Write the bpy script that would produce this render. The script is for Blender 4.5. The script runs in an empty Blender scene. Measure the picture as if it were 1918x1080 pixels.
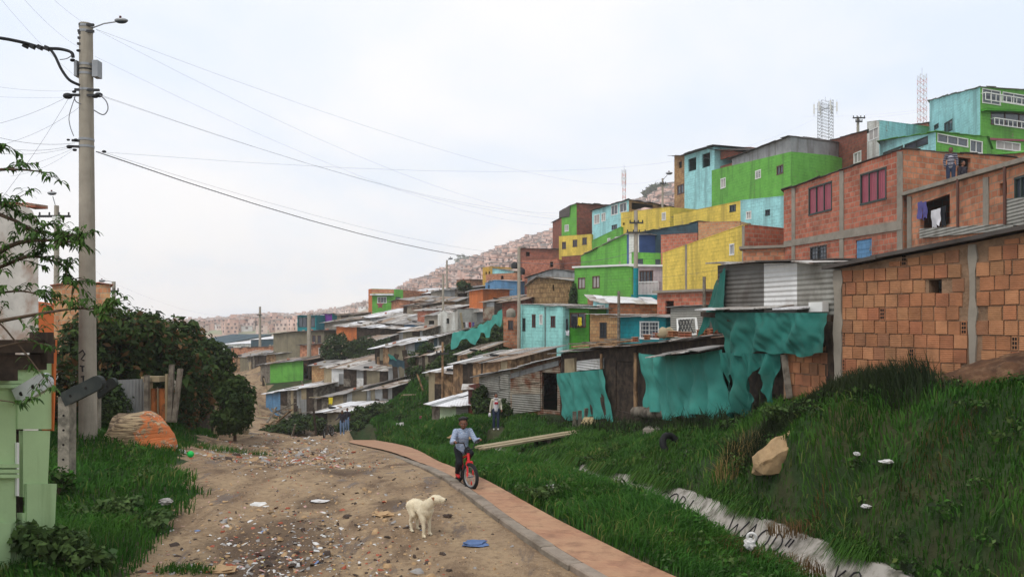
import bpy, bmesh, math, random
import numpy as np
from mathutils import Vector, Matrix, noise
R = math.radians
random.seed(7); RNG = np.random.default_rng(7)
SC = bpy.context.scene
COL = SC.collection
# ---------------------------------------------------------------- camera, sky, sun, exposure
F = 1500.0; CX = 959.0; YH = 600.0; EZ = 3.0          # focal length in photo pixels, optical axis, horizon row, eye height
cam = bpy.data.objects.new('camera', bpy.data.cameras.new('camera')); COL.objects.link(cam)
cam.location = (0, 0, EZ); cam.rotation_euler = (R(90), 0, 0)
cam.data.sensor_width = 36; cam.data.lens = 36 * F / 1918; cam.data.shift_y = 60 / 1918
cam.data.clip_start = .1; cam.data.clip_end = 6000
SC.camera = cam
SC.view_settings.view_transform = 'Standard'; SC.view_settings.look = 'None'
SC.view_settings.exposure = 0.0; SC.view_settings.gamma = 1
SUN_EL, SUN_AZ = R(56), R(215)                          # azimuth from +Y clockwise: behind the viewer, to the left
W = bpy.data.worlds.new('World'); SC.world = W; W.use_nodes = True

class G:
    """tiny node-tree writer"""
    def __init__(s, nt): s.nt = nt
    def n(s, t, ins=None, **kw):
        nd = s.nt.nodes.new(t)
        for k, v in kw.items(): setattr(nd, k, v)
        for k, v in (ins or {}).items():
            if hasattr(v, 'is_linked') or isinstance(v, bpy.types.NodeSocket): s.nt.links.new(v, nd.inputs[k])
            else: nd.inputs[k].default_value = v
        return nd
    def noise(s, vec, scale, detail=3, rough=.55, dist=0):
        return s.n('ShaderNodeTexNoise', {'Vector': vec, 'Scale': scale, 'Detail': detail, 'Roughness': rough, 'Distortion': dist}).outputs['Fac']
    def ramp(s, fac, lo, hi, a=0., b=1.):
        return s.n('ShaderNodeMapRange', {0: fac, 1: lo, 2: hi, 3: a, 4: b}).outputs[0]
    def mix(s, fac, a, b, mode='MIX'):
        c = lambda v: (*v, 1) if isinstance(v, (tuple, list)) and len(v) == 3 else v
        return s.n('ShaderNodeMix', {0: fac, 6: c(a), 7: c(b)}, data_type='RGBA', blend_type=mode).outputs[2]
    def math(s, op, a, b=0.):
        return s.n('ShaderNodeMath', {0: a, 1: b}, operation=op).outputs[0]

g = G(W.node_tree); g.nt.nodes.clear()
sky = g.n('ShaderNodeTexSky', sky_type='NISHITA', sun_disc=False, sun_elevation=SUN_EL, sun_rotation=SUN_AZ)
tc = g.n('ShaderNodeTexCoord').outputs['Generated']
sep = g.n('ShaderNodeSeparateXYZ', {0: tc})
den = g.math('MAXIMUM', g.math('ADD', sep.outputs[2], .22), .08)
cv = g.n('ShaderNodeCombineXYZ', {0: g.math('DIVIDE', sep.outputs[0], den), 1: g.math('DIVIDE', sep.outputs[1], den), 2: 0.}).outputs[0]
big = g.noise(cv, .95, 5, .5, .25); low = g.noise(tc, 5.5, 5, .55, .2)
veil = g.mix(g.ramp(big, .36, .58), (.72, .80, .91), (.905, .90, .91))
warm = g.mix(g.ramp(low, .44, .53), veil, (.97, .93, .90))
horiz = g.mix(g.ramp(sep.outputs[2], .02, .2), warm, veil)        # cumulus bank low down, veil above
lit = g.mix(.95, g.mix(1., sky.outputs[0], (.1, .1, .1), 'MULTIPLY'), horiz)
bg = g.n('ShaderNodeBackground', {'Color': lit, 'Strength': 1.2})
g.n('ShaderNodeOutputWorld', {0: bg.outputs[0]})
sun = bpy.data.objects.new('sun', bpy.data.lights.new('sun', 'SUN')); COL.objects.link(sun)
sun.data.energy = 1.5; sun.data.angle = R(18); sun.data.color = (1, .95, .88)
sun.rotation_euler = (R(90) - SUN_EL, 0, -SUN_AZ + math.pi)

# ---------------------------------------------------------------- projection helpers: photo pixel + distance -> point
def P(px, py, d): return Vector(((px - CX) / F * d, d, EZ - (py - YH) / F * d))
def XY(px, d): return Vector(((px - CX) / F * d, d))
def ZZ(py, d): return EZ - (py - YH) / F * d
CTRL = []                                               # terrain control points (x, y, z)

# ---------------------------------------------------------------- materials
def srgb(r, g_, b):
    f = lambda c: (c / 255 / 12.92) if c <= 10 else ((c / 255 + .055) / 1.055) ** 2.4
    return (f(r), f(g_), f(b))
def mk(name, col, rough=.85, var=.16, vs=1.6, dirt=None, damt=.5, ds=.7, dlo=.5, dhi=.68, brick=None, wave=None, bump=.25, bs=30,
       metal=0., spec=.25, streak=False, trans=0., island=0., sheer=0., patchy=False, peel=False, col2=None, c2s=3.):
    m = bpy.data.materials.new(name); m.use_nodes = True
    g = G(m.node_tree); b = m.node_tree.nodes['Principled BSDF']; L = g.nt.links.new
    tcn = g.n('ShaderNodeTexCoord'); uv = tcn.outputs['UV']; ob = tcn.outputs['Object']
    hgt = None; c = (*col, 1)
    if col2: c = g.mix(g.ramp(g.noise(ob, c2s, 4), .42, .58), col, col2)
    if brick:
        bw, rh, mcol, msz, cc2 = brick
        dv = g.n('ShaderNodeVectorMath', {0: g.n('ShaderNodeTexNoise', {'Vector': uv, 'Scale': 2.3, 'Detail': 4}).outputs['Color'], 1: (.5, .5, .5)}, operation='SUBTRACT').outputs[0]
        dv = g.n('ShaderNodeVectorMath', {0: dv, 'Scale': .07}, operation='SCALE').outputs[0]
        v2 = g.n('ShaderNodeVectorMath', {0: uv, 1: dv}, operation='ADD').outputs[0]
        bt = g.n('ShaderNodeTexBrick', {'Vector': v2, 'Color1': (*col, 1), 'Color2': (*cc2, 1), 'Mortar': (*mcol, 1), 'Scale': 1., 'Mortar Size': msz,
                 'Mortar Smooth': .25, 'Bias': -.1, 'Brick Width': bw, 'Row Height': rh})
        c = bt.outputs['Color']; hgt = g.math('SUBTRACT', 1., bt.outputs['Fac'])
        if patchy: c = g.mix(g.ramp(g.noise(uv, 1.1, 5, .7), .44, .6, .12, .95), (*col, 1), c)
    if wave:
        ax, per, st = wave
        wt = g.n('ShaderNodeTexWave', {'Vector': uv, 'Scale': .314159 / per, 'Distortion': .15, 'Detail': 1.}, bands_direction=ax)
        hgt = g.math('MULTIPLY', wt.outputs['Fac'], st)
    if island:
        ri = g.n('ShaderNodeNewGeometry').outputs['Random Per Island']
        c = g.mix(1., c, g.n('ShaderNodeCombineColor', {0: g.ramp(ri, 0, 1, 1 - island, 1 + island), 1: g.ramp(ri, 0, 1, 1 - island * .8, 1 + island * .6), 2: g.ramp(ri, 0, 1, 1 - island, 1 + island * .5)}).outputs[0], 'MULTIPLY')
    n1 = g.noise(ob, vs, 4, .6)
    k = g.ramp(n1, .3, .7, 1 - var, 1 + var)
    c = g.mix(1., c, g.n('ShaderNodeCombineColor', {0: k, 1: k, 2: k}).outputs[0], 'MULTIPLY')
    if dirt:
        vec = ob
        if streak: vec = g.n('ShaderNodeMapping', {0: ob, 3: (2.2, 2.2, .22)}).outputs[0]
        c = g.mix(g.ramp(g.noise(vec, ds, 5, .62), dlo, dhi, 0, damt), c, dirt)
    if peel: c = g.mix(g.ramp(g.noise(g.n('ShaderNodeMapping', {0: ob, 1: (7, 3, 1)}).outputs[0], 1.3, 7, .72), .63, .67, 0, .8), c, srgb(146, 126, 108))
    L(c, b.inputs['Base Color'])
    b.inputs['Roughness'].default_value = rough; b.inputs['Metallic'].default_value = metal
    b.inputs['Specular IOR Level'].default_value = spec
    if bump or hgt is not None:
        fine = g.math('MULTIPLY', g.noise(ob, bs, 3), bump)
        h = g.math('ADD', fine, hgt) if hgt is not None else fine
        bp = g.n('ShaderNodeBump', {'Height': h, 'Strength': .7, 'Distance': .02})
        L(bp.outputs[0], b.inputs['Normal'])
    if trans:
        tr = g.n('ShaderNodeBsdfTranslucent', {'Color': c}); ms = g.n('ShaderNodeMixShader', {0: trans, 1: b.outputs[0], 2: tr.outputs[0]})
        if sheer: ms = g.n('ShaderNodeMixShader', {0: g.ramp(g.noise(ob, 1.4, 5, .7), .4, .75, 0, sheer * 3), 1: ms.outputs[0], 2: g.n('ShaderNodeBsdfTransparent').outputs[0]})
        L(ms.outputs[0], g.nt.nodes['Material Output'].inputs[0])
    return m
DIRT = srgb(95, 82, 66); SOOT = srgb(70, 66, 62); RUST = srgb(108, 62, 38)
M = {}
def paint(key, col, dirt=None, **kw):
    dk = tuple(c * .5 for c in col)
    M[key] = mk(key, col, brick=(.42, .23, dk, .013, tuple(c * .9 for c in col)), dirt=dirt or tuple(c * .5 + .015 for c in col), damt=.8, ds=.6, streak=True, var=.14, patchy=True, peel=True, **kw)
paint('paint_light_blue', srgb(158, 214, 216)); paint('paint_green', srgb(104, 172, 72)); paint('paint_dark_green', srgb(66, 142, 38))
paint('paint_yellow', srgb(222, 194, 88)); paint('paint_teal', srgb(16, 128, 136)); paint('paint_mint', srgb(152, 214, 208))
paint('paint_white', srgb(205, 205, 198), dirt=srgb(140, 130, 118)); paint('paint_pink', srgb(200, 184, 184)); paint('paint_blue', srgb(96, 140, 178)); paint('paint_orange', srgb(196, 112, 62))
paint('paint_ochre', srgb(200, 158, 70))
def clay(key, c1, c2, mort, bw=.36, rh=.24, ms=.022, **kw):
    M[key] = mk(key, c1, brick=(bw, rh, mort, ms, c2), dirt=srgb(92, 66, 52), damt=.5, ds=.8, var=.22, vs=2.2, **kw)
clay('brick_red', srgb(186, 112, 88), srgb(152, 82, 62), srgb(158, 132, 114)); clay('brick_orange', srgb(196, 132, 98), srgb(160, 96, 68), srgb(156, 134, 112))
clay('brick_tan', srgb(178, 142, 98), srgb(158, 114, 74), srgb(126, 106, 82), .30, .2, .016); clay('brick_dark', srgb(146, 82, 64), srgb(120, 66, 52), srgb(112, 92, 80))
clay('brick_pale', srgb(196, 148, 104), srgb(182, 120, 84), srgb(172, 152, 124), .3, .2, .02)
M['concrete'] = mk('concrete', srgb(144, 136, 124), dirt=srgb(100, 94, 84), damt=.6, ds=1.2, var=.15)
M['concrete_pole'] = mk('concrete_pole', srgb(160, 152, 138), dirt=srgb(112, 104, 92), damt=.55, ds=2., streak=True, var=.14, vs=3)
M['zinc'] = mk('zinc', srgb(150, 152, 152), rough=.55, metal=.25, dirt=srgb(98, 92, 86), damt=.7, ds=.9, streak=True, wave=('X', .09, 1.), var=.2)
M['zinc_across'] = mk('zinc_across', srgb(148, 146, 138), rough=.6, metal=.2, dirt=srgb(92, 86, 76), damt=.7, ds=.9, wave=('Y', .11, 1.6), var=.2)
M['zinc_white'] = mk('zinc_white', srgb(214, 214, 212), rough=.6, metal=.1, dirt=srgb(130, 120, 108), damt=.6, ds=1.3, wave=('Y', .11, 1.6), var=.12)
M['zinc_rust'] = mk('zinc_rust', srgb(150, 140, 124), rough=.75, dirt=RUST, damt=.95, ds=1.1, dlo=.42, dhi=.58, wave=('Y', .11, 1.4), var=.25)
M['zinc_dark'] = mk('zinc_dark', srgb(108, 106, 102), rough=.65, metal=.2, dirt=srgb(70, 62, 54), damt=.7, ds=.9, wave=('Y', .11, 1.6), var=.2)
M['roof_pale'] = mk('roof_pale', srgb(190, 186, 180), rough=.6, metal=.1, dirt=srgb(112, 90, 74), damt=.85, ds=1.5, dlo=.46, dhi=.62, wave=('X', .16, 1.5), var=.18)
M['roof_white'] = mk('roof_white', srgb(222, 222, 224), rough=.6, dirt=srgb(138, 128, 118), damt=.7, ds=1.2, wave=('X', .16, 1.5), var=.1)
M['roof_grey'] = mk('roof_grey', srgb(146, 142, 138), rough=.7, dirt=srgb(86, 78, 70), damt=.7, ds=.8, wave=('X', .16, 1.5), var=.2)
M['roof_rust'] = mk('roof_rust', srgb(150, 132, 116), rough=.8, dirt=srgb(112, 74, 52), damt=.9, ds=.9, wave=('X', .16, 1.5), var=.25)
M['roof_dark'] = mk('roof_dark', srgb(84, 78, 74), rough=.85, dirt=srgb(52, 46, 42), damt=.7, ds=1., var=.25)
M['wood'] = mk('wood', srgb(150, 120, 88), rough=.9, brick=(3.1, .17, srgb(52, 42, 34), .012, srgb(126, 98, 72)), dirt=srgb(84, 68, 54), damt=.6, ds=1.6, var=.25)
M['wood_up'] = mk('wood_up', srgb(164, 132, 98), rough=.9, col2=srgb(112, 88, 66), c2s=2.5, wave=('X', .2, 1.2), dirt=srgb(70, 56, 44), damt=.6, ds=1.4, streak=True, var=.25)
M['wood_grey'] = mk('wood_grey', srgb(128, 120, 108), rough=.9, col2=srgb(94, 86, 76), c2s=4, dirt=srgb(60, 54, 48), damt=.5, ds=2, var=.25)
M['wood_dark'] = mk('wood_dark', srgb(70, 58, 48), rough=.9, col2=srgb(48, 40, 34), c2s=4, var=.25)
M['board_pale'] = mk('board_pale', srgb(158, 144, 116), rough=.85, dirt=srgb(120, 100, 78), damt=.6, ds=1.5, var=.15)
M['rusty_brown'] = mk('rusty_brown', srgb(92, 40, 32), rough=.8, dirt=srgb(60, 34, 28), damt=.6, ds=2, var=.25)
M['glass'] = mk('glass', srgb(58, 66, 76), rough=.12, var=.3, vs=2.5, bump=0, spec=.6)
M['curtain_red'] = mk('curtain_red', srgb(150, 66, 82), rough=.5, wave=('X', .16, 2.), var=.12, spec=.5); M['curtain_pale'] = mk('curtain_pale', srgb(168, 162, 158), rough=.5, wave=('X', .16, 2.), var=.15, spec=.5)
M['blind_blue'] = mk('blind_blue', srgb(58, 84, 132), rough=.7, var=.2, bump=.1); M['dark'] = mk('dark', srgb(34, 30, 28), rough=.95, var=.2)
M['frame_white'] = mk('frame_white', srgb(222, 222, 218), rough=.5, var=.06, bump=.05); M['frame_dark'] = mk('frame_dark', srgb(44, 58, 54), rough=.5, var=.1, bump=.05)
M['frame_brown'] = mk('frame_brown', srgb(92, 62, 52), rough=.6, var=.15); M['metal_dark'] = mk('metal_dark', srgb(62, 62, 62), rough=.5, metal=.4, var=.2)
M['metal_grey'] = mk('metal_grey', srgb(150, 152, 154), rough=.45, metal=.5, var=.12); M['rubber'] = mk('rubber', srgb(30, 30, 31), rough=.8, var=.15)
M['cable'] = mk('cable', srgb(112, 112, 118), rough=.7, var=.05, bump=0); M['plastic_black'] = mk('plastic_black', srgb(34, 35, 38), rough=.5, var=.2, bump=.05)
M['tarp_dark'] = mk('tarp_dark', srgb(52, 76, 86), rough=.8, dirt=srgb(40, 48, 50), damt=.6, ds=1., var=.2)
M['tarp_green'] = mk('tarp_green', srgb(70, 156, 144), rough=.75, dirt=srgb(72, 98, 84), damt=.22, ds=.9, var=.12, vs=1.2, trans=.22, bump=.6, bs=9, sheer=.03)
M['tarp_old'] = mk('tarp_old', srgb(42, 114, 104), rough=.8, dirt=srgb(66, 84, 68), damt=.3, ds=.8, dlo=.46, dhi=.66, var=.18, vs=1.1, trans=.15, bump=.6, bs=9, sheer=.03)
M['stone'] = mk('stone', srgb(150, 138, 116), rough=.95, dirt=srgb(100, 88, 70), damt=.7, ds=1.8, var=.3, vs=3, bump=1.2, bs=9)
M['mosaic'] = mk('mosaic', srgb(168, 138, 98), rough=.9, brick=(.16, .42, srgb(92, 72, 52), .02, srgb(140, 110, 74)), dirt=srgb(88, 66, 46), damt=.6, ds=2.5, var=.3, vs=3)

# ---------------------------------------------------------------- mesh builder
class MB:
    def __init__(s): s.v = []; s.f = []; s.mi = []; s.m = []; s.sm = []
    def mid(s, mat):
        mat = M[mat] if isinstance(mat, str) else mat
        if mat not in s.m: s.m.append(mat)
        return s.m.index(mat)
    def add(s, vs, fs, mat, smooth=False):
        o = len(s.v); s.v += [tuple(v) for v in vs]; k = s.mid(mat)
        for f in fs: s.f.append([o + i for i in f]); s.mi.append(k); s.sm.append(smooth)
    def quad(s, a, b, c, d, mat): s.add([a, b, c, d], [(0, 1, 2, 3)], mat)
    def hexa(s, p, mat):      # p: 4 bottom corners then 4 top corners
        s.add(p, [(3, 2, 1, 0), (4, 5, 6, 7), (0, 1, 5, 4), (1, 2, 6, 5), (2, 3, 7, 6), (3, 0, 4, 7)], mat)
    def box(s, c, sz, mat, rz=0., rx=0., ry=0.):
        mx = Matrix.Translation(Vector(c)) @ Matrix.Rotation(rz, 4, 'Z') @ Matrix.Rotation(ry, 4, 'Y') @ Matrix.Rotation(rx, 4, 'X')
        x, y, z = [k / 2 for k in sz]
        s.hexa([mx @ Vector(q) for q in ((-x, -y, -z), (x, -y, -z), (x, y, -z), (-x, y, -z), (-x, -y, z), (x, -y, z), (x, y, z), (-x, y, z))], mat)
    def bar(s, a, b, w, h, mat):          # box beam from a to b
        a, b = Vector(a), Vector(b); d = (b - a).normalized()
        up = Vector((0, 0, 1)) if abs(d.z) < .95 else Vector((0, 1, 0))
        x = d.cross(up).normalized() * w / 2; y = x.cross(d).normalized() * h / 2
        s.hexa([a - x - y, a + x - y, b + x - y, b - x - y, a - x + y, a + x + y, b + x + y, b - x + y], mat)
    def tube(s, pts, r, mat, n=8, cap=True, smooth=True):
        pts = [Vector(p) for p in pts]; k = len(pts); rs = r if isinstance(r, (list, tuple)) else [r] * k
        vs = []; prev = None
        for i, p in enumerate(pts):
            d = (pts[min(i + 1, k - 1)] - pts[max(i - 1, 0)]).normalized()
            ref = prev if prev is not None else (Vector((1, 0, 0)) if abs(d.x) < .9 else Vector((0, 1, 0)))
            x = (ref - d * ref.dot(d)).normalized(); y = d.cross(x); prev = x
            for j in range(n):
                a = 2 * math.pi * j / n; vs.append(p + (x * math.cos(a) + y * math.sin(a)) * rs[i])
        fs = [(i * n + j, i * n + (j + 1) % n, (i + 1) * n + (j + 1) % n, (i + 1) * n + j) for i in range(k - 1) for j in range(n)]
        s.add(vs, fs, mat, smooth)
        if cap:
            s.add([vs[j] for j in range(n)], [tuple(reversed(range(n)))], mat); s.add(vs[-n:], [tuple(range(n))], mat)
    def torus(s, c, ax, R_, r, mat, n=28, k=8):
        c = Vector(c); ax = Vector(ax).normalized(); x = ax.orthogonal().normalized(); y = ax.cross(x)
        pts = [c + (x * math.cos(t) + y * math.sin(t)) * R_ for t in [2 * math.pi * i / n for i in range(n)]]
        vs = []
        for i, p in enumerate(pts):
            o = (p - c).normalized()
            for j in range(k):
                a = 2 * math.pi * j / k; vs.append(p + (o * math.cos(a) + ax * math.sin(a)) * r)
        s.add(vs, [(i * k + j, ((i + 1) % n) * k + j, ((i + 1) % n) * k + (j + 1) % k, i * k + (j + 1) % k) for i in range(n) for j in range(k)], mat, True)
    def ball(s, c, r, mat, n=10, m=7, jit=0., seed=0):
        c = Vector(c); r = r if isinstance(r, (tuple, list)) else (r, r, r); rr = random.Random(seed); vs = []
        for i in range(m + 1):
            th = math.pi * i / m
            for j in range(n):
                ph = 2 * math.pi * j / n; k = 1 + jit * (noise.noise(Vector((math.sin(th) * math.cos(ph), math.sin(th) * math.sin(ph), math.cos(th))) * 1.7 + Vector((seed * 3.1, 0, 0))))
                vs.append(c + Vector((r[0] * math.sin(th) * math.cos(ph) * k, r[1] * math.sin(th) * math.sin(ph) * k, r[2] * math.cos(th) * k)))
        s.add(vs, [(i * n + j, (i + 1) * n + j, (i + 1) * n + (j + 1) % n, i * n + (j + 1) % n) for i in range(m) for j in range(n)], mat, True)
    def build(s, name, parent=None, loc=None):
        me = bpy.data.meshes.new(name)
        base = Vector(parent.matrix_world.translation) if parent is not None else Vector(loc or (0, 0, 0))
        if parent is not None: base = wloc(parent)
        va = np.array(s.v, dtype=np.float64).reshape(-1, 3) - np.array(base)
        me.from_pydata(va.tolist(), [], s.f)
        for m in s.m: me.materials.append(m)
        me.polygons.foreach_set('material_index', s.mi); me.polygons.foreach_set('use_smooth', s.sm)
        autouv(me, base)
        o = bpy.data.objects.new(name, me); COL.objects.link(o)
        if parent is not None: o.parent = parent
        else: o.location = base
        return o
def wloc(o):
    v = Vector(o.location)
    while o.parent: o = o.parent; v = v + Vector(o.location)
    return v
def autouv(me, base=(0, 0, 0)):
    n = len(me.polygons); nl = len(me.loops)
    if not n: return
    me.update()
    nr = np.empty(n * 3); me.polygons.foreach_get('normal', nr); nr = nr.reshape(-1, 3)
    lt = np.empty(n, dtype=np.int32); me.polygons.foreach_get('loop_total', lt)
    vi = np.empty(nl, dtype=np.int32); me.loops.foreach_get('vertex_index', vi)
    co = np.empty(len(me.vertices) * 3); me.vertices.foreach_get('co', co); co = co.reshape(-1, 3) + np.array(base)
    nn = np.repeat(nr, lt, axis=0); p = co[vi]
    flat = np.abs(nn[:, 2]) > .75
    h = np.hypot(nn[:, 0], nn[:, 1]) + 1e-9; tx, ty = -nn[:, 1] / h, nn[:, 0] / h
    u = np.where(flat, p[:, 0], p[:, 0] * tx + p[:, 1] * ty); v = np.where(flat, p[:, 1], p[:, 2])
    uv = me.uv_layers.new(name='UVMap'); uv.data.foreach_set('uv', np.stack([u, v], 1).ravel())

def tag(o, label=None, cat=None, group=None, kind=None):
    if label: o['label'] = label
    if cat: o['category'] = cat
    if group: o['group'] = group
    if kind: o['kind'] = kind
    return o
def empty(name, loc, label=None, cat=None, group=None):
    o = bpy.data.objects.new(name, None); COL.objects.link(o); o.location = loc; o.empty_display_size = .3
    return tag(o, label, cat, group)
def copy_tree(o, parent=None):
    c = o.copy(); COL.objects.link(c)
    if parent is not None: c.parent = parent
    for ch in list(o.children): copy_tree(ch, c)
    return c
def rawmesh(name, va, fa, mat, nv=4, smooth=False, mi=None, uv=False):
    """fast mesh from arrays; fa: (n, nv) face indices"""
    me = bpy.data.meshes.new(name); va = np.asarray(va, dtype=np.float32); fa = np.asarray(fa, dtype=np.int32)
    me.vertices.add(len(va)); me.vertices.foreach_set('co', va.ravel())
    me.loops.add(fa.size); me.loops.foreach_set('vertex_index', fa.ravel())
    me.polygons.add(len(fa)); me.polygons.foreach_set('loop_start', np.arange(0, fa.size, nv, dtype=np.int32))
    for m in (mat if isinstance(mat, list) else [mat]): me.materials.append(M[m] if isinstance(m, str) else m)
    if mi is not None: me.polygons.foreach_set('material_index', np.asarray(mi, dtype=np.int32))
    if smooth: me.polygons.foreach_set('use_smooth', np.ones(len(fa), dtype=bool))
    me.update(calc_edges=True); me.validate()
    if uv: autouv(me)
    o = bpy.data.objects.new(name, me); COL.objects.link(o)
    return o
# ---------------------------------------------------------------- buildings
class Seg:
    """vertical wall plane between two plan points; hit() brings a photo pixel onto it"""
    def __init__(s, a, b):
        s.a, s.b = Vector(a), Vector(b); s.L = (s.b - s.a).length; s.t = (s.b - s.a) / s.L
        n = Vector((-s.t.y, s.t.x)); s.n = n if n.dot(s.a + s.b) < 0 else -n       # outward = towards the viewer's side
    def hit(s, px, py):
        r = Vector(((px - CX) / F, 1.0)); den = r.x * s.t.y - r.y * s.t.x
        k = (s.a.x * s.t.y - s.a.y * s.t.x) / den; p = r * k
        return (p - s.a).dot(s.t), EZ - (py - YH) / F * k
    def pt(s, u, z, out=0.): q = s.a + s.t * u + s.n * out; return Vector((q.x, q.y, z))
def wall_face(mb, sg, zb, za, ze, holes, mat, rev=.14):
    """front wall with true openings and their reveals; top runs from za to ze"""
    us = sorted({0., sg.L} | {h[0] for h in holes} | {h[1] for h in holes}); zs = sorted({zb} | {h[2] for h in holes} | {h[3] for h in holes})
    top = lambda u: za + (ze - za) * u / sg.L
    for u0, u1 in zip(us, us[1:]):
        for i, z0 in enumerate(zs):
            z1 = zs[i + 1] if i + 1 < len(zs) else None
            um, zm = (u0 + u1) / 2, (z0 + z1) / 2 if z1 is not None else None
            if z1 is not None and any(h[0] < um < h[1] and h[2] < zm < h[3] for h in holes): continue
            a1, b1 = (z1, z1) if z1 is not None else (top(u0), top(u1))
            mb.quad(sg.pt(u0, z0), sg.pt(u1, z0), sg.pt(u1, b1), sg.pt(u0, a1), mat)
    for u0, u1, z0, z1 in holes:
        c = [(u0, z0), (u1, z0), (u1, z1), (u0, z1)]
        for (p, q), (p2, q2) in zip(c, c[1:] + c[:1]):
            mb.quad(sg.pt(p, q), sg.pt(p2, q2), sg.pt(p2, q2, -rev), sg.pt(p, q, -rev), mat)
GLASSY = {'w': ('frame_white', 'glass'), 'k': ('frame_dark', 'glass'), 'r': ('frame_dark', 'curtain_red'), 'p': ('frame_white', 'curtain_pale'), 'n': ('frame_brown', 'glass'), 'm': ('frame_brown', 'curtain_pale'), 'b': ('frame_white', 'blind_blue'), 'g': ('frame_white', 'glass'), 'c': ('metal_dark', 'glass')}
def add_window(root, sg, h, kind, panes=2):
    u0, u1, z0, z1 = h; fm, gm = GLASSY[kind]; t = min(.055, (u1 - u0) * .09)
    f = MB()
    B = lambda a0, a1, b0, b1, o0=-.07, o1=.018: f.hexa([sg.pt(a0, b0, o1), sg.pt(a1, b0, o1), sg.pt(a1, b0, o0), sg.pt(a0, b0, o0), sg.pt(a0, b1, o1), sg.pt(a1, b1, o1), sg.pt(a1, b1, o0), sg.pt(a0, b1, o0)], fm)
    B(u0 - .02, u0 + t, z0, z1); B(u1 - t, u1 + .02, z0, z1); B(u0 - .03, u1 + .03, z0 - .03, z0 + t, -.07, .03); B(u0 - .03, u1 + .03, z1 - t, z1 + .02, -.07, .024)
    for i in range(1, panes):
        u = u0 + (u1 - u0) * i / panes; B(u - t * .4, u + t * .4, z0 + t, z1 - t, -.06, .012)
    if kind in 'gc':
        for i in range(1, 6):
            u = u0 + (u1 - u0) * i / 6; f.tube([sg.pt(u, z0, .035), sg.pt(u, z1, .035)], .012, fm, 5)
        for i in range(1, 4):
            z = z0 + (z1 - z0) * i / 4; f.tube([sg.pt(u0, z, .035), sg.pt(u1, z, .035)], .012, fm, 5)
    o = f.build('window', root)
    p = MB(); p.quad(sg.pt(u0 + .01, z0 + .01, -.045), sg.pt(u1 - .01, z0 + .01, -.045), sg.pt(u1 - .01, z1 - .01, -.045), sg.pt(u0 + .01, z1 - .01, -.045), gm); p.build('pane', o)
    return o
def add_door(root, sg, h, mat):
    u0, u1, z0, z1 = h; d = MB()
    H = lambda a0, a1, b0, b1, o0, o1, m_: d.hexa([sg.pt(a0, b0, o1), sg.pt(a1, b0, o1), sg.pt(a1, b0, o0), sg.pt(a0, b0, o0), sg.pt(a0, b1, o1), sg.pt(a1, b1, o1), sg.pt(a1, b1, o0), sg.pt(a0, b1, o0)], m_)
    H(u0 + .02, u1 - .02, z0, z1 - .02, -.09, -.04, mat)
    w = u1 - u0
    for k in (.08, .55):
        H(u0 + w * .14, u1 - w * .14, z0 + (z1 - z0) * k, z0 + (z1 - z0) * (k + .36), -.04, -.025, mat)
    o = d.build('door', root)
    k = MB(); k.ball(sg.pt(u0 + w * .86, z0 + (z1 - z0) * .48, -.01), .035, 'metal_grey', 8, 5); k.build('handle', o)
def strips(mb, a, b, c, d, mats, w=.9, th=.03, jit=.085, seed=0):
    """roof of overlapping sheets over the quad a-b (front) to d-c (back), each its own thin box"""
    rr = random.Random(seed); a, b, c, d = map(Vector, (a, b, c, d)); n = max(1, int(round((b - a).length / w)))
    rows = 2 if ((d - a).length > 3.2) else 1
    for i in range(n):
        for k in range(rows):
            u0, u1 = i / n - .012, (i + 1) / n + .012; v0, v1 = (0, 1) if rows == 1 else ((0, .54) if k == 0 else (.48, 1))
            f = lambda u, v: (a.lerp(b, u)).lerp(d.lerp(c, u), v)
            j0, j1 = rr.uniform(-jit, jit) * .6, rr.uniform(-jit, jit) * .6; e = rr.uniform(-jit, jit) * 1.8 / max(.5, (d - a).length)
            lift = (i % 2) * .012 + k * .02
            q = [f(u0, v0 + e if k == 0 else v0), f(u1, v0 + e * .6 if k == 0 else v0), f(u1, v1), f(u0, v1)]
            zz = [j0, j1, j1 * .5, j0 * .5]
            lo = [p + Vector((0, 0, lift + z)) for p, z in zip(q, zz)]
            mb.hexa(lo + [p + Vector((0, 0, th)) for p in lo], rr.choice(mats))
SHEETS = ['roof_pale', 'roof_grey', 'roof_pale', 'roof_rust', 'roof_grey']
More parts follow.
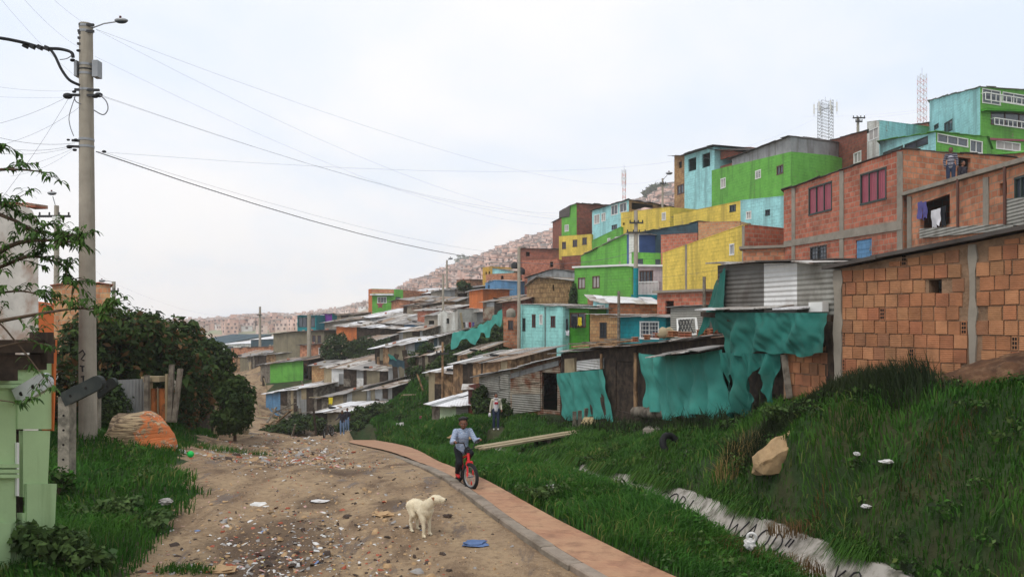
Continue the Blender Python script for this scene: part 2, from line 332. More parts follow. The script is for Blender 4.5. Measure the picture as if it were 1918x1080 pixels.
def bld(name, label, cat, pts, depth, wall, roof=None, wins=(), group=None, sides=None, over=.22, rise=0., base=1.2, rmats=None, seed=None, w=.9, ctrl=True, fascia=None, backdir=None):
    seed = seed if seed is not None else len(bpy.data.objects)
    pl = [XY(p[0], p[1]) for p in pts]; zt = [ZZ(p[2], p[1]) for p in pts]; zb = [ZZ(p[3], p[1]) for p in pts]
    if ctrl: CTRL.extend((p.x, p.y, z - (1.6 if group == 'houses stacked on the right hand hillside' else .1)) for p, z in zip(pl, zb))
    m = (pl[0] + pl[-1]) / 2; d = (pl[-1] - pl[0]).normalized(); n = Vector((-d.y, d.x))
    if n.dot(m) < 0: n = -n
    if backdir: n = Vector(backdir).normalized()
    bk = n * depth; z0 = min(zb) - base - (2 if group == 'houses stacked on the right hand hillside' else 0)
    root = empty(name, (m.x, m.y, min(zb)), label, cat, group)
    segs = [Seg(a, b) for a, b in zip(pl, pl[1:])]; holes = [[] for _ in segs]; todo = []
    for wn in wins:
        x0, y0, x1, y1, kind = wn[:5]; xm, ym = (x0 + x1) / 2, (y0 + y1) / 2
        i = next((i for i in range(len(segs)) if min(pts[i][0], pts[i + 1][0]) <= xm <= max(pts[i][0], pts[i + 1][0])), 0); sg = segs[i]
        ua, ub = sg.hit(x0, ym)[0], sg.hit(x1, ym)[0]; h = (max(.05, min(ua, ub)), min(sg.L - .05, max(ua, ub)), sg.hit(xm, y1)[1], sg.hit(xm, y0)[1])
        h = (h[0], h[1], max(h[2], z0 + .1), min(h[3], min(zt[i], zt[i + 1]) - .04)) 
        if h[1] - h[0] < .1 or h[3] - h[2] < .1: print('bad window', label, wn, h); continue
        holes[i].append(h); todo.append((sg, h, kind, wn[5] if len(wn) > 5 else 2))
    wm = MB(); walls = wall if isinstance(wall, list) else [wall] * len(segs)
    for i, sg in enumerate(segs): wall_face(wm, sg, z0, zt[i], zt[i + 1], holes[i], walls[i % len(walls)])
    sd = sides or walls[-1]; v3 = lambda p, z: Vector((p.x, p.y, z))
    bz = [z + rise for z in zt]; A, B = pl[0], pl[-1]
    wm.quad(v3(A, z0), v3(A + bk, z0), v3(A + bk, bz[0]), v3(A, zt[0]), sd); wm.quad(v3(B, z0), v3(B + bk, z0), v3(B + bk, bz[-1]), v3(B, zt[-1]), sd)
    wm.quad(v3(A + bk, z0), v3(B + bk, z0), v3(B + bk, bz[-1]), v3(A + bk, bz[0]), sd)
    wo = wm.build('wall', root)
    rm = MB(); up = .012
    if roof in (None, 'flat'):
        for i in range(len(segs)):
            k = .22 if roof == 'flat' else up
            rm.quad(v3(pl[i], zt[i] - k), v3(pl[i + 1], zt[i + 1] - k), v3(pl[i + 1] + bk, bz[i + 1] - k), v3(pl[i] + bk, bz[i] - k), 'concrete')
        if roof == 'flat':
            for i, sg in enumerate(segs):
                rm.hexa([sg.pt(-.02, zt[i] + .003, .02), sg.pt(sg.L + .02, zt[i + 1] + .003, .02), sg.pt(sg.L + .02, zt[i + 1] + .003, -.14), sg.pt(-.02, zt[i] + .003, -.14),
                         sg.pt(-.02, zt[i] + .045, .02), sg.pt(sg.L + .02, zt[i + 1] + .045, .02), sg.pt(sg.L + .02, zt[i + 1] + .045, -.14), sg.pt(-.02, zt[i] + .045, -.14)], walls[i % len(walls)])
    else:
        for i, sg in enumerate(segs):
            t0, t1 = (-over if i == 0 else 0), (over if i == len(segs) - 1 else 0); s0 = rise / max(depth, .1) * over
            a = v3(pl[i] + sg.t * t0 - n * over, zt[i] - s0 + up); b = v3(pl[i + 1] + sg.t * t1 - n * over, zt[i + 1] - s0 + up)
            c = v3(pl[i + 1] + sg.t * t1 + bk + n * over, bz[i + 1] + s0 + up); d4 = v3(pl[i] + sg.t * t0 + bk + n * over, bz[i] + s0 + up)
            if roof == 'slab': 
                q = [a, b, c, d4]; rm.hexa(q + [p + Vector((0, 0, .14)) for p in q], (rmats or ['concrete'])[0])
            else: strips(rm, a, b, c, d4, rmats or SHEETS, w=w, seed=seed + i)
    ro = rm.build('roof', root)
    for sg, h, kind, pn in todo:
        if kind == 'o': continue
        if kind[0] == 'd': add_door(root, sg, h, {'d': 'wood_dark', 'dm': 'metal_dark', 'db': 'paint_blue', 'dw': 'wood_grey'}[kind])
        else: add_window(root, sg, h, kind, pn)
    return root, segs, zt, zb
def panels(root, sg, zt0, zt1, zb, mats, w=(.3, 1.15), seed=0, name='wall_panel', out=.03):
    """patchwork of boards and sheets nailed over a shack front, one mesh"""
    rr = random.Random(seed); mb = MB(); u = 0
    while u < sg.L - .05:
        ww = min(rr.uniform(*w), sg.L - u); top = zt0 + (zt1 - zt0) * (u + ww / 2) / sg.L - .05; o = out + rr.uniform(0, .03); b = zb + rr.uniform(-.1, .15)
        e = rr.uniform(-.03, .03)
        cuts = [b, top]
        if rr.random() < .55: cuts.insert(1, b + (top - b) * rr.uniform(.3, .75))
        if rr.random() < .16: cuts = cuts[-2:] if len(cuts) > 2 else [b, b + (top - b) * .6]
        for c0, c1 in zip(cuts, cuts[1:]):
            f = rr.uniform(-.04, .04); oo = o + rr.uniform(0, .025)
            mb.hexa([sg.pt(u, c0 - .03, oo), sg.pt(u + ww, c0 - .03 + f, oo), sg.pt(u + ww, c0 - .03 + f, .005), sg.pt(u, c0 - .03, .005), sg.pt(u + e, c1, oo), sg.pt(u + ww + e, c1 + f * .5, oo), sg.pt(u + ww + e, c1 + f * .5, .005), sg.pt(u + e, c1, .005)], rr.choice(mats))
        u += ww + .008
    return mb.build(name, root)
# ================================================================ houses on the right hand slope
H = {}
def strip_on(root, sg, rects, mat, name, out=.03, inn=.004):
    """flat members (columns, bands, plaster) proud of a wall; rects in photo pixels on that wall, four corners each"""
    for q in rects:
        mb = MB()
        if not isinstance(q[0], tuple): q = ((q[0], q[1]), (q[2], q[1]), (q[2], q[3]), (q[0], q[3]))
        c = [sg.hit(*p) for p in q]
        mb.hexa([sg.pt(*c[3], out), sg.pt(*c[2], out), sg.pt(*c[2], inn), sg.pt(*c[3], inn), sg.pt(*c[0], out), sg.pt(*c[1], out), sg.pt(*c[1], inn), sg.pt(*c[0], inn)], mat)
        o = mb.build(name, root)
    return o
def railing(root, sg, x0, x1, y0, y1, mat='frame_white', out=.35, n=14):
    mb = MB(); ym = (y0 + y1) / 2; xm = (x0 + x1) / 2; ua, za = sg.hit(x0, ym); ub, _ = sg.hit(x1, ym); zt, zb = sg.hit(xm, y0)[1], sg.hit(xm, y1)[1]
    for i in range(n + 1):
        u = ua + (ub - ua) * i / n; mb.bar(sg.pt(u, zb, out), sg.pt(u, zt, out), .045, .045, mat)
    for z, t in ((zt, .07), (zb, .06)): mb.bar(sg.pt(ua, z, out), sg.pt(ub, z, out), t, t, mat)
    mb.bar(sg.pt(ua, zt, 0), sg.pt(ua, zt, out), .05, .05, mat); mb.bar(sg.pt(ub, zt, 0), sg.pt(ub, zt, out), .05, .05, mat)
    return mb.build('balcony_railing', root)
DK = ['roof_dark']
hs = 'houses stacked on the right hand hillside'
r1, s1, *_ = bld('brick_house', 'long two storey red block house with red curtained windows and concrete frame', 'house',
    [(1468, 43, 357, 500), (1692, 33, 279, 500), (1990, 37.5, 302, 520)], 8, ['brick_red', 'brick_orange'], 'sheet',
    [(1515, 346, 1558, 398, 'r', 3), (1612, 320, 1660, 378, 'r', 3), (1518, 461, 1548, 490, 'c'), (1603, 448, 1633, 489, 'db'), (1793, 288, 1818, 345, 'o')], hs, over=.15, rmats=DK)
strip_on(r1, s1[0], [(1484, 352, 1490, 500), (1574, 320, 1581, 500), (1682, 284, 1691.5, 500)], 'concrete', 'column', .05)
strip_on(r1, s1[0], [((1470, 452), (1691, 412), (1691, 430), (1470, 463))], 'concrete', 'floor_beam', .07)
r2, s2, zt2, _ = bld('brick_house', 'low orange block house with washing in its big opening and tin balustrade', 'house',
    [(1699, 32.9, 366, 510), (1998, 22, 284, 530)], 7, 'brick_orange', 'slab', [(1724, 372, 1779, 426, 'o'), (1872, 342, 1886, 366, 'o'), (1901, 330, 1925, 372, 'k')], hs, over=.18, rmats=['concrete'])
strip_on(r2, s2[0], [(1843, 332, 1853, 424), (1700.5, 368, 1708, 500)], 'concrete', 'column', .04)
strip_on(r2, s2[0], [((1728, 428), (1905, 418), (1905, 430), (1728, 446)), ((1888, 372), (1960, 368), (1960, 425), (1888, 420))], 'zinc_across', 'tin_balustrade', .12, .03)
for x, y0, y1 in ((1803, 335, 425), (1892, 312, 420)):
    mb = MB(); u, z0 = s2[0].hit(x, y1); z1 = s2[0].hit(x, y0)[1]; mb.tube([s2[0].pt(u, z0, .16), s2[0].pt(u, z1, .16)], .05, 'frame_brown', 7); mb.build('roof_post', r2)
r3, s3, *_ = bld('yellow_house', 'big yellow painted block house with one tiny window and bare brick end', 'house',
    [(1241, 55, 475, 560), (1395, 45, 421, 500), (1482, 46.5, 430, 500)], 7, ['paint_yellow', 'brick_red'], 'flat', [(1367, 457, 1375, 477, 'w', 2)], hs)
strip_on(r3, s3[0], [(1284, 458, 1287, 545), (1390.5, 423, 1395, 495)], 'concrete', 'joint_column', .03)
bld('brick_annexe', 'low brick annexe with a thin roof slab below the bare yellow house end', 'annexe', [(1392, 43.6, 467, 505), (1471, 42.9, 464, 505)], 1.0, 'brick_orange', 'slab', (), hs, over=.2)
r, s, *_ = bld('light_blue_house', 'pale blue house between the yellow wall and the red curtained brick house', 'house', [(1387, 58, 376, 445), (1468, 54, 368, 445)], 6, 'paint_light_blue', 'flat',
    [(1398, 396, 1407, 410, 'p'), (1434, 393, 1442, 403, 'k')], hs)
bld('yellow_house', 'long yellow wall under the big green house, with one dark window at its right end', 'house', [(1262, 66, 402, 445), (1387, 58.5, 377, 445)], 6, 'paint_yellow', 'flat', [(1367, 384, 1378, 396, 'k')], hs)
r5, s5, *_ = bld('green_house', 'big bright green corner house with three small windows below the skyline', 'house',
    [(1333, 72, 319, 392), (1482, 60, 284, 370), (1556, 63, 291, 362)], 6, 'paint_green', None, [(1350, 334, 1359, 352, 'p'), (1415, 319, 1425, 334, 'g'), (1455, 310, 1467, 326, 'n')], hs)
bld('tin_rooftop_room', 'grey tin sheet room built on top of the big green house', 'rooftop shack', [(1371, 69.1, 297, 309), (1481, 60.4, 255, 283.5), (1553, 63.3, 265, 290)], 4.5, ['zinc', 'zinc'], 'sheet', (), hs, over=.5, rise=.5, base=.02, rmats=DK, ctrl=False)
bld('light_blue_house', 'tall pale blue house with two empty window holes and tan side wall', 'house', [(1263, 80, 291, 390), (1282, 78, 292, 390), (1338, 73.5, 275, 390)], 5, ['brick_tan', 'paint_light_blue'], 'sheet',
    [(1289, 296, 1304, 320, 'o'), (1315, 287, 1330, 313, 'o'), (1269, 346, 1281, 363, 'n'), (1271, 303, 1277, 315, 'o')], hs, over=.6, rmats=DK)
bld('brick_rooftop_room', 'half open brick room under a lean roof beside the tall pale blue house', 'rooftop room', [(1339, 74.5, 277, 325), (1392, 70.6, 285, 325)], 4, 'brick_dark', 'sheet', [(1343, 286, 1379, 308, 'o')], hs, over=.7, rise=.4, rmats=DK)
bld('brick_house', 'dark brick house on the skyline right of the tin rooftop room', 'house', [(1557, 66, 262, 335), (1624, 60, 245, 325)], 2.5, 'brick_dark', 'sheet', [(1599, 285, 1613, 305, 'p')], hs, rise=.3, rmats=DK, backdir=(.443, 1))
bld('light_blue_house', 'flat pale blue house with a white end wall on the skyline', 'house', [(1624, 70, 229, 300), (1647, 68, 226, 300), (1742, 75, 238, 300)], 6, ['paint_white', 'paint_light_blue'], 'flat', [(1627, 241, 1645, 261, 'p')], hs, backdir=(.46, 1))
bld('brick_house', 'small brick house peeping over the flat pale blue one below the lattice mast', 'house', [(1690, 88, 238, 270), (1738, 86, 231, 270)], 4, 'brick_orange', 'sheet', (), hs, rmats=DK)
r, s, *_ = bld('glazed_house', 'low pale blue and green house with a long band of dark windows', 'house', [(1648, 62, 265, 315), (1753, 55, 248, 310), (1848, 58, 256, 300)], 5, ['paint_light_blue', 'paint_green'], 'sheet',
    [(1655, 269, 1691, 282, 'k', 2), (1695, 259, 1738, 277, 'k', 2), (1756, 252, 1813, 271, 'w', 3), (1817, 258, 1840, 286, 'w', 2)], hs, over=.25, rmats=['paint_green'])
r6, s6, *_ = bld('apartment_house', 'tall pale blue house at upper right with green balcony front and white railings', 'apartment house', [(1741, 72, 188, 295), (1836, 62, 164, 295), (1995, 66, 173, 300)], 8, ['paint_light_blue', 'paint_green'], 'sheet',
    [(1768, 177, 1783, 200, 'k'), (1769, 227, 1784, 247, 'k'), (1750, 233, 1758, 241, 'k'), (1840, 167, 1874, 195, 'w', 2), (1878, 169, 1960, 197, 'w', 4), (1856, 213, 1960, 240, 'n', 4), (1866, 266, 1911, 281, 'p', 3)], hs, over=.3, rmats=['roof_grey'])
railing(r6, s6[1], 1838, 1970, 186, 199); railing(r6, s6[1], 1855, 1970, 231, 243)
strip_on(r6, s6[1], [((1837, 258), (1990, 265), (1990, 268), (1837, 262))], 'curtain_red', 'cornice', .1)
strip_on(r6, s6[1], [((1837, 205), (1990, 211), (1990, 215), (1837, 209))], 'paint_dark_green', 'ledge', .45)
bld('green_roof_house', 'low house with a green tin roof below the white railed balconies', 'house', [(1850, 51, 292, 330), (1990, 48, 280, 330)], 5, 'brick_orange', 'sheet', (), hs, rise=.9, rmats=['paint_green', 'paint_dark_green'])
# middle cluster
bld('green_brick_tower', 'narrow green house with a brick side standing highest left of the colourful cluster', 'house', [(1052, 98, 408, 450), (1065.5, 97, 406, 450), (1066, 96.9, 386, 450), (1080, 96, 381, 450), (1139, 99, 384, 450)], 5,
    ['paint_green', 'paint_green', 'paint_green', 'brick_dark'], 'sheet', [(1058, 421, 1065, 433, 'p')], hs, over=.3, rmats=DK)
bld('yellow_house', 'small yellow house with three dark windows under the narrow green tower', 'house', [(1047, 94.5, 443, 488), (1108, 91.5, 439, 482)], 4, 'paint_yellow', 'flat', [(1053, 453, 1060, 466, 'n'), (1073, 449, 1081, 462, 'n'), (1091, 445, 1099, 458, 'n')], hs)
bld('brick_house', 'low brick base wall house right under the small yellow house', 'house', [(1052, 90, 481, 510), (1090, 88, 478, 508)], 3, 'brick_dark', 'flat', (), hs)
bld('light_blue_house', 'pale blue house with five windows and an open roof terrace above the yellow houses', 'house', [(1109, 92, 395, 450), (1178, 84, 374, 445), (1263, 88, 388, 430)], 6, ['paint_light_blue', 'brick_tan'], 'sheet',
    [(1113, 402, 1123, 419, 'p'), (1127, 399, 1134, 414, 'p'), (1145, 384, 1157, 402, 'w'), (1161, 380, 1174, 397, 'w'), (1146, 421, 1156, 429, 'k'), (1183, 381, 1224, 394, 'o')], hs, over=.35, rmats=DK)
bld('yellow_house', 'yellow house below the open roof terrace, behind the dark utility pole', 'house', [(1163, 80, 399, 450), (1255, 73, 388, 440)], 6, 'paint_yellow', 'flat', [(1240, 398, 1247, 412, 'p'), (1166, 417, 1170, 422, 'o')], hs)
bld('green_house', 'narrow green house stepping up between the pale blue and yellow houses', 'house', [(1109, 84.5, 451, 480), (1163, 79.5, 425, 480)], 4, 'paint_green', 'flat', [(1138, 441, 1143, 454, 'p'), (1152, 438, 1159, 446, 'p')], hs)
bld('green_house', 'windowless bright green gable wall sloping up to the blue tarpaulin', 'house', [(1088, 72, 480, 508), (1177, 66, 436, 508)], 5, 'paint_green', 'sheet', (), hs, over=.1, rmats=['roof_rust', 'roof_grey'])
bld('tarp_room', 'rooftop room with a white panel and blue tarpaulin front', 'rooftop room', [(1178, 65.6, 438, 480), (1197, 65.2, 439, 480), (1238, 66, 441, 480)], 4, ['paint_white', 'blind_blue'], 'sheet', (), hs, rmats=['roof_pale'], over=.15)
bld('green_house', 'low dark windowed green house above the balcony with barred window', 'house', [(1183, 63.4, 473, 505), (1243, 62.4, 475, 505)], 4, 'paint_green', 'flat', [(1194, 485, 1204, 497, 'k'), (1228, 486, 1236, 497, 'k')], hs)
bld('green_house', 'wide green block house with two pale curtained windows above the pale blue house', 'house', [(1076, 66, 502, 575), (1185, 60, 498, 570)], 5, 'paint_green', 'slab', [(1083, 520, 1096, 540, 'm'), (1110, 517, 1123, 539, 'm')], hs, over=.15, rmats=['frame_white'])
rb, sb, *_ = bld('balcony_house', 'pink and teal house front with a barred window behind a white balcony', 'house', [(1186, 59.6, 499, 570), (1243, 58.4, 500, 570)], 4, 'paint_pink', 'slab', [(1198, 507, 1223, 531, 'n', 4)], hs, over=.25, rmats=['frame_white'])
railing(rb, sb[0], 1190, 1236, 528, 552, n=18); strip_on(rb, sb[0], [(1187, 552, 1243, 570)], 'paint_teal', 'balcony_base', .5)
bld('brick_house', 'bare brick house wedged above the big yellow wall', 'house', [(1238, 61, 441, 480), (1306, 58.5, 437, 475)], 4, 'brick_red', 'flat', (), hs)
bld('netted_roof', 'rooftop shelter wrapped in dark blue netting behind the bare brick house', 'rooftop shelter', [(1202, 67.5, 436, 450), (1306, 61, 416, 445)], 5, 'tarp_dark', 'sheet', (), hs, rmats=['tarp_dark'], over=.1)
bld('brick_house', 'pale tan brick house right above the big yellow wall', 'house', [(1308, 58.5, 417, 455), (1386, 56, 415, 450)], 4, 'brick_pale', 'flat', (), hs)
bld('brick_house', 'wide dark red brick house left of the small yellow house', 'house', [(970, 100, 465, 500), (1047, 96, 467, 498)], 5, 'brick_dark', 'sheet', [(985, 470, 992, 480, 'o')], hs, over=.3, rmats=DK)
bld('brick_house', 'low red brick house with a green painted patch under the wide dark brick house', 'house', [(978, 92, 488, 515), (1048, 89, 486, 512)], 4, ['brick_red'], 'flat', [(1030, 490, 1036, 500, 'o')], hs)
bld('ochre_house', 'small ochre house beside a pale blue wall far up the slope', 'house', [(904, 126, 501, 535), (922, 124, 499, 535)], 4, 'paint_ochre', 'flat', [(909, 509, 912, 514, 'o'), (915, 508, 918, 513, 'o')], hs)
bld('light_blue_house', 'small pale blue house beside the ochre house far up the slope', 'house', [(922.5, 123, 502, 530), (962, 120, 508, 530)], 4, 'paint_light_blue', 'sheet', (), hs, rmats=['roof_pale', 'roof_rust'], over=.2)
bld('brick_house', 'low orange brick house in front of the ochre and pale blue pair', 'house', [(910, 112, 514, 540), (969, 108, 511, 540)], 4, 'brick_orange', 'flat', [(938, 516, 943, 523, 'o')], hs)
bld('blue_shack', 'faded blue plank shack with a white roof edge', 'shack', [(909, 93, 530, 580), (926, 91, 524, 580), (968, 90.5, 526, 580)], 5, ['paint_blue', 'paint_blue'], 'sheet', [(914, 534, 917, 547, 'o')], hs, rmats=['roof_white'], over=.15)
r, s, *_ = bld('patchwork_house', 'tan patchwork stone walled house with a low gable', 'house', [(987, 74, 536, 570), (1011, 71.5, 518, 570), (1072, 69.5, 526, 570)], 5, 'mosaic', 'sheet', [(1035, 533, 1038, 545, 'o')], hs, over=.3, rmats=['roof_pale', 'roof_grey', 'roof_rust'])
bld('tin_roof_house', 'dark house under a grey tin gable behind the tan patchwork house', 'house', [(988, 84, 520, 540), (1036, 81, 504, 540), (1078, 80, 510, 540)], 5, 'zinc', 'sheet', (), hs, rmats=DK, over=.2)
r7, s7, *_ = bld('light_blue_house', 'pale blue block house with four narrow window slots above the wooden shacks', 'house', [(973, 56, 569, 665), (1054, 52, 573, 662)], 5, 'paint_mint', 'sheet',
    [(979, 596, 984, 619, 'k'), (997, 589, 1003, 612, 'n'), (1011, 589, 1016, 607, 'p'), (1032, 592, 1040, 612, 'n')], hs, over=.15, rmats=['roof_pale', 'roof_grey'])
strip_on(r7, s7[0], [(1020.5, 575, 1022, 655)], 'roof_dark', 'expansion_joint', .012)
r, s8, *_ = bld('green_house', 'dark green house front with washing hung at its window', 'house', [(1055, 52.6, 577, 650), (1103, 51.4, 578, 648)], 4, 'paint_dark_green', 'sheet', [(1068, 586, 1097, 612, 'n')], hs, over=.4, rmats=['roof_pale', 'roof_grey'])
bld('tan_brick_house', 'tan brick hut with one dark barred window beside the dark green front', 'hut', [(1105, 49, 588, 650), (1156, 47.5, 591, 648)], 3.5, 'brick_tan', 'sheet', [(1124, 604, 1136, 632, 'c')], hs, over=.15, rmats=['roof_pale'])
bld('light_blue_house', 'little pale blue house with a white barred window and brick side, above the teal house', 'house', [(1111, 54, 563, 598), (1140, 53, 567, 598), (1232, 54, 570, 598)], 4, ['paint_light_blue', 'brick_orange'], 'sheet', [(1119, 571, 1133, 586, 'g')], hs, over=.3, rise=.5, rmats=['roof_white', 'roof_pale'])
bld('teal_house', 'teal painted house with a purple framed barred window behind the tarpaulin shack roof', 'house', [(1157, 46, 593, 650), (1247, 43, 593, 648)], 4, 'paint_teal', 'sheet', [(1199, 602, 1234, 634, 'g')], hs, over=.35, rise=.1, rmats=['roof_rust', 'roof_grey', 'roof_pale'])
bld('brick_tower', 'slim orange brick tower with one window hole beside the pale blue house', 'house', [(943, 59, 594, 665), (973, 58, 593, 665)], 2.5, 'brick_orange', 'flat', [(952, 600, 961, 617, 'n')], hs)
bld('orange_shack', 'narrow orange walled shack under a white tin sheet', 'shack', [(879, 86, 546, 585), (904, 84.5, 541, 585)], 4, 'paint_orange', 'sheet', (), hs, over=.35, rmats=['roof_white'])
bld('brick_house', 'bare brick hut with a slab roof below the big yellow wall', 'hut', [(1231, 48, 549, 640), (1317, 45, 546, 640)], 3, 'brick_red', 'slab', [(1246, 563, 1262, 610, 'o')], hs, over=.2)
bld('tin_shack', 'grey corrugated tin shack behind the leaning white window frame', 'shack', [(1256, 41, 576, 640), (1318, 39.5, 573, 640)], 2.5, 'zinc_across', 'sheet', (), hs, over=.12, rmats=['roof_grey'])
# ================================================================ shacks down in the dip
ds = 'shacks in the dip at the end of the road'
CLUT = []
def shack(name, label, pts, depth, walls, roof=None, wins=(), rise=.5, over=.35, pan=None, w=.75, cat='shack', sides=None):
    r, s, zt, zb = bld(name, label, cat, pts, depth, walls, 'sheet', wins, ds, rise=rise, over=over, rmats=roof or SHEETS, w=w, sides=sides)
    CLUT.append((s, zt, depth, rise))
    if pan:
        for i, sg in enumerate(s):
            if pan[i % len(pan)]: panels(r, sg, zt[i], zt[i + 1], (zb[i] + zb[i + 1]) / 2, pan[i % len(pan)], seed=len(bpy.data.objects) + i)
    return r, s
M['paint_purple'] = mk('paint_purple', srgb(124, 60, 158), var=.1)
r9, s9, zt9, zb9 = bld('star_house', 'orange and green house with a red star painted under its window', 'house', [(690, 115, 542, 585), (697, 112.5, 541, 585), (738, 112, 542, 582), (755, 112, 543, 580)], 6, ['paint_orange', 'paint_green', 'paint_green'], 'flat', [(707, 556, 724, 567, 'g', 3), (741, 556, 750, 563, 'k')], ds, sides='brick_orange')
strip_on(r9, s9[1], [((696, 541), (738, 542), (738, 549), (696, 549))], 'brick_orange', 'parapet', .02)
strip_on(r9, s9[1], [((695, 550), (738, 550), (738, 553), (695, 553))], 'roof_white', 'awning', .5)
u, z = s9[1].hit(712, 571); mb = MB()
pts = [s9[1].pt(u + math.sin(i * math.pi / 5) * (.62 if i % 2 == 0 else .27), z + math.cos(i * math.pi / 5) * (.62 if i % 2 == 0 else .27), .02) for i in range(10)]
mb.add(pts + [s9[1].pt(u, z, .05)], [(i, (i + 1) % 10, 10) for i in range(10)], 'curtain_red'); mb.build('star', r9)
shack('brick_shack', 'orange brick shack leaning against the star house', [(733, 109, 565, 592), (748, 106, 560, 592), (768, 105, 562, 595)], 4, 'brick_orange', ['roof_grey'], cat='shack')
shack('brick_shack', 'dark brick shack with two pale roof edges right of the star house', [(755, 118, 551, 575), (808, 115, 549, 575)], 5, 'brick_dark', ['roof_pale', 'roof_white'], rise=.9)
shack('plaster_shack', 'grey plastered shack behind the tall bare post', [(807, 112, 547, 570), (832, 110, 542, 570), (852, 110, 543, 570)], 4, ['concrete', 'zinc'], ['roof_grey'])
shack('open_shack', 'grey open fronted shack beside the narrow orange shack', [(852, 104, 541, 575), (879, 102, 540, 575)], 4, 'wood_grey', ['roof_grey', 'roof_dark'], [(857, 549, 875, 564, 'o')])
shack('brick_shack', 'long low tan brick shack below the grey plastered shack', [(780, 100, 563, 585), (852, 98, 564, 585)], 3, 'brick_tan', ['roof_grey', 'roof_rust'])
shack('brick_shack', 'small square brick house alone under the far hillside', [(855, 142, 524, 548), (881, 140, 523, 548)], 5, 'brick_orange', ['roof_dark'], rise=0, cat='house')
shack('brick_shack', 'red brick shack with a ragged pale roof behind the white ruin', [(782, 91, 581, 605), (829, 88, 581, 605)], 4, 'brick_red', None, rise=.6)
shack('white_ruin', 'broken white painted block ruin without a roof edge', [(820, 82, 588, 622), (832, 81, 580, 622), (842, 80.6, 588, 622), (857, 80, 579, 622)], 3, 'paint_white', ['roof_pale'], [(836, 596, 843, 606, 'o')], over=.02, rise=0, cat='ruin')
shack('tin_shack', 'white boarded shack under rusty and white roof sheets behind the hanging green net', [(857, 84, 582, 622), (893, 82, 584, 617), (921, 82, 582, 610)], 4, ['board_pale', 'zinc'], ['roof_white', 'roof_rust', 'roof_pale'], [(862, 600, 888, 612, 'o')])
shack('plaster_shack', 'bare grey block shack left of the white ruin', [(795, 84, 592, 628), (820, 83, 589, 628)], 3, 'concrete', ['roof_grey'], [(803, 600, 813, 612, 'o')])
shack('tin_shack', 'low shack with a wide pale tin roof under the star house', [(680, 100, 592, 615), (695, 98, 594, 615), (773, 95, 591, 612)], 6, 'zinc', ['roof_pale', 'roof_white'], rise=1.0)
shack('blue_front_shack', 'shack with a blue painted window front under ragged roof sheets', [(705, 92, 602, 630), (757, 90, 607, 632), (797, 89, 607, 630)], 5, ['wood_grey', 'paint_blue'], None, [(764, 612, 790, 622, 'b', 3)], rise=.9)
shack('orange_shack', 'wide orange boarded shack under a wavy pale roof by the flowering bush', [(630, 92, 610, 650), (668, 89, 612, 650), (756, 88, 616, 650)], 5, ['paint_orange', 'wood_dark'], ['roof_pale', 'roof_white', 'roof_pale'], rise=.5)
shack('plaster_shack', 'long grey plastered shack wall behind the wide orange boarded shack', [(608, 101, 604, 640), (700, 98, 594, 630)], 4, 'concrete', ['roof_grey', 'roof_rust'])
shack('teal_house', 'teal and dark glazed upper house against the far town', [(557, 126, 590, 630), (592, 124, 590, 630), (599, 125, 590, 630)], 5, 'paint_teal', ['roof_white'], [(559, 594, 590, 612, 'k', 4)], rise=0, cat='house')
shack('purple_house', 'small purple walled room beside the teal glazed house', [(603, 127, 588, 625), (622, 126, 587, 625), (630, 127, 588, 625)], 4, ['paint_purple', 'paint_teal'], ['roof_grey'], rise=0, cat='house')
M['boards_tan'] = mk('boards_tan', srgb(128, 120, 100), rough=.9, wave=('X', .5, 1.), dirt=srgb(104, 98, 84), damt=.6, ds=.8, streak=True, var=.18)
shack('tin_shack', 'tall shack of weathered tan sheets with a dark roof edge', [(512, 98, 625, 668), (556, 94.5, 621, 665), (607, 93.5, 620, 660)], 6, 'boards_tan', ['roof_dark'], [(585, 628, 591, 642, 'n'), (595, 628, 601, 642, 'n')], rise=.2)
shack('brick_shack', 'long flat orange brick wall shack at the foot of the dirt path', [(433, 119, 652, 680), (514, 112, 648, 675)], 5, 'brick_orange', ['roof_dark', 'roof_rust'], rise=0, over=.1)
shack('board_shack', 'row of tan boarded shacks under a long pale roof', [(464, 101, 667, 695), (500, 97, 664, 695), (564, 95, 657, 690)], 4, ['wood_grey', 'boards_tan'], ['roof_pale', 'roof_grey', 'roof_white'], rise=.5, pan=(['wood_grey', 'board_pale', 'wood_dark'], ['boards_tan', 'wood_up', 'boards_tan']))
shack('green_shack', 'bright green boarded shack with a dark doorway', [(488, 89, 683, 716), (506, 86, 681, 714), (568, 84, 674, 710), (579, 84, 673, 710)], 4, ['wood_grey', 'paint_green', 'wood_dark'], ['roof_grey', 'roof_rust', 'roof_dark'], [(569, 681, 577, 709, 'o')], rise=.5)
shack('brick_shack', 'orange brick house with one white framed window left of the flowering bush', [(562, 91, 646, 700), (637, 86, 641, 690)], 5, 'brick_orange', ['roof_grey', 'roof_dark'], [(597, 651, 607, 664, 'w')], rise=.2, cat='house')
shack('brick_shack', 'low tan wall shack right of the grey utility pole', [(584, 80, 684, 715), (625, 79, 683, 713)], 2.5, 'brick_tan', ['roof_grey'], rise=.3)
shack('patched_shack', 'wide patched shack under a crumpled pale roof in the middle of the dip', [(607, 77, 687, 724), (622, 75, 688, 724), (726, 72, 694, 722)], 6, ['board_pale', 'wood_dark'], ['roof_pale', 'roof_pale', 'roof_grey', 'roof_rust'], [(664, 697, 680, 716, 'o')], rise=1.1, pan=(None, ['zinc', 'wood_grey', 'wood_dark', 'zinc_white', 'boards_tan']))
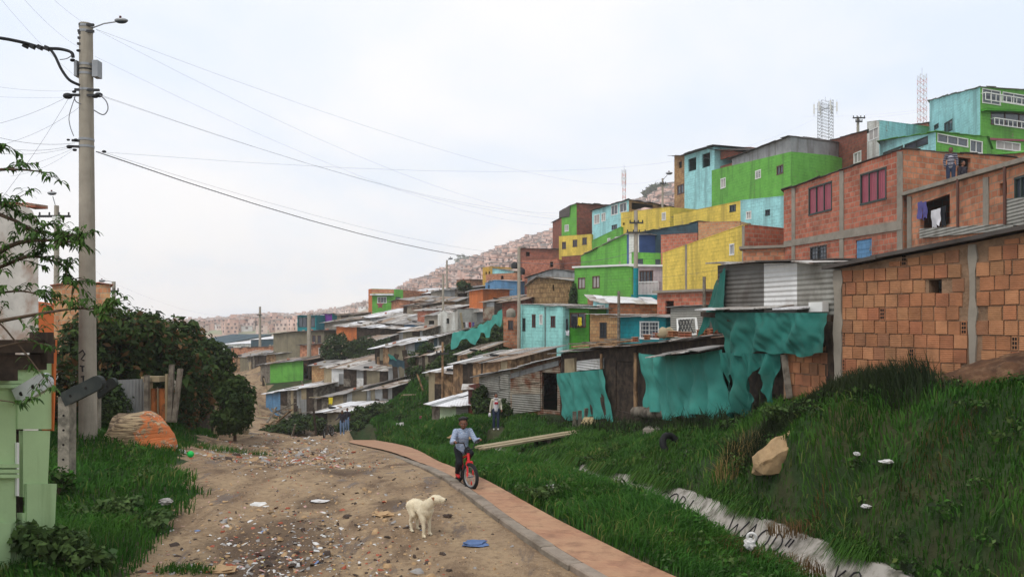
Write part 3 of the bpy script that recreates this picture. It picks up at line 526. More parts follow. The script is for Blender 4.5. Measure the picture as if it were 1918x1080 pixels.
shack('ramp_roof_shack', 'shack under a long pale roof that climbs steeply to the right', [(703, 75, 652, 695), (760, 72, 645, 695), (823, 70, 629, 690)], 4, ['wood_dark', 'wood_grey'], ['roof_pale', 'roof_white', 'roof_grey'], rise=.7, over=.5, pan=(['wood_dark', 'boards_tan', 'wood_up'], ['zinc', 'tarp_dark', 'wood_grey']))
shack('blue_wall_shack', 'shack with a blue end wall and large white tin roof beside the dirt path', [(498, 77, 738, 775), (526, 75, 732, 785), (594, 73, 723, 785)], 7, ['paint_blue', 'wood_grey'], ['roof_white', 'roof_white', 'roof_pale'], rise=.75, over=.4, pan=(None, ['wood_grey', 'board_pale', 'wood_dark', 'zinc']))
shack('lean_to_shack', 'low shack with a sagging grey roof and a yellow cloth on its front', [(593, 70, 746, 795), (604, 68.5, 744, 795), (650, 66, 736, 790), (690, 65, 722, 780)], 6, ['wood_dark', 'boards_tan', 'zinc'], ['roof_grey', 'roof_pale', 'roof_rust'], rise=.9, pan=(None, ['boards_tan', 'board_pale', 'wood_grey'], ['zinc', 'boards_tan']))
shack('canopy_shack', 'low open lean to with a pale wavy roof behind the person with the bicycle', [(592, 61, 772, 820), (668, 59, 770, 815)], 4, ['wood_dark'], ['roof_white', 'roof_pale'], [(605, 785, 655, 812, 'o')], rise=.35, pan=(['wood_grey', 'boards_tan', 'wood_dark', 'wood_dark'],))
shack('canopy_shack', 'long white tin roofed lean to half sunk behind the grassy mound', [(648, 66, 762, 790), (742, 62, 752, 785)], 3, ['wood_dark'], ['roof_white', 'zinc', 'roof_white'], rise=.25)
shack('wooden_shack', 'tall wooden plank shack with a pale panel nailed on, below the pale blue house', [(850, 50, 681, 752), (905, 47.5, 677, 750), (958, 46.5, 672, 748)], 4, ['wood_up', 'wood_up'], ['roof_pale', 'roof_grey', 'roof_white', 'roof_rust'], rise=.6, over=.4, pan=(['wood_up', 'wood_dark', 'wood_up', 'board_pale'], ['wood_up', 'wood_grey', 'board_pale']))
shack('wooden_shack', 'smaller plank shack with upright boards and a white roof edge', [(803, 55, 696, 755), (815, 54, 695, 755), (854, 53, 698, 752)], 3, ['board_pale', 'wood_up'], ['roof_white', 'roof_pale'], rise=.4, over=.35, pan=(None, ['wood_up', 'wood_dark', 'wood_up']))
M['board_green'] = mk('board_green', srgb(190, 206, 172), dirt=srgb(150, 156, 128), damt=.5, ds=1.2, streak=True)
shack('white_roof_hut', 'low hut with a pale green door wall under a wide white tin roof', [(809, 44.5, 756, 795), (824, 43.5, 758, 795), (854, 43, 758, 792), (878, 43, 757, 790)], 4, ['wood_grey', 'board_green', 'zinc_across'], ['roof_white', 'roof_white', 'zinc'], rise=.45, over=.45, cat='hut')
more = [
 ('grey tin hut squeezed beside the patched shack', [(728, 71, 690, 722), (760, 69.5, 686, 722)], 3, ['zinc'], ['roof_rust', 'roof_grey'], (['zinc', 'wood_dark', 'boards_tan'],)),
 ('dark lean to right of the sagging grey roofed shack', [(690, 64.5, 730, 778), (735, 63, 724, 772)], 3, ['wood_dark'], ['roof_rust', 'roof_pale'], (['wood_dark', 'zinc', 'boards_tan'],)),
 ('small rust roofed hut above the long climbing roof', [(748, 82, 622, 650), (792, 80, 618, 650)], 3, ['wood_grey'], ['roof_rust', 'roof_pale'], (['wood_dark', 'boards_tan', 'zinc'],)),
 ('board hut with a rusty roof beside the green boarded shack', [(440, 104, 668, 700), (466, 102, 668, 700)], 3, ['boards_tan'], ['roof_rust', 'roof_grey'], (['wood_dark', 'boards_tan', 'wood_up'],)),
 ('low hut with a ragged grey roof behind the wide patched shack', [(640, 81, 678, 700), (700, 79, 672, 700)], 2.5, ['wood_dark'], ['roof_grey', 'roof_rust', 'roof_pale'], (['wood_grey', 'wood_dark', 'zinc'],)),
 ('rusty tin shack between the white ruin and the grey block shack', [(756, 97, 573, 592), (800, 95, 571, 592)], 3, ['zinc_rust'], ['roof_rust', 'roof_dark'], (['zinc_rust', 'wood_dark'],)),
 ('low rusty roofed shack under the blue plank shack', [(905, 79, 566, 600), (945, 77, 562, 598)], 3, ['zinc_rust'], ['roof_rust', 'roof_grey'], (['zinc', 'zinc_rust', 'wood_dark'],)),
 ('plank hut with a tilted roof below the long green net', [(858, 57, 664, 690), (890, 55.5, 660, 690)], 2.5, ['wood_up'], ['roof_pale', 'roof_rust'], (['wood_up', 'wood_dark'],)),
 ('tan hut with a dark roof beside the teal glazed house', [(632, 108, 590, 612), (664, 106, 589, 612)], 3, ['boards_tan'], ['roof_dark', 'roof_rust'], (['boards_tan', 'wood_dark'],)),
 ('small dark brick hut above the slim brick tower', [(940, 72, 566, 596), (972, 71, 562, 594)], 3, ['brick_dark'], ['roof_rust'], (None,)),
 ('low rusty shack in front of the orange boarded shack', [(668, 86, 640, 665), (708, 84, 637, 665)], 2.5, ['wood_dark'], ['roof_rust', 'roof_grey'], (['wood_dark', 'zinc_rust'],)),
 ('half collapsed board hut above the smaller plank shack', [(770, 62, 668, 705), (806, 60, 664, 702)], 2.5, ['wood_grey'], ['roof_grey', 'roof_rust', 'roof_pale'], (['wood_grey', 'wood_dark', 'boards_tan'],))]
for i, (lab, pts_, dp_, wl_, rf_, pn_) in enumerate(more): shack('tin_shack', lab, pts_, dp_, wl_, rf_, rise=.3 + .12 * (i % 4), over=.3, pan=pn_, w=.6)
# ================================================================ corrugated shack, tarpaulin shack, near wall
rc, sc, ztc, zbc = bld('corrugated_shack', 'shack of grey and rusty corrugated sheets with a black doorway behind the standing woman', 'shack', [(897, 42, 706, 775), (956, 39.5, 692, 778), (1049, 37.5, 667, 772)], 6, ['zinc_across', 'zinc_rust'], 'sheet', [(1015, 690, 1044, 768, 'o')], 'shacks along the grassy bank', over=.3, rise=.3, rmats=['roof_white', 'zinc'])
strip_on(rc, sc[0], [((899, 712), (913, 709), (913, 740), (899, 741)), ((914, 709), (936, 704), (936, 735), (914, 736)), ((937, 703), (954, 699), (954, 728), (937, 729)), ((900, 743), (930, 741), (930, 765), (900, 765)), ((932, 732), (954, 730), (954, 775), (932, 770))], 'zinc_across', 'wall_sheet', .04)
strip_on(rc, sc[1], [((960, 738), (1013, 738), (1013, 768), (960, 775))], 'zinc_across', 'wall_sheet', .04)
strip_on(rc, sc[1], [((962, 707), (1013, 694), (1013, 715), (962, 722)), ((960, 724), (1013, 718), (1013, 737), (960, 737))], 'zinc_rust', 'rusty_sheet', .05)
strip_on(rc, sc[1], [((958, 699), (1047, 674), (1047, 684), (958, 708))], 'zinc', 'eaves_board', .06)
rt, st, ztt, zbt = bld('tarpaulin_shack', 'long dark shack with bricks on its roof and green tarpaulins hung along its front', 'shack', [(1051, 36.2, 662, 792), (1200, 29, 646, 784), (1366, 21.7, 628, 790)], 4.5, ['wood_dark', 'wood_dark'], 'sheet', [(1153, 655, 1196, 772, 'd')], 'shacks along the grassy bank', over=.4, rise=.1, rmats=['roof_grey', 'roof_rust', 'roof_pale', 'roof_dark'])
strip_on(rt, st[0], [((1084, 676), (1132, 670), (1132, 690), (1084, 694))], 'zinc_white', 'wall_sheet', .1)
strip_on(rt, st[0], [((1062, 672), (1080, 670), (1081, 700), (1062, 700))], 'board_pale', 'sack', .12)
for x, yt, yb, sg in ((1199, 660, 772, st[0]), (1135, 662, 690, st[0]), (1201.5, 662, 773, st[1])):
    mb = MB(); u, z0 = sg.hit(x, yb); z1 = sg.hit(x, yt)[1]; mb.tube([sg.pt(u, z0, .2), sg.pt(u + .03, (z0 + z1) / 2, .22), sg.pt(u, z1, .2)], .06, 'wood_up', 7); mb.build('front_post', rt)
b = MB(); c0, c1 = P(1258, 660, 26.0), P(1362, 646, 21.4); out = Vector((-.9, -.5, -.12))
strips(b, c0 + out, c1 + out, c1, c0, ['roof_pale', 'roof_grey'], seed=4); b.build('lean_roof', rt)
ru, su, ztu, zbu = bld('tin_upper_shack', 'corrugated tin upper shack of dark, white and grey sheets beside the near block wall', 'shack', [(1344, 20.2, 497, 600), (1362, 19.8, 495, 590), (1431, 18.6, 493, 588), (1493, 17.5, 492, 588), (1562, 16.3, 492, 585)], 4.5, ['zinc_dark', 'zinc_dark', 'zinc_white', 'zinc_across'], 'sheet', (), 'shacks along the grassy bank', over=.25, rise=.15, base=.3, rmats=['roof_grey', 'roof_pale', 'roof_dark'], ctrl=False)
b = MB(); a0, a1 = P(1330, 581, 20.6), P(1524, 581, 16.9); bo = Vector((.9, .45, .16))
strips(b, a0 + Vector((-.4, -.25, 0)), a1 + Vector((-.4, -.25, .03)), a1 + bo, a0 + bo, ['roof_white', 'roof_pale'], w=.8, seed=9, jit=.03); b.build('awning', ru)
b = MB(); b.bar(P(1316, 588, 20.9), P(1365, 592, 19.6), .12, .12, 'wood_dark'); b.bar(P(1365, 596, 19.5), P(1560, 596, 16.3), .1, .14, 'wood_dark'); b.build('floor_beam', ru)
b = MB(); q0, q1 = su[3].hit(1530, 575), su[3].hit(1556, 555); b.hexa([su[3].pt(q0[0], q0[1] - .1, .2), su[3].pt(q1[0], q0[1] - .1, .2), su[3].pt(q1[0], q0[1] - .1, .05), su[3].pt(q0[0], q0[1] - .1, .05), su[3].pt(q0[0], q0[1] + .1, .2), su[3].pt(q1[0], q0[1] + .1, .2), su[3].pt(q1[0], q0[1] + .1, .05), su[3].pt(q0[0], q0[1] + .1, .05)], 'frame_white'); b.build('ledge_box', ru)
# void under it, its shade painted as a dark wood front, and brick base
rl, sl, *_ = bld('undercroft_shade', 'shaded void under the tin upper shack, painted as a dark wood front', 'room', [(1372, 21.0, 600, 790), (1470, 17.6, 598, 745), (1560, 15.95, 602, 725)], 3.2, ['wood_dark', 'wood_dark'], None, (), 'shacks along the grassy bank', ctrl=True)
def blockwall(mb, sg, za, ze, zb, mats, bw=.238, rh=.245, seed=0, skip=(), out=.02, u0=0.05, u1=None, grid='dark'):
    rr = random.Random(seed); u1 = u1 or sg.L - .02; row = 0; z = zb
    while z < max(za, ze):
        u = u0 - (rr.uniform(.02, .2) if row % 2 else 0.)
        while u < u1:
            w = bw * (rr.uniform(.93, 1.04) if rr.random() > .07 else .5); a, b = max(u, u0), min(u + w, u1)
            top = za + (ze - za) * (a + b) / 2 / sg.L - .05
            zt_b = min(z + rh, top - .01)
            if b - a > .06 and zt_b - z > .09 and not any(s_[0] < (a + b) / 2 < s_[1] and s_[2] < z + rh / 2 < s_[3] for s_ in skip):
                o = out + rr.uniform(-.006, .012); j = rr.uniform(-.008, .008); t = rr.uniform(-.006, .006); m_ = rr.choice(mats); g_ = .007 + rr.random() * .008
                mb.hexa([sg.pt(a + g_, z + .008 + j, o), sg.pt(b - g_, z + .008 + j + t, o), sg.pt(b - g_, z + .008 + j + t, -.002), sg.pt(a + g_, z + .008 + j, -.002),
                         sg.pt(a + g_, zt_b - .01 + j, o), sg.pt(b - g_, zt_b - .01 + j + t, o), sg.pt(b - g_, zt_b - .01 + j + t, -.002), sg.pt(a + g_, zt_b - .01 + j, -.002)], m_)
                if b - a < bw * .62 and rr.random() < .75:      # block laid on its side: flat dark quads paint the shade of its cells
                    for iu in range(2):
                        for iz in range(3):
                            ca, cb = a + .02 + (b - a - .04) * (iu + .12) / 2, a + .02 + (b - a - .04) * (iu + .88) / 2; cz, cy = z + .02 + (rh - .04) * (iz + .12) / 3, z + .02 + (rh - .04) * (iz + .85) / 3
                            mb.quad(sg.pt(ca, cz, o + .003), sg.pt(cb, cz, o + .003), sg.pt(cb, cy, o + .003), sg.pt(ca, cy, o + .003), 'dark')
            u += w
        z += rh; row += 1
def clayblock(key, c):
    M[key] = mk(key, c, rough=.9, var=.2, vs=3.5, island=.14, dirt=srgb(104, 78, 60), damt=.6, ds=1.1, dlo=.48, dhi=.7, wave=('Y', .034, .22), bump=.5, bs=22)
clayblock('block_orange', srgb(164, 112, 80)); clayblock('block_pale', srgb(170, 122, 88)); clayblock('block_dark', srgb(148, 104, 78)); clayblock('block_red', srgb(158, 104, 76))
M['mortar'] = mk('mortar', srgb(134, 108, 86), rough=.95, dirt=srgb(84, 66, 54), damt=.6, ds=2.2, var=.25, vs=5, bump=1.2, bs=18)
BM_ = ['block_orange'] * 5 + ['block_pale'] * 4 + ['block_dark', 'block_red', 'block_red']
A2, B2 = XY(1574, 15.7), XY(2150, 11.4); sw = Seg(A2, B2); zaw, zew, zbw = ZZ(503, 15.7), ZZ(390, 11.4), ZZ(735, 15.7)
rw = empty('block_wall', (A2.x, A2.y, zbw), 'near hollow block house wall with a knocked out hole and concrete columns', 'wall')
hl = [sw.hit(1740, 553), sw.hit(1764, 523)]; hole = (hl[0][0], hl[1][0], hl[0][1], hl[1][1])
b = MB(); wall_face(b, sw, zbw - .8, zaw, zew, [hole], 'mortar', .3); n_ = -sw.n * 4.5
v3 = lambda p, z: Vector((p.x, p.y, z))
b.quad(v3(A2, zbw - .8), v3(A2 + n_, zbw - .8), v3(A2 + n_, zaw), v3(A2, zaw), 'brick_orange'); b.quad(v3(B2, zbw - .8), v3(B2 + n_, zbw - .8), v3(B2 + n_, zew), v3(B2, zew), 'brick_orange'); b.quad(v3(A2 + n_, zbw - .8), v3(B2 + n_, zbw - .8), v3(B2 + n_, zew), v3(A2 + n_, zaw), 'brick_orange')
b.build('wall', rw)
b = MB(); cu = [sw.hit(1815, 600)[0], sw.hit(1833, 600)[0]]
blockwall(b, sw, zaw, zew, zbw - .3, BM_, seed=3, skip=[(hole[0] - .1, hole[1] + .12, hole[2] - .02, hole[3] + .02), (cu[0] - .05, cu[1] + .05, -9, 99)]); b.build('blocks', rw)
for u0, u1 in ((-.12, .06), (cu[0] + .02, cu[1] - .02)):
    b = MB()
    za_ = zaw + (zew - zaw) * max(u0, 0) / sw.L - .03; k = 14; rr = random.Random(5)
    pts_l = [(u0 + rr.uniform(-.02, .02), u1 + rr.uniform(-.025, .025), zbw - .5 + (za_ - zbw + .5) * i / k) for i in range(k + 1)]
    for (p0, p1, z0_), (p2, p3, z1_) in zip(pts_l, pts_l[1:]):
        b.hexa([sw.pt(p0, z0_, .045), sw.pt(p1, z0_, .045), sw.pt(p1, z0_, -.1), sw.pt(p0, z0_, -.1), sw.pt(p2, z1_, .045), sw.pt(p3, z1_, .045), sw.pt(p3, z1_, -.1), sw.pt(p2, z1_, -.1)], 'concrete')
    b.build('column', rw)
b = MB(); t = Vector((0, 0, .02)); a_, b_ = sw.pt(-.2, zaw - .01, .22), sw.pt(sw.L, zew + .01, .22)
strips(b, a_, b_, sw.pt(sw.L, zew + .3, -4.7), sw.pt(-.2, zaw + .3, -4.7), ['roof_dark'], w=1., th=.07, jit=.015); b.build('roof', rw)
CTRL += [(A2.x, A2.y, ZZ(722, 15.7)), (XY(1892, 13).x, 13, ZZ(718, 13)), (XY(1760, 14).x, 14, ZZ(718, 14)), (B2.x, B2.y, 2.2)]
b2 = MB(); Ab, Bb = XY(1468, 17.3), XY(1570, 15.9); sbk = Seg(Ab, Bb)
rbk = empty('low_block_wall', (Ab.x, Ab.y, ZZ(740, 17.3)), 'low stretch of clay blocks under the ragged tarpaulin, left of the near wall', 'wall')
b2.hexa([sbk.pt(0, .6, .0), sbk.pt(sbk.L, .6, .0), sbk.pt(sbk.L, .6, -.15), sbk.pt(0, .6, -.15), sbk.pt(0, ZZ(650, 17.3), 0), sbk.pt(sbk.L, ZZ(640, 15.9), 0), sbk.pt(sbk.L, ZZ(640, 15.9), -.15), sbk.pt(0, ZZ(650, 17.3), -.15)], 'mortar'); b2.build('wall', rbk)
b2 = MB(); blockwall(b2, sbk, ZZ(650, 17.3), ZZ(640, 15.9), .9, BM_, seed=8); b2.build('blocks', rbk)
# ================================================================ ground
def C(px, py, d): v = P(px, py, d); CTRL.append(tuple(v)); return v
for t in [(600, 1080, 9.4), (785, 1002, 11.2), (450, 1000, 11.25), (880, 912, 14.4), (400, 930, 13.6), (1060, 1080, 9.4), (1240, 1080, 9.4), (600, 900, 15), (300, 1010, 11), (640, 960, 12.5), (500, 950, 12.9),
          (600, 874, 20), (430, 872, 20), (770, 878, 19), (500, 846, 33), (650, 842, 34), (560, 832, 44), (600, 826, 51), (700, 827, 50), (520, 822, 50), (460, 825, 45), (560, 822, 56), (480, 805, 62), (470, 782, 67), (480, 742, 76), (455, 702, 92), (440, 690, 105), (545, 796, 62), (600, 815, 58),
          (700, 770, 60), (740, 762, 57), (800, 764, 55), (690, 800, 53), (830, 800, 45), (800, 808, 47), (760, 825, 44), (928, 805, 35.5), (905, 772, 40.5), (1000, 776, 37), (1100, 788, 34), (1113, 795, 32.5), (1200, 776, 30), (1300, 782, 25.5),
          (1300, 805, 21), (1240, 812, 24), (1150, 830, 25.5), (1100, 815, 29), (1250, 845, 20), (1450, 845, 14.5), (1400, 800, 17), (1480, 798, 14.3), (1700, 770, 12.7), (1918, 754, 11.2), (2100, 745, 10.2), (1560, 730, 15.6),
          (1215, 899, 18), (1330, 938, 15.3), (1480, 990, 13), (1600, 1030, 11.9), (1670, 1065, 11.2), (1110, 870, 21.7), (985, 848, 28), (1760, 1110, 10.2), (1900, 1180, 9.2),
          (1600, 925, 12.3), (1800, 955, 10.7), (1800, 855, 11.6), (1918, 900, 10.4), (1918, 1010, 9.6), (1700, 850, 12.4), (1600, 774, 13.3), (1700, 757, 12.7), (1800, 750, 12.0), (1600, 832, 12.8), (1700, 820, 12.2), (1800, 815, 11.6), (1918, 822, 10.9), (1400, 910, 15),
          (1250, 928, 14), (1400, 982, 12.3), (1560, 1060, 10.8), (1100, 892, 17), (1000, 855, 24), (930, 850, 27), (1650, 1150, 9.5), (900, 840, 30), (860, 838, 33),
          (230, 1060, 9.8), (150, 1010, 10), (100, 1060, 9), (0, 1075, 8.5), (125, 898, 14), (165, 822, 17.5), (260, 832, 18), (330, 852, 20), (380, 838, 26), (270, 778, 26), (430, 805, 38), (300, 790, 28), (-100, 810, 18), (100, 770, 25), (300, 870, 16.5), (250, 950, 12.4), (-300, 900, 14), (-300, 1050, 9),
          (420, 700, 190), (600, 700, 190), (200, 700, 60), (0, 690, 60), (-400, 700, 60), (300, 690, 90), (100, 700, 160), (2300, 600, 60), (2300, 300, 90), (1500, 300, 110), (1900, 250, 110), (1200, 440, 120), (900, 560, 150), (700, 615, 170), (1100, 420, 150)]: C(*t)
CTRL += [(0, 0, 1.25), (-3, 3, .95), (3, 3, .8), (0, 6, .45), (-6, 3, .9), (8, 4, 1.4), (-12, -4, 1.2), (12, -4, 1.6), (0, -8, 1.2), (4, 7, .1), (-4, 7, .3), (-14, 8, .8), (16, 8, 2.4)]
cp = np.array(CTRL); _, ix = np.unique(np.round(cp[:, :2], 1), axis=0, return_index=True); cp = cp[ix]
def basis(p): return np.sqrt(((p[:, None, :] - cp[None, :, :2]) ** 2).sum(-1) + .5)
_A = basis(cp[:, :2]); _n = len(cp)
_S = np.zeros((_n + 3, _n + 3)); _S[:_n, :_n] = _A - np.eye(_n) * .12; _S[:_n, _n] = 1; _S[:_n, _n + 1] = cp[:, 0]; _S[:_n, _n + 2] = cp[:, 1]; _S[_n:, :_n] = _S[:_n, _n:].T
_w = np.linalg.solve(_S, np.concatenate([cp[:, 2], [0, 0, 0]]))
def base_z(x, y):
    p = np.stack([np.ravel(x), np.ravel(y)], 1).astype(float); out = np.empty(len(p))
    for i in range(0, len(p), 20000):
        q = p[i:i + 20000]; out[i:i + 20000] = basis(q) @ _w[:_n] + _w[_n] + q @ _w[_n + 1:]
    return out
# strips that follow lines in plan
def curve(pts, deg, y0, y1, n=24):
    p = np.array(pts); c = np.polyfit(p[:, 1], p[:, 0], deg); y = np.geomspace(y0, y1, n); return np.stack([np.polyval(c, y), y], 1)
PATH_L = curve([XY(*t) for t in ((1110, 9.4), (1005, 11.25), (927, 12.9), (852, 15), (787, 20.5), (735, 28.6), (692, 36), (655, 51))], 4, 6.8, 52)
PATH_R = curve([XY(*t) for t in ((1240, 9.4), (1090, 11.25), (1000, 12.9), (905, 14.9), (835, 20.5), (790, 28.6), (765, 36), (705, 51))], 4, 6.8, 52)
DITCH = curve([XY(*t) for t in ((1760, 10.2), (1670, 11.2), (1600, 11.95), (1480, 13.1), (1330, 15.5), (1215, 18.1), (1110, 21.7), (985, 28))], 2, 8.4, 34)
DZ = lambda y: np.interp(y, (8, 14.5, 16.5, 18, 21.7, 28, 36), (-.42, -.42, -.48, -.57, -.9, -1.6, -2.4))
_yy = np.linspace(2, 60, 400); _zz = np.interp(_yy, (0, 14.5, 17, 20.5, 28.6, 36, 51, 60), (0, -.02, -.22, -.68, -1.74, -2.72, -4.68, -5.8)); _zz = np.convolve(np.pad(_zz, 12, mode='edge'), np.ones(25) / 25, 'valid')
PZ = lambda y: np.interp(y, _yy, _zz)
ROAD_L = np.array([(-4.4, 4), (-4.6, 9.5), (-4.85, 11), (-5.2, 13.6), (-6.6, 16), (-8.4, 20), (-11, 28), (-15.5, 44)])
def side(p, line):
    """signed distance of points to a polyline running away from the viewer: + on its right; and height parameter along it"""
    best = np.full(len(p), 1e9); sg = np.zeros(len(p))
    for a, b in zip(line, line[1:]):
        d = b - a; L = np.hypot(*d); t = np.clip(((p - a) @ d) / L ** 2, 0, 1); q = a + t[:, None] * d; r = p - q; dist = np.hypot(r[:, 0], r[:, 1]); s_ = np.sign(d[1] * r[:, 0] - d[0] * r[:, 1])
        m = dist < best; best[m] = dist[m]; sg[m] = s_[m]
    return best * np.where(sg == 0, 1, sg)
def fbm(x, y, s, seed=0):
    rg = np.random.default_rng(seed); out = np.zeros(len(x)); am = 1.
    for o in range(4):
        for k in range(4):
            a = rg.uniform(0, 6.28); f = s * 2 ** o * rg.uniform(.7, 1.3); out += am * np.sin((x * math.cos(a) + y * math.sin(a)) * f + rg.uniform(0, 6.28)) / 4
        am *= .55
    return out
def smooth(a, lo, hi): t = np.clip((a - lo) / (hi - lo), 0, 1); return t * t * (3 - 2 * t)
def ground_z(x, y, carve=True):
    x = np.ravel(np.asarray(x, float)); y = np.ravel(np.asarray(y, float)); z = base_z(x, y); p = np.stack([x, y], 1)
    sl = side(p, PATH_L); sr = side(p, PATH_R); near = (y < 60)
    road = near & (sl < 0) & (side(p, ROAD_L) > 0)
    grass = near & ~road & ~((sl > 0) & (sr < 0))
    z += np.where(grass, fbm(x, y, 1.1, 3) * .07, 0)
    z += np.where(road, fbm(x, y, 1.3, 5) * .03 + fbm(x, y, 5, 6) * .02 + fbm(x, y, 11, 7) * .009, 0)
    # heap of rubble at the far end of the road, ruts
    z += np.where(road, .12 * np.exp(-((side(p, PATH_L) + 3.2) / 1.8) ** 2) * smooth(y, 12, 24), 0)
    for off, w_ in ((-2.3, .22), (-3.7, .25)): z -= np.where(road, .055 * np.exp(-((sl - off + .3 * np.sin(y * .25)) / w_) ** 2), 0)
    z = z + (PZ(y) - z) * np.where((y > 6) & (y < 54), np.where(sl < 0, 1 - smooth(-sl, .3, 1.6), np.where(sr > 0, 1 - smooth(sr, .2, 1.0), 1.)), 0)
    dd = side(p, DITCH); k_ = np.where(dd > 0, 1 - smooth(dd, .05, .6), np.where(dd < -1.5, 1 - smooth(-1.5 - dd, .1, .7), 1.)) * ((y > 7.5) & (y < 36)); z = z + (DZ(y) + np.where(dd < -.8, .02, 0.) - z) * k_
    if carve:
        ds_ = side(p, DITCH); inb = (ds_ > -1.55) & (ds_ < .02) & near & (y > 5)
        z = np.where(inb, z - 1.1, z)
    return z
def gz(x, y): return float(ground_z([x], [y])[0])
def grid_axis(lo, hi, fine, f0, f1, gr):
    a = list(np.arange(f0, f1 + 1e-6, fine)); st = fine; v = f1
    while v < hi: st = min(st * gr, 12); v += st; a.append(v)
    st = fine; v = f0
    while v > lo: st = min(st * gr, 12); v -= st; a.insert(0, v)
    return np.array(a)
gx = grid_axis(-260, 300, .13, -9, 9.5, 1.09); gy = grid_axis(-30, 212, .15, 5.5, 24, 1.045)
XX, YY = np.meshgrid(gx, gy); gzv = ground_z(XX, YY); nx, ny = len(gx), len(gy)
va = np.stack([XX.ravel(), YY.ravel(), gzv], 1); ii, jj = np.meshgrid(np.arange(nx - 1), np.arange(ny - 1)); q = (jj * nx + ii).ravel()
fa = np.stack([q, q + 1, q + nx + 1, q + nx], 1); ctr = va[fa].mean(1)
# three materials by place: road dirt, soil under the grass, path bed
def region(x, y):
    p = np.stack([x, y], 1); sl = side(p, PATH_L); rl = side(p, ROAD_L) + fbm(x, y, 1.7, 11) * .22
    return np.where((y < 64) & (sl < .05) & (rl > 0), 0, 1)
def dirt_path(x, y):
    ln = np.array([XY(*t) for t in ((560, 54), (480, 62), (470, 67), (480, 76), (458, 92), (440, 108))])
    return (np.abs(side(np.stack([x, y], 1), ln)) < 2.0) & (y > 53) & (y < 108)
mi = region(ctr[:, 0], ctr[:, 1]); mi = np.where(dirt_path(ctr[:, 0], ctr[:, 1]), 0, mi)
def ground_mat():
    m = bpy.data.materials.new('road_dirt'); m.use_nodes = True; g = G(m.node_tree); b = g.nt.nodes['Principled BSDF']
    ob = g.n('ShaderNodeTexCoord').outputs['Object']; flow = g.n('ShaderNodeMapping', {0: ob, 2: (0, 0, R(-18)), 3: (1.6, .55, 1)}).outputs[0]
    c = g.mix(g.ramp(g.noise(flow, .55, 5, .6), .4, .62), srgb(166, 142, 112), srgb(138, 115, 91))
    c = g.mix(g.ramp(g.noise(flow, 1.1, 6, .65, .5), .52, .66, 0, .85), c, srgb(98, 78, 62))
    c = g.mix(g.ramp(g.noise(ob, 1.7, 5, .6), .55, .7, 0, .6), c, srgb(182, 158, 124))
    c = g.mix(g.ramp(g.noise(ob, 8, 6, .7), .47, .64, 0, .6), c, srgb(112, 92, 72))
    c = g.mix(g.ramp(g.noise(ob, 38, 2, .6), .6, .7, 0, .5), c, srgb(188, 172, 148))
    for cx_, cy_, rx_ in ((-3.35, 11.2, 1.0), (-3.0, 9.9, .8), (-3.2, 13.2, .5), (-1.9, 13.0, .45), (-5.6, 19, 1.2), (-3.6, 17, .8)):      # trampled damp mud where the rubbish collects
        dd_ = g.n('ShaderNodeVectorMath', {0: g.n('ShaderNodeVectorMath', {0: ob, 1: (cx_, cy_, 0)}, operation='SUBTRACT').outputs[0], 1: (1 / rx_, .8 / rx_, 0)}, operation='MULTIPLY').outputs[0]; ln_ = g.n('ShaderNodeVectorMath', {0: dd_}, operation='LENGTH').outputs['Value']
        c = g.mix(g.ramp(g.math('ADD', ln_, g.math('MULTIPLY', g.noise(ob, 2.6, 6, .7), 1.4)), 1.25, 1.75, .7, 0), c, srgb(84, 68, 56))
    wet = g.ramp(g.noise(flow, .9, 6, .66, .8), .56, .63)
    c = g.mix(g.math('MULTIPLY', wet, .75), c, srgb(84, 68, 58))
    g.nt.links.new(c, b.inputs['Base Color']); g.nt.links.new(g.ramp(wet, 0, 1, .92, .45), b.inputs['Roughness'])
    h = g.math('ADD', g.math('MULTIPLY', g.noise(ob, 14, 5, .65), 1.3), g.noise(ob, 55, 3))
    g.nt.links.new(g.n('ShaderNodeBump', {'Height': h, 'Strength': .9, 'Distance': .03}).outputs[0], b.inputs['Normal']); b.inputs['Specular IOR Level'].default_value = .2
    return m
M['road_dirt'] = ground_mat()
M['soil'] = mk('soil', srgb(40, 58, 28), rough=1., col2=srgb(56, 60, 36), c2s=.9, dirt=srgb(96, 80, 58), damt=.6, ds=.35, dlo=.55, dhi=.7, var=.3, vs=4, bump=1.5, bs=11)
gnd = rawmesh('ground', va, fa, ['road_dirt', 'soil'], mi=mi, smooth=True); gnd['kind'] = 'structure'
# brick path with its kerb
def resample(l, n):
    l = np.asarray(l); d = np.concatenate([[0], np.cumsum(np.hypot(*np.diff(l, axis=0).T))]); k = np.linspace(0, d[-1], n); pts = np.stack([np.interp(k, d, l[:, i]) for i in (0, 1)], 1)
    for _ in range(30): pts[1:-1] = pts[1:-1] * .5 + (pts[:-2] + pts[2:]) * .25
    return pts
PL, PR = resample(PATH_L, 120), resample(PATH_R, 120)
kz = lambda p: base_z(p[:, 0], p[:, 1])
zl = PZ(PL[:, 1]) + .055
m = bpy.data.materials.new('path_brick'); m.use_nodes = True; g = G(m.node_tree); b = g.nt.nodes['Principled BSDF']; tcn = g.n('ShaderNodeTexCoord'); ob = tcn.outputs['Object']; uvn = tcn.outputs['UV']
bt = g.n('ShaderNodeTexBrick', {'Vector': uvn, 'Color1': (*srgb(166, 122, 92), 1), 'Color2': (*srgb(148, 104, 80), 1), 'Mortar': (*srgb(140, 104, 80), 1), 'Scale': 1., 'Mortar Size': .006, 'Brick Width': .21, 'Row Height': .105, 'Mortar Smooth': .4})
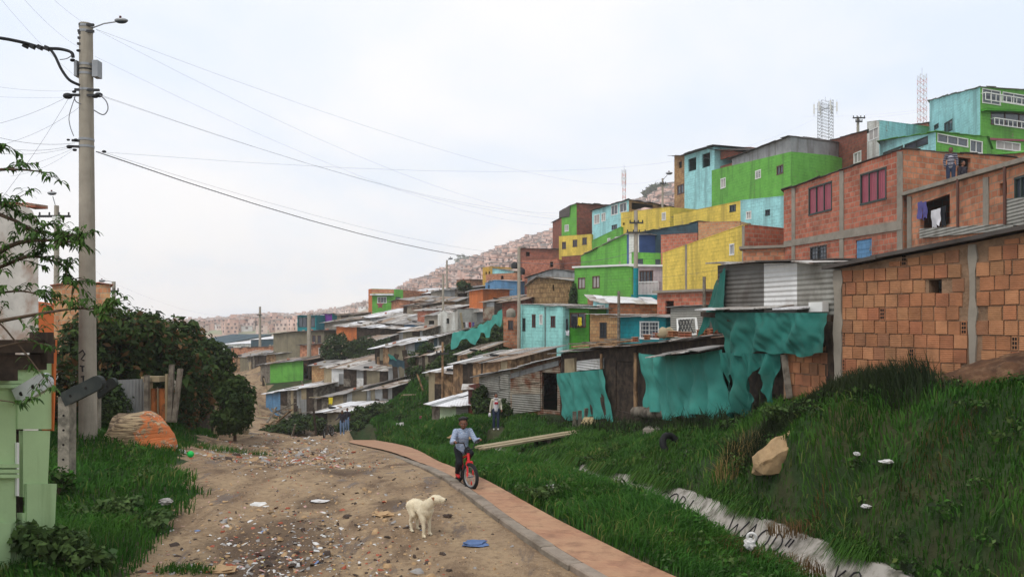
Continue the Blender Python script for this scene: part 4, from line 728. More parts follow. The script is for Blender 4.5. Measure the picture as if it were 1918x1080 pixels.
c = g.mix(g.ramp(g.noise(ob, 1.1, 6, .68), .38, .64, .1, .9), bt.outputs['Color'], srgb(172, 136, 104)); c = g.mix(g.ramp(g.noise(ob, 3, 6, .7), .5, .66, 0, .7), c, srgb(122, 88, 66))
g.nt.links.new(c, b.inputs['Base Color']); b.inputs['Roughness'].default_value = .9; h = g.math('ADD', g.math('MULTIPLY', bt.outputs['Fac'], -.8), g.noise(ob, 30, 3)); g.nt.links.new(g.n('ShaderNodeBump', {'Height': h, 'Strength': .5, 'Distance': .01}).outputs[0], b.inputs['Normal'])
M['path_brick'] = m
K = 6; tv = np.linspace(0, 1, K); pv = np.concatenate([np.stack([np.stack([PL[i] + (PR[i] - PL[i]) * t for t in tv])]) .reshape(-1, 2) for i in range(120)]); pz = np.repeat(zl, K) + fbm(pv[:, 0], pv[:, 1], 2.5, 21) * .008
i_, j_ = np.meshgrid(np.arange(119), np.arange(K - 1), indexing='ij'); qq = (i_ * K + j_).ravel()
po = rawmesh('path', np.column_stack([pv, pz]), np.stack([qq, qq + 1, qq + K + 1, qq + K], 1), 'path_brick', smooth=True); po['kind'] = 'structure'
uvl = po.data.uv_layers.new(name='UVMap'); s_len = np.concatenate([[0], np.cumsum(np.hypot(*np.diff((PL + PR) / 2, axis=0).T))]); pu = np.stack([np.tile(tv, 120) * 1.2, np.repeat(s_len, K)], 1)
vi = np.empty(len(po.data.loops), dtype=np.int32); po.data.loops.foreach_get('vertex_index', vi); uvl.data.foreach_set('uv', pu[vi].ravel())
# kerb stones, one after the other along the left edge; the far ones are sunk in the dirt
M['kerb'] = mk('kerb', srgb(134, 124, 112), rough=.92, island=.12, dirt=srgb(92, 80, 68), damt=.7, ds=2.4, var=.22, vs=4, bump=.8, bs=25)
kb = MB(); acc = 0; rr = random.Random(2); i = 0
PLs = resample(PATH_L, 900); zk = np.interp(np.linspace(0, 1, 900), np.linspace(0, 1, 120), zl); st = [0]; d_ = np.concatenate([[0], np.cumsum(np.hypot(*np.diff(PLs, axis=0).T))])
cur = 0.
while cur < d_[-1] - 1:
    e = cur + rr.uniform(.78, .84); a = np.array([np.interp(cur + .008, d_, PLs[:, k]) for k in (0, 1)]); c_ = np.array([np.interp(e - .008, d_, PLs[:, k]) for k in (0, 1)]); za_, zc_ = np.interp(cur, d_, zk), np.interp(e, d_, zk)
    dr = (c_ - a) / np.hypot(*(c_ - a)); nrm = np.array([-dr[1], dr[0]]); w_ = .2; up = .03 + rr.uniform(-.012, .012); jt = rr.uniform(-.02, .02)
    if cur > 7: up -= .006 * (cur - 7)
    V = lambda p, z: Vector((p[0], p[1], z))
    q0, q1 = a + nrm * (w_ + jt), c_ + nrm * (w_ + jt); bvl = .018
    kb.hexa([V(a, za_ - .3), V(c_, zc_ - .3), V(q1, zc_ - .3), V(q0, za_ - .3), V(a, za_ + up - bvl), V(c_, zc_ + up - bvl), V(q1, zc_ + up - bvl), V(q0, za_ + up - bvl)], 'kerb')
    ins = lambda p, s1, s2: p + nrm * s1 * bvl + dr * s2 * bvl
    T4 = [V(ins(a, 1, 1), za_ + up), V(ins(c_, 1, -1), zc_ + up), V(ins(q1, -1, -1), zc_ + up), V(ins(q0, -1, 1), za_ + up)]; B4 = [V(a, za_ + up - bvl), V(c_, zc_ + up - bvl), V(q1, zc_ + up - bvl), V(q0, za_ + up - bvl)]
    kb.add(B4 + T4, [(4, 5, 6, 7), (0, 1, 5, 4), (1, 2, 6, 5), (2, 3, 7, 6), (3, 0, 4, 7)], 'kerb')
    cur = e
ko = kb.build('kerb'); ko['kind'] = 'structure'
# concrete drainage channel
def ditch_mat():
    m = mk('ditch_concrete', srgb(164, 158, 150), rough=.9, dirt=srgb(86, 84, 70), damt=.85, ds=2.2, dlo=.46, dhi=.64, streak=True, var=.16, bump=.4)
    return m
M['ditch_concrete'] = ditch_mat(); M['graffiti'] = mk('graffiti', srgb(52, 50, 54), rough=.9, var=.2, bump=0)
DL = resample(DITCH, 160); zt_ = DZ(DL[:, 1]); td = np.gradient(DL, axis=0); td /= np.hypot(*td.T)[:, None]; nl = np.stack([-td[:, 1], td[:, 0]], 1)     # towards the path
prof = [(-.12, -.25), (-.12, -.02), (.02, -.02), (.55, -.66), (1.02, -.70), (1.42, -.02), (1.56, .0), (1.56, -.5)]
dv = np.concatenate([np.column_stack([DL + nl * o, zt_ + h]) for o, h in prof]); n = 160; f_ = []
for k in range(len(prof) - 1):
    a = np.arange(n - 1) + k * n; f_.append(np.stack([a, a + 1, a + 1 + n, a + n], 1))
do = rawmesh('drainage_channel', dv, np.concatenate(f_), 'ditch_concrete', uv=True); do['kind'] = 'structure'
tagm = MB()
def scrawl(y0, size, strokes):
    """spray strokes on the sloping far wall of the channel; (s, t) = metres along (towards the viewer) and down the slope"""
    k0 = int(np.argmin(np.abs(DL[:, 1] - y0))); dcum = np.concatenate([[0], np.cumsum(np.hypot(*np.diff(DL, axis=0).T))])
    def at(s_, t_):
        v = dcum[k0] - s_; p = np.array([np.interp(v, dcum, DL[:, i]) for i in (0, 1)]); nn = np.array([np.interp(v, dcum, nl[:, i]) for i in (0, 1)]); z = np.interp(v, dcum, zt_)
        o = .02 + t_ * .53; return Vector((*(p + nn * (o + .010)), z - .02 - t_ * .64 + .010))
    for st in strokes:
        pts = [at(s_ * size * .8, t_ * .62 + .10) for s_, t_ in st]
        tagm.tube(pts, .012, 'graffiti', 5)
ARC = lambda cx, cy, rx, ry, a0, a1, n=9: [(cx + rx * math.cos(R(a0 + (a1 - a0) * i / n)), cy + ry * math.sin(R(a0 + (a1 - a0) * i / n))) for i in range(n + 1)]
scrawl(17.2, 1., [ARC(.1, .5, .22, .38, 60, 300), ARC(.62, .42, .2, .34, 0, 360, 12), [(.95, .1), (.95, .85)], ARC(.98, .3, .2, .2, -90, 90), [(1.0, .5), (1.25, .85)], [(1.5, .1), (1.5, .85), (1.8, .82)]])
scrawl(14.6, 1., [[(0, .1), (.16, .85), (.3, .35), (.44, .85), (.6, .1)], [(.7, .85), (.86, .1), (1.04, .85)], [(.76, .58), (.97, .58)], ARC(1.32, .48, .17, .36, 0, 360, 12), [(1.64, .1), (1.64, .85)], ARC(1.66, .46, .24, .36, -90, 90), [(2.05, .1), (2.02, .4)], [(2.15, .1), (2.12, .4)]])
scrawl(11.9, 1., [[(0, .3), (.1, .75), (.22, .35)], ARC(.5, .5, .12, .25, 0, 360, 8)])
tagm.build('graffiti', do)
# ================================================================ far hillside
sk = np.array([(120, 622, 1500), (330, 607, 1400), (480, 597, 1300), (560, 596, 1250), (640, 584, 1150), (700, 565, 1050), (760, 541, 980), (830, 517, 900), (900, 492, 860), (960, 471, 820), (1050, 447, 760), (1150, 411, 650), (1240, 370, 480), (1300, 350, 460), (1500, 320, 420), (2100, 300, 420)], float)
def far_pt(px, s):
    ys, d1 = np.interp(px, sk[:, 0], sk[:, 1]), np.interp(px, sk[:, 0], sk[:, 2]); d0 = 210 + 40 * s * 0; z0 = np.interp(px, [100, 500, 700, 900, 1100, 2100], [-8, -5, -3, 3, 12, 30]); z1 = EZ - (ys - YH) / F * d1
    d = d0 + (d1 - d0) * s; z = z0 + (z1 - z0) * s; x = (px - CX) / F * d
    return x, d, z + fbm(x, d, .012, 31) * 5 * np.minimum(1, (1 - s) * 3 + .15) * (s > .02)
pxs = np.linspace(-200, 2100, 180); ss = np.linspace(0, 1, 60); PXX, SSS = np.meshgrid(pxs, ss); hx, hy, hz = far_pt(PXX.ravel(), SSS.ravel())
hx = np.concatenate([hx, hx[-180:]]); hy = np.concatenate([hy, hy[-180:] + 300]); hz = np.concatenate([hz, hz[-180:] - 60])
ii, jj = np.meshgrid(np.arange(179), np.arange(60)); q = (jj * 180 + ii).ravel()
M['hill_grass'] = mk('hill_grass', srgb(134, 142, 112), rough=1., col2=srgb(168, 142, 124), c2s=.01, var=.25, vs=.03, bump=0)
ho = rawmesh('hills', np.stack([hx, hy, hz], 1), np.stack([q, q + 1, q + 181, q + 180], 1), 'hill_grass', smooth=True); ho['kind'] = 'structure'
fcol = {'a': srgb(206, 174, 160), 'b': srgb(196, 162, 148), 'c': srgb(212, 190, 180), 'd': srgb(214, 212, 210), 'e': srgb(182, 150, 138), 'f': srgb(140, 172, 184)}  # far walls and windows paled: part of the haze is put into the colour
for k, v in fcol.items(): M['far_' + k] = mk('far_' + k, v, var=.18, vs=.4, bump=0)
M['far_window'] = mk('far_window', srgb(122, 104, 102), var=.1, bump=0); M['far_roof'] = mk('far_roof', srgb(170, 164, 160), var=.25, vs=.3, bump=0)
def far_proto(k, w, dp, hgt, floors, seed):
    rr = random.Random(seed); b = MB(); b.hexa([(-w / 2, -dp / 2, -4), (w / 2, -dp / 2, -4), (w / 2, dp / 2, -4), (-w / 2, dp / 2, -4), (-w / 2, -dp / 2, hgt), (w / 2, -dp / 2, hgt), (w / 2, dp / 2, hgt), (-w / 2, dp / 2, hgt)], 'far_' + k)
    if rr.random() < .55: b.box((0, 0, hgt + .12), (w + .4, dp + .4, .2), 'far_roof')
    else: b.box((rr.uniform(-.2, .2) * w, 0, hgt + 1.1), (w * .45, dp * .6, 2.2), 'far_' + k); b.box((rr.uniform(-.2, .2) * w, 0, hgt + 2.3), (w * .5, dp * .7, .15), 'far_roof')
    for f in range(floors):
        z = (f + .45) * hgt / floors; n = rr.choice((2, 3))
        for i in range(n):
            x = (i + .5) / n * w - w / 2
            for yy in (-dp / 2 - .03, dp / 2 + .03): b.quad((x - .55, yy, z), (x + .55, yy, z), (x + .55, yy, z + 1.2), (x - .55, yy, z + 1.2), 'far_window')
        y = 0; xx = -w / 2 - .03; b.quad((xx, -.7, z), (xx, .7, z), (xx, .7, z + 1.2), (xx, -.7, z + 1.2), 'far_window'); xx = w / 2 + .03; b.quad((xx, -.7, z), (xx, .7, z), (xx, .7, z + 1.2), (xx, -.7, z + 1.2), 'far_window')
    return b
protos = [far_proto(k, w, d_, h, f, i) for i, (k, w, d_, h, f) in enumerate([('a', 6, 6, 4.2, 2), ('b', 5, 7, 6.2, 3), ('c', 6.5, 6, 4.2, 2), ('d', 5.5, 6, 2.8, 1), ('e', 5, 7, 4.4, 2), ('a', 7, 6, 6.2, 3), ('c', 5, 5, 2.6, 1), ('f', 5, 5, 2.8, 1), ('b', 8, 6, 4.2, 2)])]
wts = np.array([3, 3, 3, 3.2, 2, 1.2, 2, .5, 1.2]); wts /= wts.sum(); rg = np.random.default_rng(12)
N = 4600; fpx = rg.uniform(180, 1340, N); fs = rg.uniform(.10, 1.0, N) ** .8
fx, fy, fz = far_pt(fpx, fs); vis = np.ones(N, bool)
green = (fbm(fx, fy, .02, 44) > .5) | ((fpx > 600) & (fpx < 720) & (fs < .42)); order = np.argsort(fy); kind = rg.choice(len(protos), N, p=wts); ang = rg.choice([.35, .35 + math.pi / 2, .1], N) + rg.normal(0, .3, N)
fl = ['terracotta brick house with a pale roof', 'narrow three storey brick house', 'pale pink brick house', 'low pale walled house', 'dark red brick house', 'wide three storey brick house', 'low pale pink hut', 'tiny blue walled hut', 'wide terracotta block house']
keep = [i for i in order if not green[i] and fy[i] > np.interp(fpx[i], [520, 720], [430, 250])]
# the three hundred that show largest: nearest ones inside the picture not hidden by the slope of houses
def shown(i):
    px = fpx[i]; y = YH - (fz[i] + 4 - EZ) / fy[i] * F; lim = np.interp(px, [180, 330, 420, 520, 560, 630, 690, 760, 830, 900, 960, 1045, 1052, 1180, 1240, 1262, 1270], [575, 605, 635, 620, 590, 590, 545, 548, 535, 500, 462, 440, 385, 372, 370, 290, 250]); return y < lim + 4
cand = [i for i in keep if shown(i)]; solo = set(cand[:300])
pm = []; pv_, pf_, pmi_ = [], [], []; mats_all = []
for b in protos:
    me = bpy.data.meshes.new('far_house'); me.from_pydata([tuple(v) for v in b.v], [], b.f)
    for m in b.m: me.materials.append(m)
    me.polygons.foreach_set('material_index', b.mi); me.update(); pm.append(me)
    for m in b.m:
        if m not in mats_all: mats_all.append(m)
sv, sf, sm_ = [], [], []; off = 0
for i in keep:
    c_, s_ = math.cos(ang[i]), math.sin(ang[i])
    if i in solo:
        o = bpy.data.objects.new('far_house', pm[kind[i]]); COL.objects.link(o); o.location = (fx[i], fy[i], fz[i]); o.rotation_euler = (0, 0, ang[i]); tag(o, fl[kind[i]] + ' on the hazy far hillside', 'house', 'houses on the far hillside')
    else:
        b = protos[kind[i]]; v = np.array([tuple(q) for q in b.v]); v = np.column_stack([v[:, 0] * c_ - v[:, 1] * s_ + fx[i], v[:, 0] * s_ + v[:, 1] * c_ + fy[i], v[:, 2] + fz[i]])
        sv.append(v); sf.append(np.array(b.f) + off); off += len(v); mp = [mats_all.index(m) for m in b.m]; sm_.append(np.array(mp)[b.mi])
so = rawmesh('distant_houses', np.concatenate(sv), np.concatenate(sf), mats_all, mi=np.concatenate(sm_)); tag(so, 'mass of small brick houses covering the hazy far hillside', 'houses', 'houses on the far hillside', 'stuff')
# ================================================================ cloth, tarpaulins, things about the shacks
def cloth(name, parent, cor, nu, nv, mat, amp=.1, folds=7, seed=0, holes=(), ragged=.06, sag=0., loc=None, toward=None, top_amp=.3):
    a, b, c, d = [Vector(v) for v in cor]; nrm = (b - a).cross(d - a).normalized()
    if nrm.dot(a) > 0: nrm = -nrm
    rr = random.Random(seed); ph = [rr.uniform(0, 6.28) for _ in range(8)]; fr = [folds * rr.uniform(.6, 1.5) for _ in range(4)]; vs = []
    for j in range(nv + 1):
        for i in range(nu + 1):
            u, v = i / nu, j / nv; vv = v * (1 + 1.6 * ragged * (math.sin(u * 9 + ph[4]) + .7 * math.sin(u * 23 + ph[5])) * v); p = a.lerp(b, u).lerp(d.lerp(c, u), vv)
            w = top_amp + (1 - top_amp) * math.sin(min(1, v * 1.15) * math.pi / 2)
            f = sum(math.sin(u * k * 6.28 * .5 + q + v * 2.2 * math.sin(q)) / (1 + .35 * n) for n, (k, q) in enumerate(zip(fr, ph))) * amp * .45 * w
            f += (.5 - abs(math.sin(u * fr[1] * 2.1 + v * 1.7 + ph[6]))) * amp * .5 * w * (.4 + v); f += noise.noise(Vector((u * 8 + seed + v * 1.2, v * 1.6, seed * 1.7))) * amp * 1.5 * w + noise.noise(Vector((u * 20 + seed - v * 3, v * 4, seed))) * amp * .45
            p = p + nrm * (f + amp) + Vector((0, 0, -sag * math.sin(u * math.pi) * (1 - v * .4)))
            vs.append(p)
    fs = []
    for j in range(nv):
        for i in range(nu):
            u, v = (i + .5) / nu, (j + .5) / nv
            if any(((u - hx) / rx) ** 2 + ((v - hy) / ry) ** 2 < 1 + .55 * noise.noise(Vector((u * 8, v * 8, seed))) for hx, hy, rx, ry in holes): continue
            fs.append((j * (nu + 1) + i, j * (nu + 1) + i + 1, (j + 1) * (nu + 1) + i + 1, (j + 1) * (nu + 1) + i))
    mb = MB(); mb.add(vs, fs, mat, True); return mb.build(name, parent, loc)
tg = 'green tarpaulins hung along the dark shack'
def tarp(label, *a, **k): return tag(cloth('tarpaulin', None, *a, **k), label, 'tarpaulin', tg)
tarp('turquoise tarpaulin hung under a strip of tin sheet, beside the lying dog', (P(1047, 699, 36), P(1136, 691, 31.7), P(1158, 787, 30.8), P(1056, 782, 35.6)), 48, 44, 'tarp_green', amp=.13, folds=6, seed=2, ragged=.03)
tarp('wide turquoise tarpaulin with deep sagging folds right of the mesh door', (P(1203, 661, 28.2), P(1364, 654, 20.9), P(1366, 786, 20.8), P(1212, 768, 27.6)), 90, 50, 'tarp_green', amp=.13, folds=9, seed=5, ragged=.03, sag=.12)
tarp('dark green tarpaulin bulging below the white awning sheet', (P(1352, 585, 19.9), P(1556, 586, 15.75), P(1550, 662, 15.7), P(1362, 664, 19.6)), 80, 36, 'tarp_old', amp=.12, folds=6, seed=8, ragged=.03, sag=-.0, top_amp=.4)
tarp('torn green tarpaulin with a large ragged hole hanging to the ground', (P(1358, 660, 19.7), P(1470, 662, 17.4), P(1452, 785, 17.8), P(1372, 788, 19.4)), 110, 110, 'tarp_old', amp=.16, folds=5, seed=11, ragged=.08, holes=((.70, .52, .17, .30), (.80, .92, .22, .3), (.12, .5, .06, .16)))
tarp('narrow green net strip hanging beside the black doorway of the upper shack', (P(1345, 530, 20.4), P(1362, 500, 19.7), P(1360, 612, 19.7), P(1318, 618, 21.0)), 16, 24, 'tarp_old', amp=.06, folds=4, seed=14)
# green net strung across the slope
def swag(label, pts, w, seed):
    mb = MB(); n = 40; vs = []; P_ = [Vector(p) for p in pts]
    for i in range(n + 1):
        k = i / n * (len(P_) - 1); q = min(int(k), len(P_) - 2); p = P_[q].lerp(P_[q + 1], k - q)
        for j in range(5): vs.append(p + Vector((math.sin(i * 1.3 + j) * .05, -.1 * j + noise.noise(Vector((i * .4, j, seed))) * .25, -w * j / 4 * (1 + .35 * math.sin(i * .5 + seed)) + noise.noise(Vector((i * .3, j, seed + 5))) * .15)))
    mb.add(vs, [(i * 5 + j, i * 5 + j + 1, (i + 1) * 5 + j + 1, (i + 1) * 5 + j) for i in range(n) for j in range(4)], 'tarp_green', True); tag(mb.build('net'), label, 'net', 'green nets strung on the slope')
swag('long green net strung down the slope from beside the slim brick tower', [P(940, 578, 57), P(915, 600, 57.5), P(890, 614, 58), P(846, 624, 59)], .9, 1); swag('short slack green net lower on the bushy slope', [P(895, 640, 60), P(878, 652, 61), P(866, 656, 62)], .5, 4)
# bricks, planks and odds and ends lying on the tarpaulin shack's roof
rr = random.Random(21)
def roof_pt(px): k = (px - 1051) / (1366 - 1051); d = 1 / ((1 - k) / 36.2 + k / 21.7); return d
for n, (px, py, kind) in enumerate([(1093, 651, 'plank'), (1120, 646, 'plank'), (1165, 641, 'plank'), (1190, 640, 'block'), (1212, 636, 'block'), (1234, 633, 'block'), (1262, 630, 'block'), (1283, 632, 'block'), (1318, 634, 'block'), (1340, 632, 'block'), (1248, 632, 'bag')]):
    d = roof_pt(px) + .5; p = P(px, py, d); mb = MB(); p.z = max(p.z, ZZ(655 - (px - 1051) * .083, d) + .07)
    if kind == 'plank': mb.bar(p - Vector((.5, .6, .0)), p + Vector((.6, .5, .06)), .2, .07, 'wood_up'); mb.bar(p + Vector((-.6, .3, .1)), p + Vector((.5, -.3, .14)), .14, .05, 'wood_grey')
    elif kind == 'block':
        for k in (-1, 0, 1): mb.box(p + Vector((0, 0, .09 + k * .075)), (.4, .22, .022), 'brick_red' if n % 2 else 'block_orange', rz=.4 * n)
        mb.box(p + Vector((0, 0, .09)), (.02, .2, .17), 'block_orange', rz=.4 * n); mb.box(p + Vector((0, 0, .09)), (.41, .02, .17), 'block_orange', rz=.4 * n)
    else: mb.ball(p + Vector((0, 0, .15)), (.3, .25, .2), 'board_pale', 10, 7, .5, 3)
    tag(mb.build({'plank': 'plank', 'block': 'brick', 'bag': 'sack'}[kind]), {'plank': 'weathered planks lying on the left half of the tarpaulin shack roof', 'block': 'hollow clay brick weighing down the tarpaulin shack roof', 'bag': 'small pale sack among the bricks on the tarpaulin shack roof'}[kind], {'plank': 'planks', 'block': 'brick', 'bag': 'sack'}[kind], 'things weighing down the shack roof')
def frame_obj(label, cor, lattice, mat='frame_white'):
    a, b, c, d = [Vector(v) for v in cor]; mb = MB()
    for p, q in ((a, b), (b, c), (c, d), (d, a)): mb.bar(p, q, .09, .06, mat)
    r = tag(mb.build('window_frame', None, tuple(d)), label, 'window frame')
    m2 = MB()
    for i in range(1, 6): m2.bar(a.lerp(b, i / 6), d.lerp(c, max(0, (i - 2) / 6)), .03, .03, 'metal_dark'); m2.bar(a.lerp(b, max(0, (i - 2) / 6)), d.lerp(c, i / 6), .03, .03, 'metal_dark')
    m2.build('lattice', r); return r
frame_obj('white window frame with bent lattice leaning behind the shack roof', (P(1269, 597, 36), P(1303, 595, 35.2), P(1306, 625, 35), P(1270, 628, 35.6)), 1)
# footbridge of planks over the channel
rb_ = empty('footbridge', P(900, 838, 26.5), 'pale plank footbridge crossing the grassy channel', 'footbridge'); L0, L1 = P(905, 837, 26.5), P(1095, 806, 30.5); dirv = (L1 - L0).normalized(); sidev = dirv.cross(Vector((0, 0, 1))).normalized()
for i in range(5):
    mb = MB(); o = sidev * (.14 * (i - 2)) + Vector((0, 0, rr.uniform(-.02, .02))); mb.bar(L0 + o + dirv * rr.uniform(-.3, .2), L1 + o + dirv * rr.uniform(-.3, .2), .13, .06, 'board_pale'); mb.build('plank', rb_)
for k in (.55, .82):
    mb = MB(); q = L0.lerp(L1, k); mb.bar(q + sidev * .3 + Vector((0, 0, -.06)), q + sidev * .3 + Vector((0, 0, -1.2)), .14, .14, 'wood_dark'); mb.bar(q - sidev * .3 + Vector((0, 0, -.06)), q - sidev * .3 + Vector((0, 0, -1.2)), .14, .14, 'wood_dark'); mb.bar(q - sidev * .35 + Vector((0, 0, -.1)), q + sidev * .35 + Vector((0, 0, -.1)), .1, .08, 'wood_dark'); mb.build('trestle', rb_)
def slab(name, label, cat, cor, th, mat, group=None):
    mb = MB(); lo = [Vector(c) for c in cor]; mb.hexa(lo + [p + Vector((0, 0, th)) for p in lo], mat); return tag(mb.build(name, None, tuple(lo[0])), label, cat, group)
slab('concrete_slab', 'upper grey slab of the two lying in the grass before the tarpaulins', 'slab', (P(1204, 812, 24), P(1262, 812, 23.6), P(1275, 806, 25), P(1210, 806, 25.4)), .14, 'concrete', 'slabs in the grass')
slab('concrete_slab', 'lower flat slab of the two lying in the grass before the tarpaulins', 'slab', (P(1236, 819, 23.3), P(1300, 819, 23), P(1306, 813, 24), P(1245, 813, 24.2)), .08, 'concrete', 'slabs in the grass')
mb = MB(); mb.tube([P(1190, 771, 29.0), P(1225, 772, 27.2), P(1262, 774, 25.6), P(1288, 776, 24.5)], [.2, .22, .21, .17], 'wood_grey', 9); tag(mb.build('log'), 'thick grey log lying along the foot of the wide tarpaulin', 'log')
bk = empty('bucket', P(1269, 776, 25), 'dark rusty bucket with sticks standing by the grey log', 'bucket'); mb = MB(); q = P(1269, 776, 25); mb.tube([q, q + Vector((0, 0, .5))], [.17, .22], 'rusty_brown', 12); mb.build('pail', bk)
for dx in (-.15, .08): mb = MB(); mb.tube([q + Vector((dx, 0, .2)), q + Vector((dx * 1.6, 0, .95))], .02, 'wood_dark', 5); mb.build('stick', bk)
for i, (x, yt, yb) in enumerate(((1076, 770, 797), (1086, 768, 798), (1098, 764, 797))):
    q = P(x, yb, 33.2); mb = MB(); mb.box(q + Vector((0, 0, (yb - yt) / 1500 * 33.2 / 2 - .1)), (.16, .07, (yb - yt) / 1500 * 33.2 + .2), 'wood_grey', rz=.3 * i); tag(mb.build('fence_stake', None, tuple(q)), ['leftmost wooden stake beside the lying dog', 'middle wooden stake beside the lying dog', 'wooden stake nearest the lying dog'][i], 'stake', 'stakes by the lying dog')
q = P(1256, 846, 20.2); mb = MB(); mb.torus(q + Vector((0, 0, .18)), (.5, -.75, .45), .25, .085, 'rubber', 26, 8); tag(mb.build('tyre', None, tuple(q)), 'old black tyre half sunk in the grassy bank', 'tyre')
slab('tin_sheet', 'dark red rusty tin panel standing beside the corrugated shack', 'panel', (P(877, 782, 43), P(898, 780, 41.6), P(898, 780, 41.8), P(877, 782, 43.2)), 1.75, 'rusty_brown')
mb = MB(); a = P(876, 727, 43); strips(mb, a + Vector((-.3, -.6, 0)), a + Vector((.75, -.8, .05)), a + Vector((.8, .4, .2)), a + Vector((-.3, .4, .2)), ['roof_pale'], seed=3); tag(mb.build('roof_sheet', None, tuple(a)), 'small bent pale tin sheet on top of the rusty panel', 'tin sheet')
# leaning boards, timber and fence bits in the dip
lb_ = empty('leaning_boards', P(765, 745, 68), 'tall dark boards leaning together right of the patched shack', 'boards')
for i, (x0, y0, x1, y1, m_) in enumerate(((738, 665, 748, 742, 'wood_dark'), (750, 668, 760, 744, 'boards_tan'), (757, 655, 775, 742, 'wood_dark'), (768, 663, 785, 746, 'wood_grey'), (775, 668, 780, 738, 'zinc'), (783, 690, 792, 730, 'wood_dark'))):
    mb = MB(); mb.bar(P(x0, y0, 67.5 + i * .25), P(x1 - 4, y1 + 6, 67 + i * .25), .42, .06, m_); mb.build('board', lb_)
cloth('torn_sheet', lb_, (P(730, 668, 66.6), P(758, 676, 66.6), P(758, 690, 66.6), P(728, 682, 66.6)), 10, 6, 'tarp_dark', amp=.1, seed=3)
cloth('torn_sheet', lb_, (P(727, 662, 66.4), P(737, 666, 66.4), P(744, 675, 66.4), P(731, 671, 66.4)), 10, 6, 'tarp_green', amp=.1, seed=4)
rr = random.Random(77)
tp = empty('timber_table', P(775, 752, 60), 'rough timber platform standing on the grassy mound', 'platform')
mb = MB(); [mb.bar(P(755, 738, 60.2 - i * .3) + Vector((0, -.3 * i, 0)), P(799, 736, 60.2 - i * .3) + Vector((0, -.3 * i, 0)), .26, .06, 'wood_up') for i in range(4)]; mb.build('top', tp)
for x in (763, 791): mb = MB(); mb.bar(P(x, 738, 60), P(x, 760, 60), .14, .14, 'wood_dark'); mb.build('leg', tp)
fp = 'fence bits on the grassy mound'
slab('board', 'white tilted board at the edge of the grassy mound', 'panel', (P(742, 808, 52), P(756, 806, 51), P(756, 806, 51.1), P(742, 808, 52.1)), .55, 'zinc_white', fp); slab('board', 'pale grey low board right of the white tilted one', 'panel', (P(757, 804, 51.5), P(772, 803, 51.5), P(772, 803, 51.6), P(757, 804, 51.6)), .4, 'zinc', fp)
slab('board', 'long dark low board behind the pink post', 'panel', (P(773, 802, 51.5), P(815, 797, 50), P(815, 797, 50.1), P(773, 802, 51.6)), .42, 'wood_dark', fp); mb = MB(); q = P(788, 803, 50.6); mb.box(q + Vector((0, 0, .35)), (.14, .14, .95), 'curtain_red'); tag(mb.build('post', None, tuple(q)), 'short pink post standing among the low boards', 'post')
pl_ = empty('scrap_timber', P(530, 800, 62), 'heap of scrap timber by the dirt path in the dip', 'timber heap')
for i in range(14):
    a = P(rr.uniform(495, 560), rr.uniform(765, 800), rr.uniform(60.5, 64)); v = Vector((rr.uniform(-1, 1), rr.uniform(-.6, .6), rr.uniform(-.1, .45))) * 1.3; mb = MB(); mb.bar(a - v, a + v, .18, .06, rr.choice(['wood_up', 'board_pale', 'wood_grey'])); mb.build('plank', pl_)
# rooftop tanks
def tank(label, px, yt, yb, d, mat):
    r_ = .55; q = P(px, yb, d); h = (yb - yt) / F * d; mb = MB(); mb.tube([q, q + Vector((0, 0, h * .12)), q + Vector((0, 0, h * .5)), q + Vector((0, 0, h * .82)), q + Vector((0, 0, h * .95)), q + Vector((0, 0, h))], [h * .5, h * .53, h * .56, h * .52, h * .3, h * .26], mat, 16)
    o = tag(mb.build('water_tank', None, tuple(q)), label, 'water tank', 'rooftop water tanks'); m2 = MB(); m2.tube([q + Vector((0, 0, h)), q + Vector((0, 0, h * 1.08))], h * .2, mat, 12); l = m2.build('lid', o)
tank('black water tank on the wide dark brick house edge', 964, 491, 503, 99, 'plastic_black'); tank('black water tank standing lower, by the tin gable roof', 977, 502, 514, 91, 'plastic_black'); tank('squat grey cement tank on the slim brick tower', 957, 578, 594, 57.5, 'concrete')
# washing
def garment(label, cat, cor, mat, seed, group='washing hung out'):
    return tag(cloth('garment', None, cor, 8, 10, mat, amp=.05, folds=3, seed=seed, ragged=.05), label, cat, group)
M['cloth_white'] = mk('cloth_white', srgb(210, 208, 212), var=.1); M['cloth_blue'] = mk('cloth_blue', srgb(88, 84, 140), var=.2); M['cloth_black'] = mk('cloth_black', srgb(28, 30, 36), var=.2); M['cloth_yellow'] = mk('cloth_yellow', srgb(206, 186, 40), var=.15); M['cloth_red'] = mk('cloth_red', srgb(160, 40, 44), var=.15)
def wc(px0, y0, px1, y1, sg, out=.18):
    u0, z0 = sg.hit(px0, (y0 + y1) / 2)[0], sg.hit((px0 + px1) / 2, y0)[1]; u1, z1 = sg.hit(px1, (y0 + y1) / 2)[0], sg.hit((px0 + px1) / 2, y1)[1]
    return (sg.pt(u0, z0, out), sg.pt(u1, z0, out), sg.pt(u1, z1, out), sg.pt(u0, z1, out))
garment('white shirt hanging in the big opening of the laundry house', 'shirt', wc(1750, 392, 1767, 426, s2[0], .06), 'cloth_white', 1); garment('blue checked cloth hanging at the left of the laundry opening', 'cloth', wc(1724, 378, 1732, 408, s2[0], .06), 'cloth_blue', 2); garment('second blue cloth hanging beside the checked one', 'cloth', wc(1733, 378, 1740, 410, s2[0], .06), 'cloth_blue', 3)
garment('dark trousers hanging beside the white shirt', 'trousers', wc(1769, 386, 1778, 424, s2[0], .06), 'cloth_black', 4)
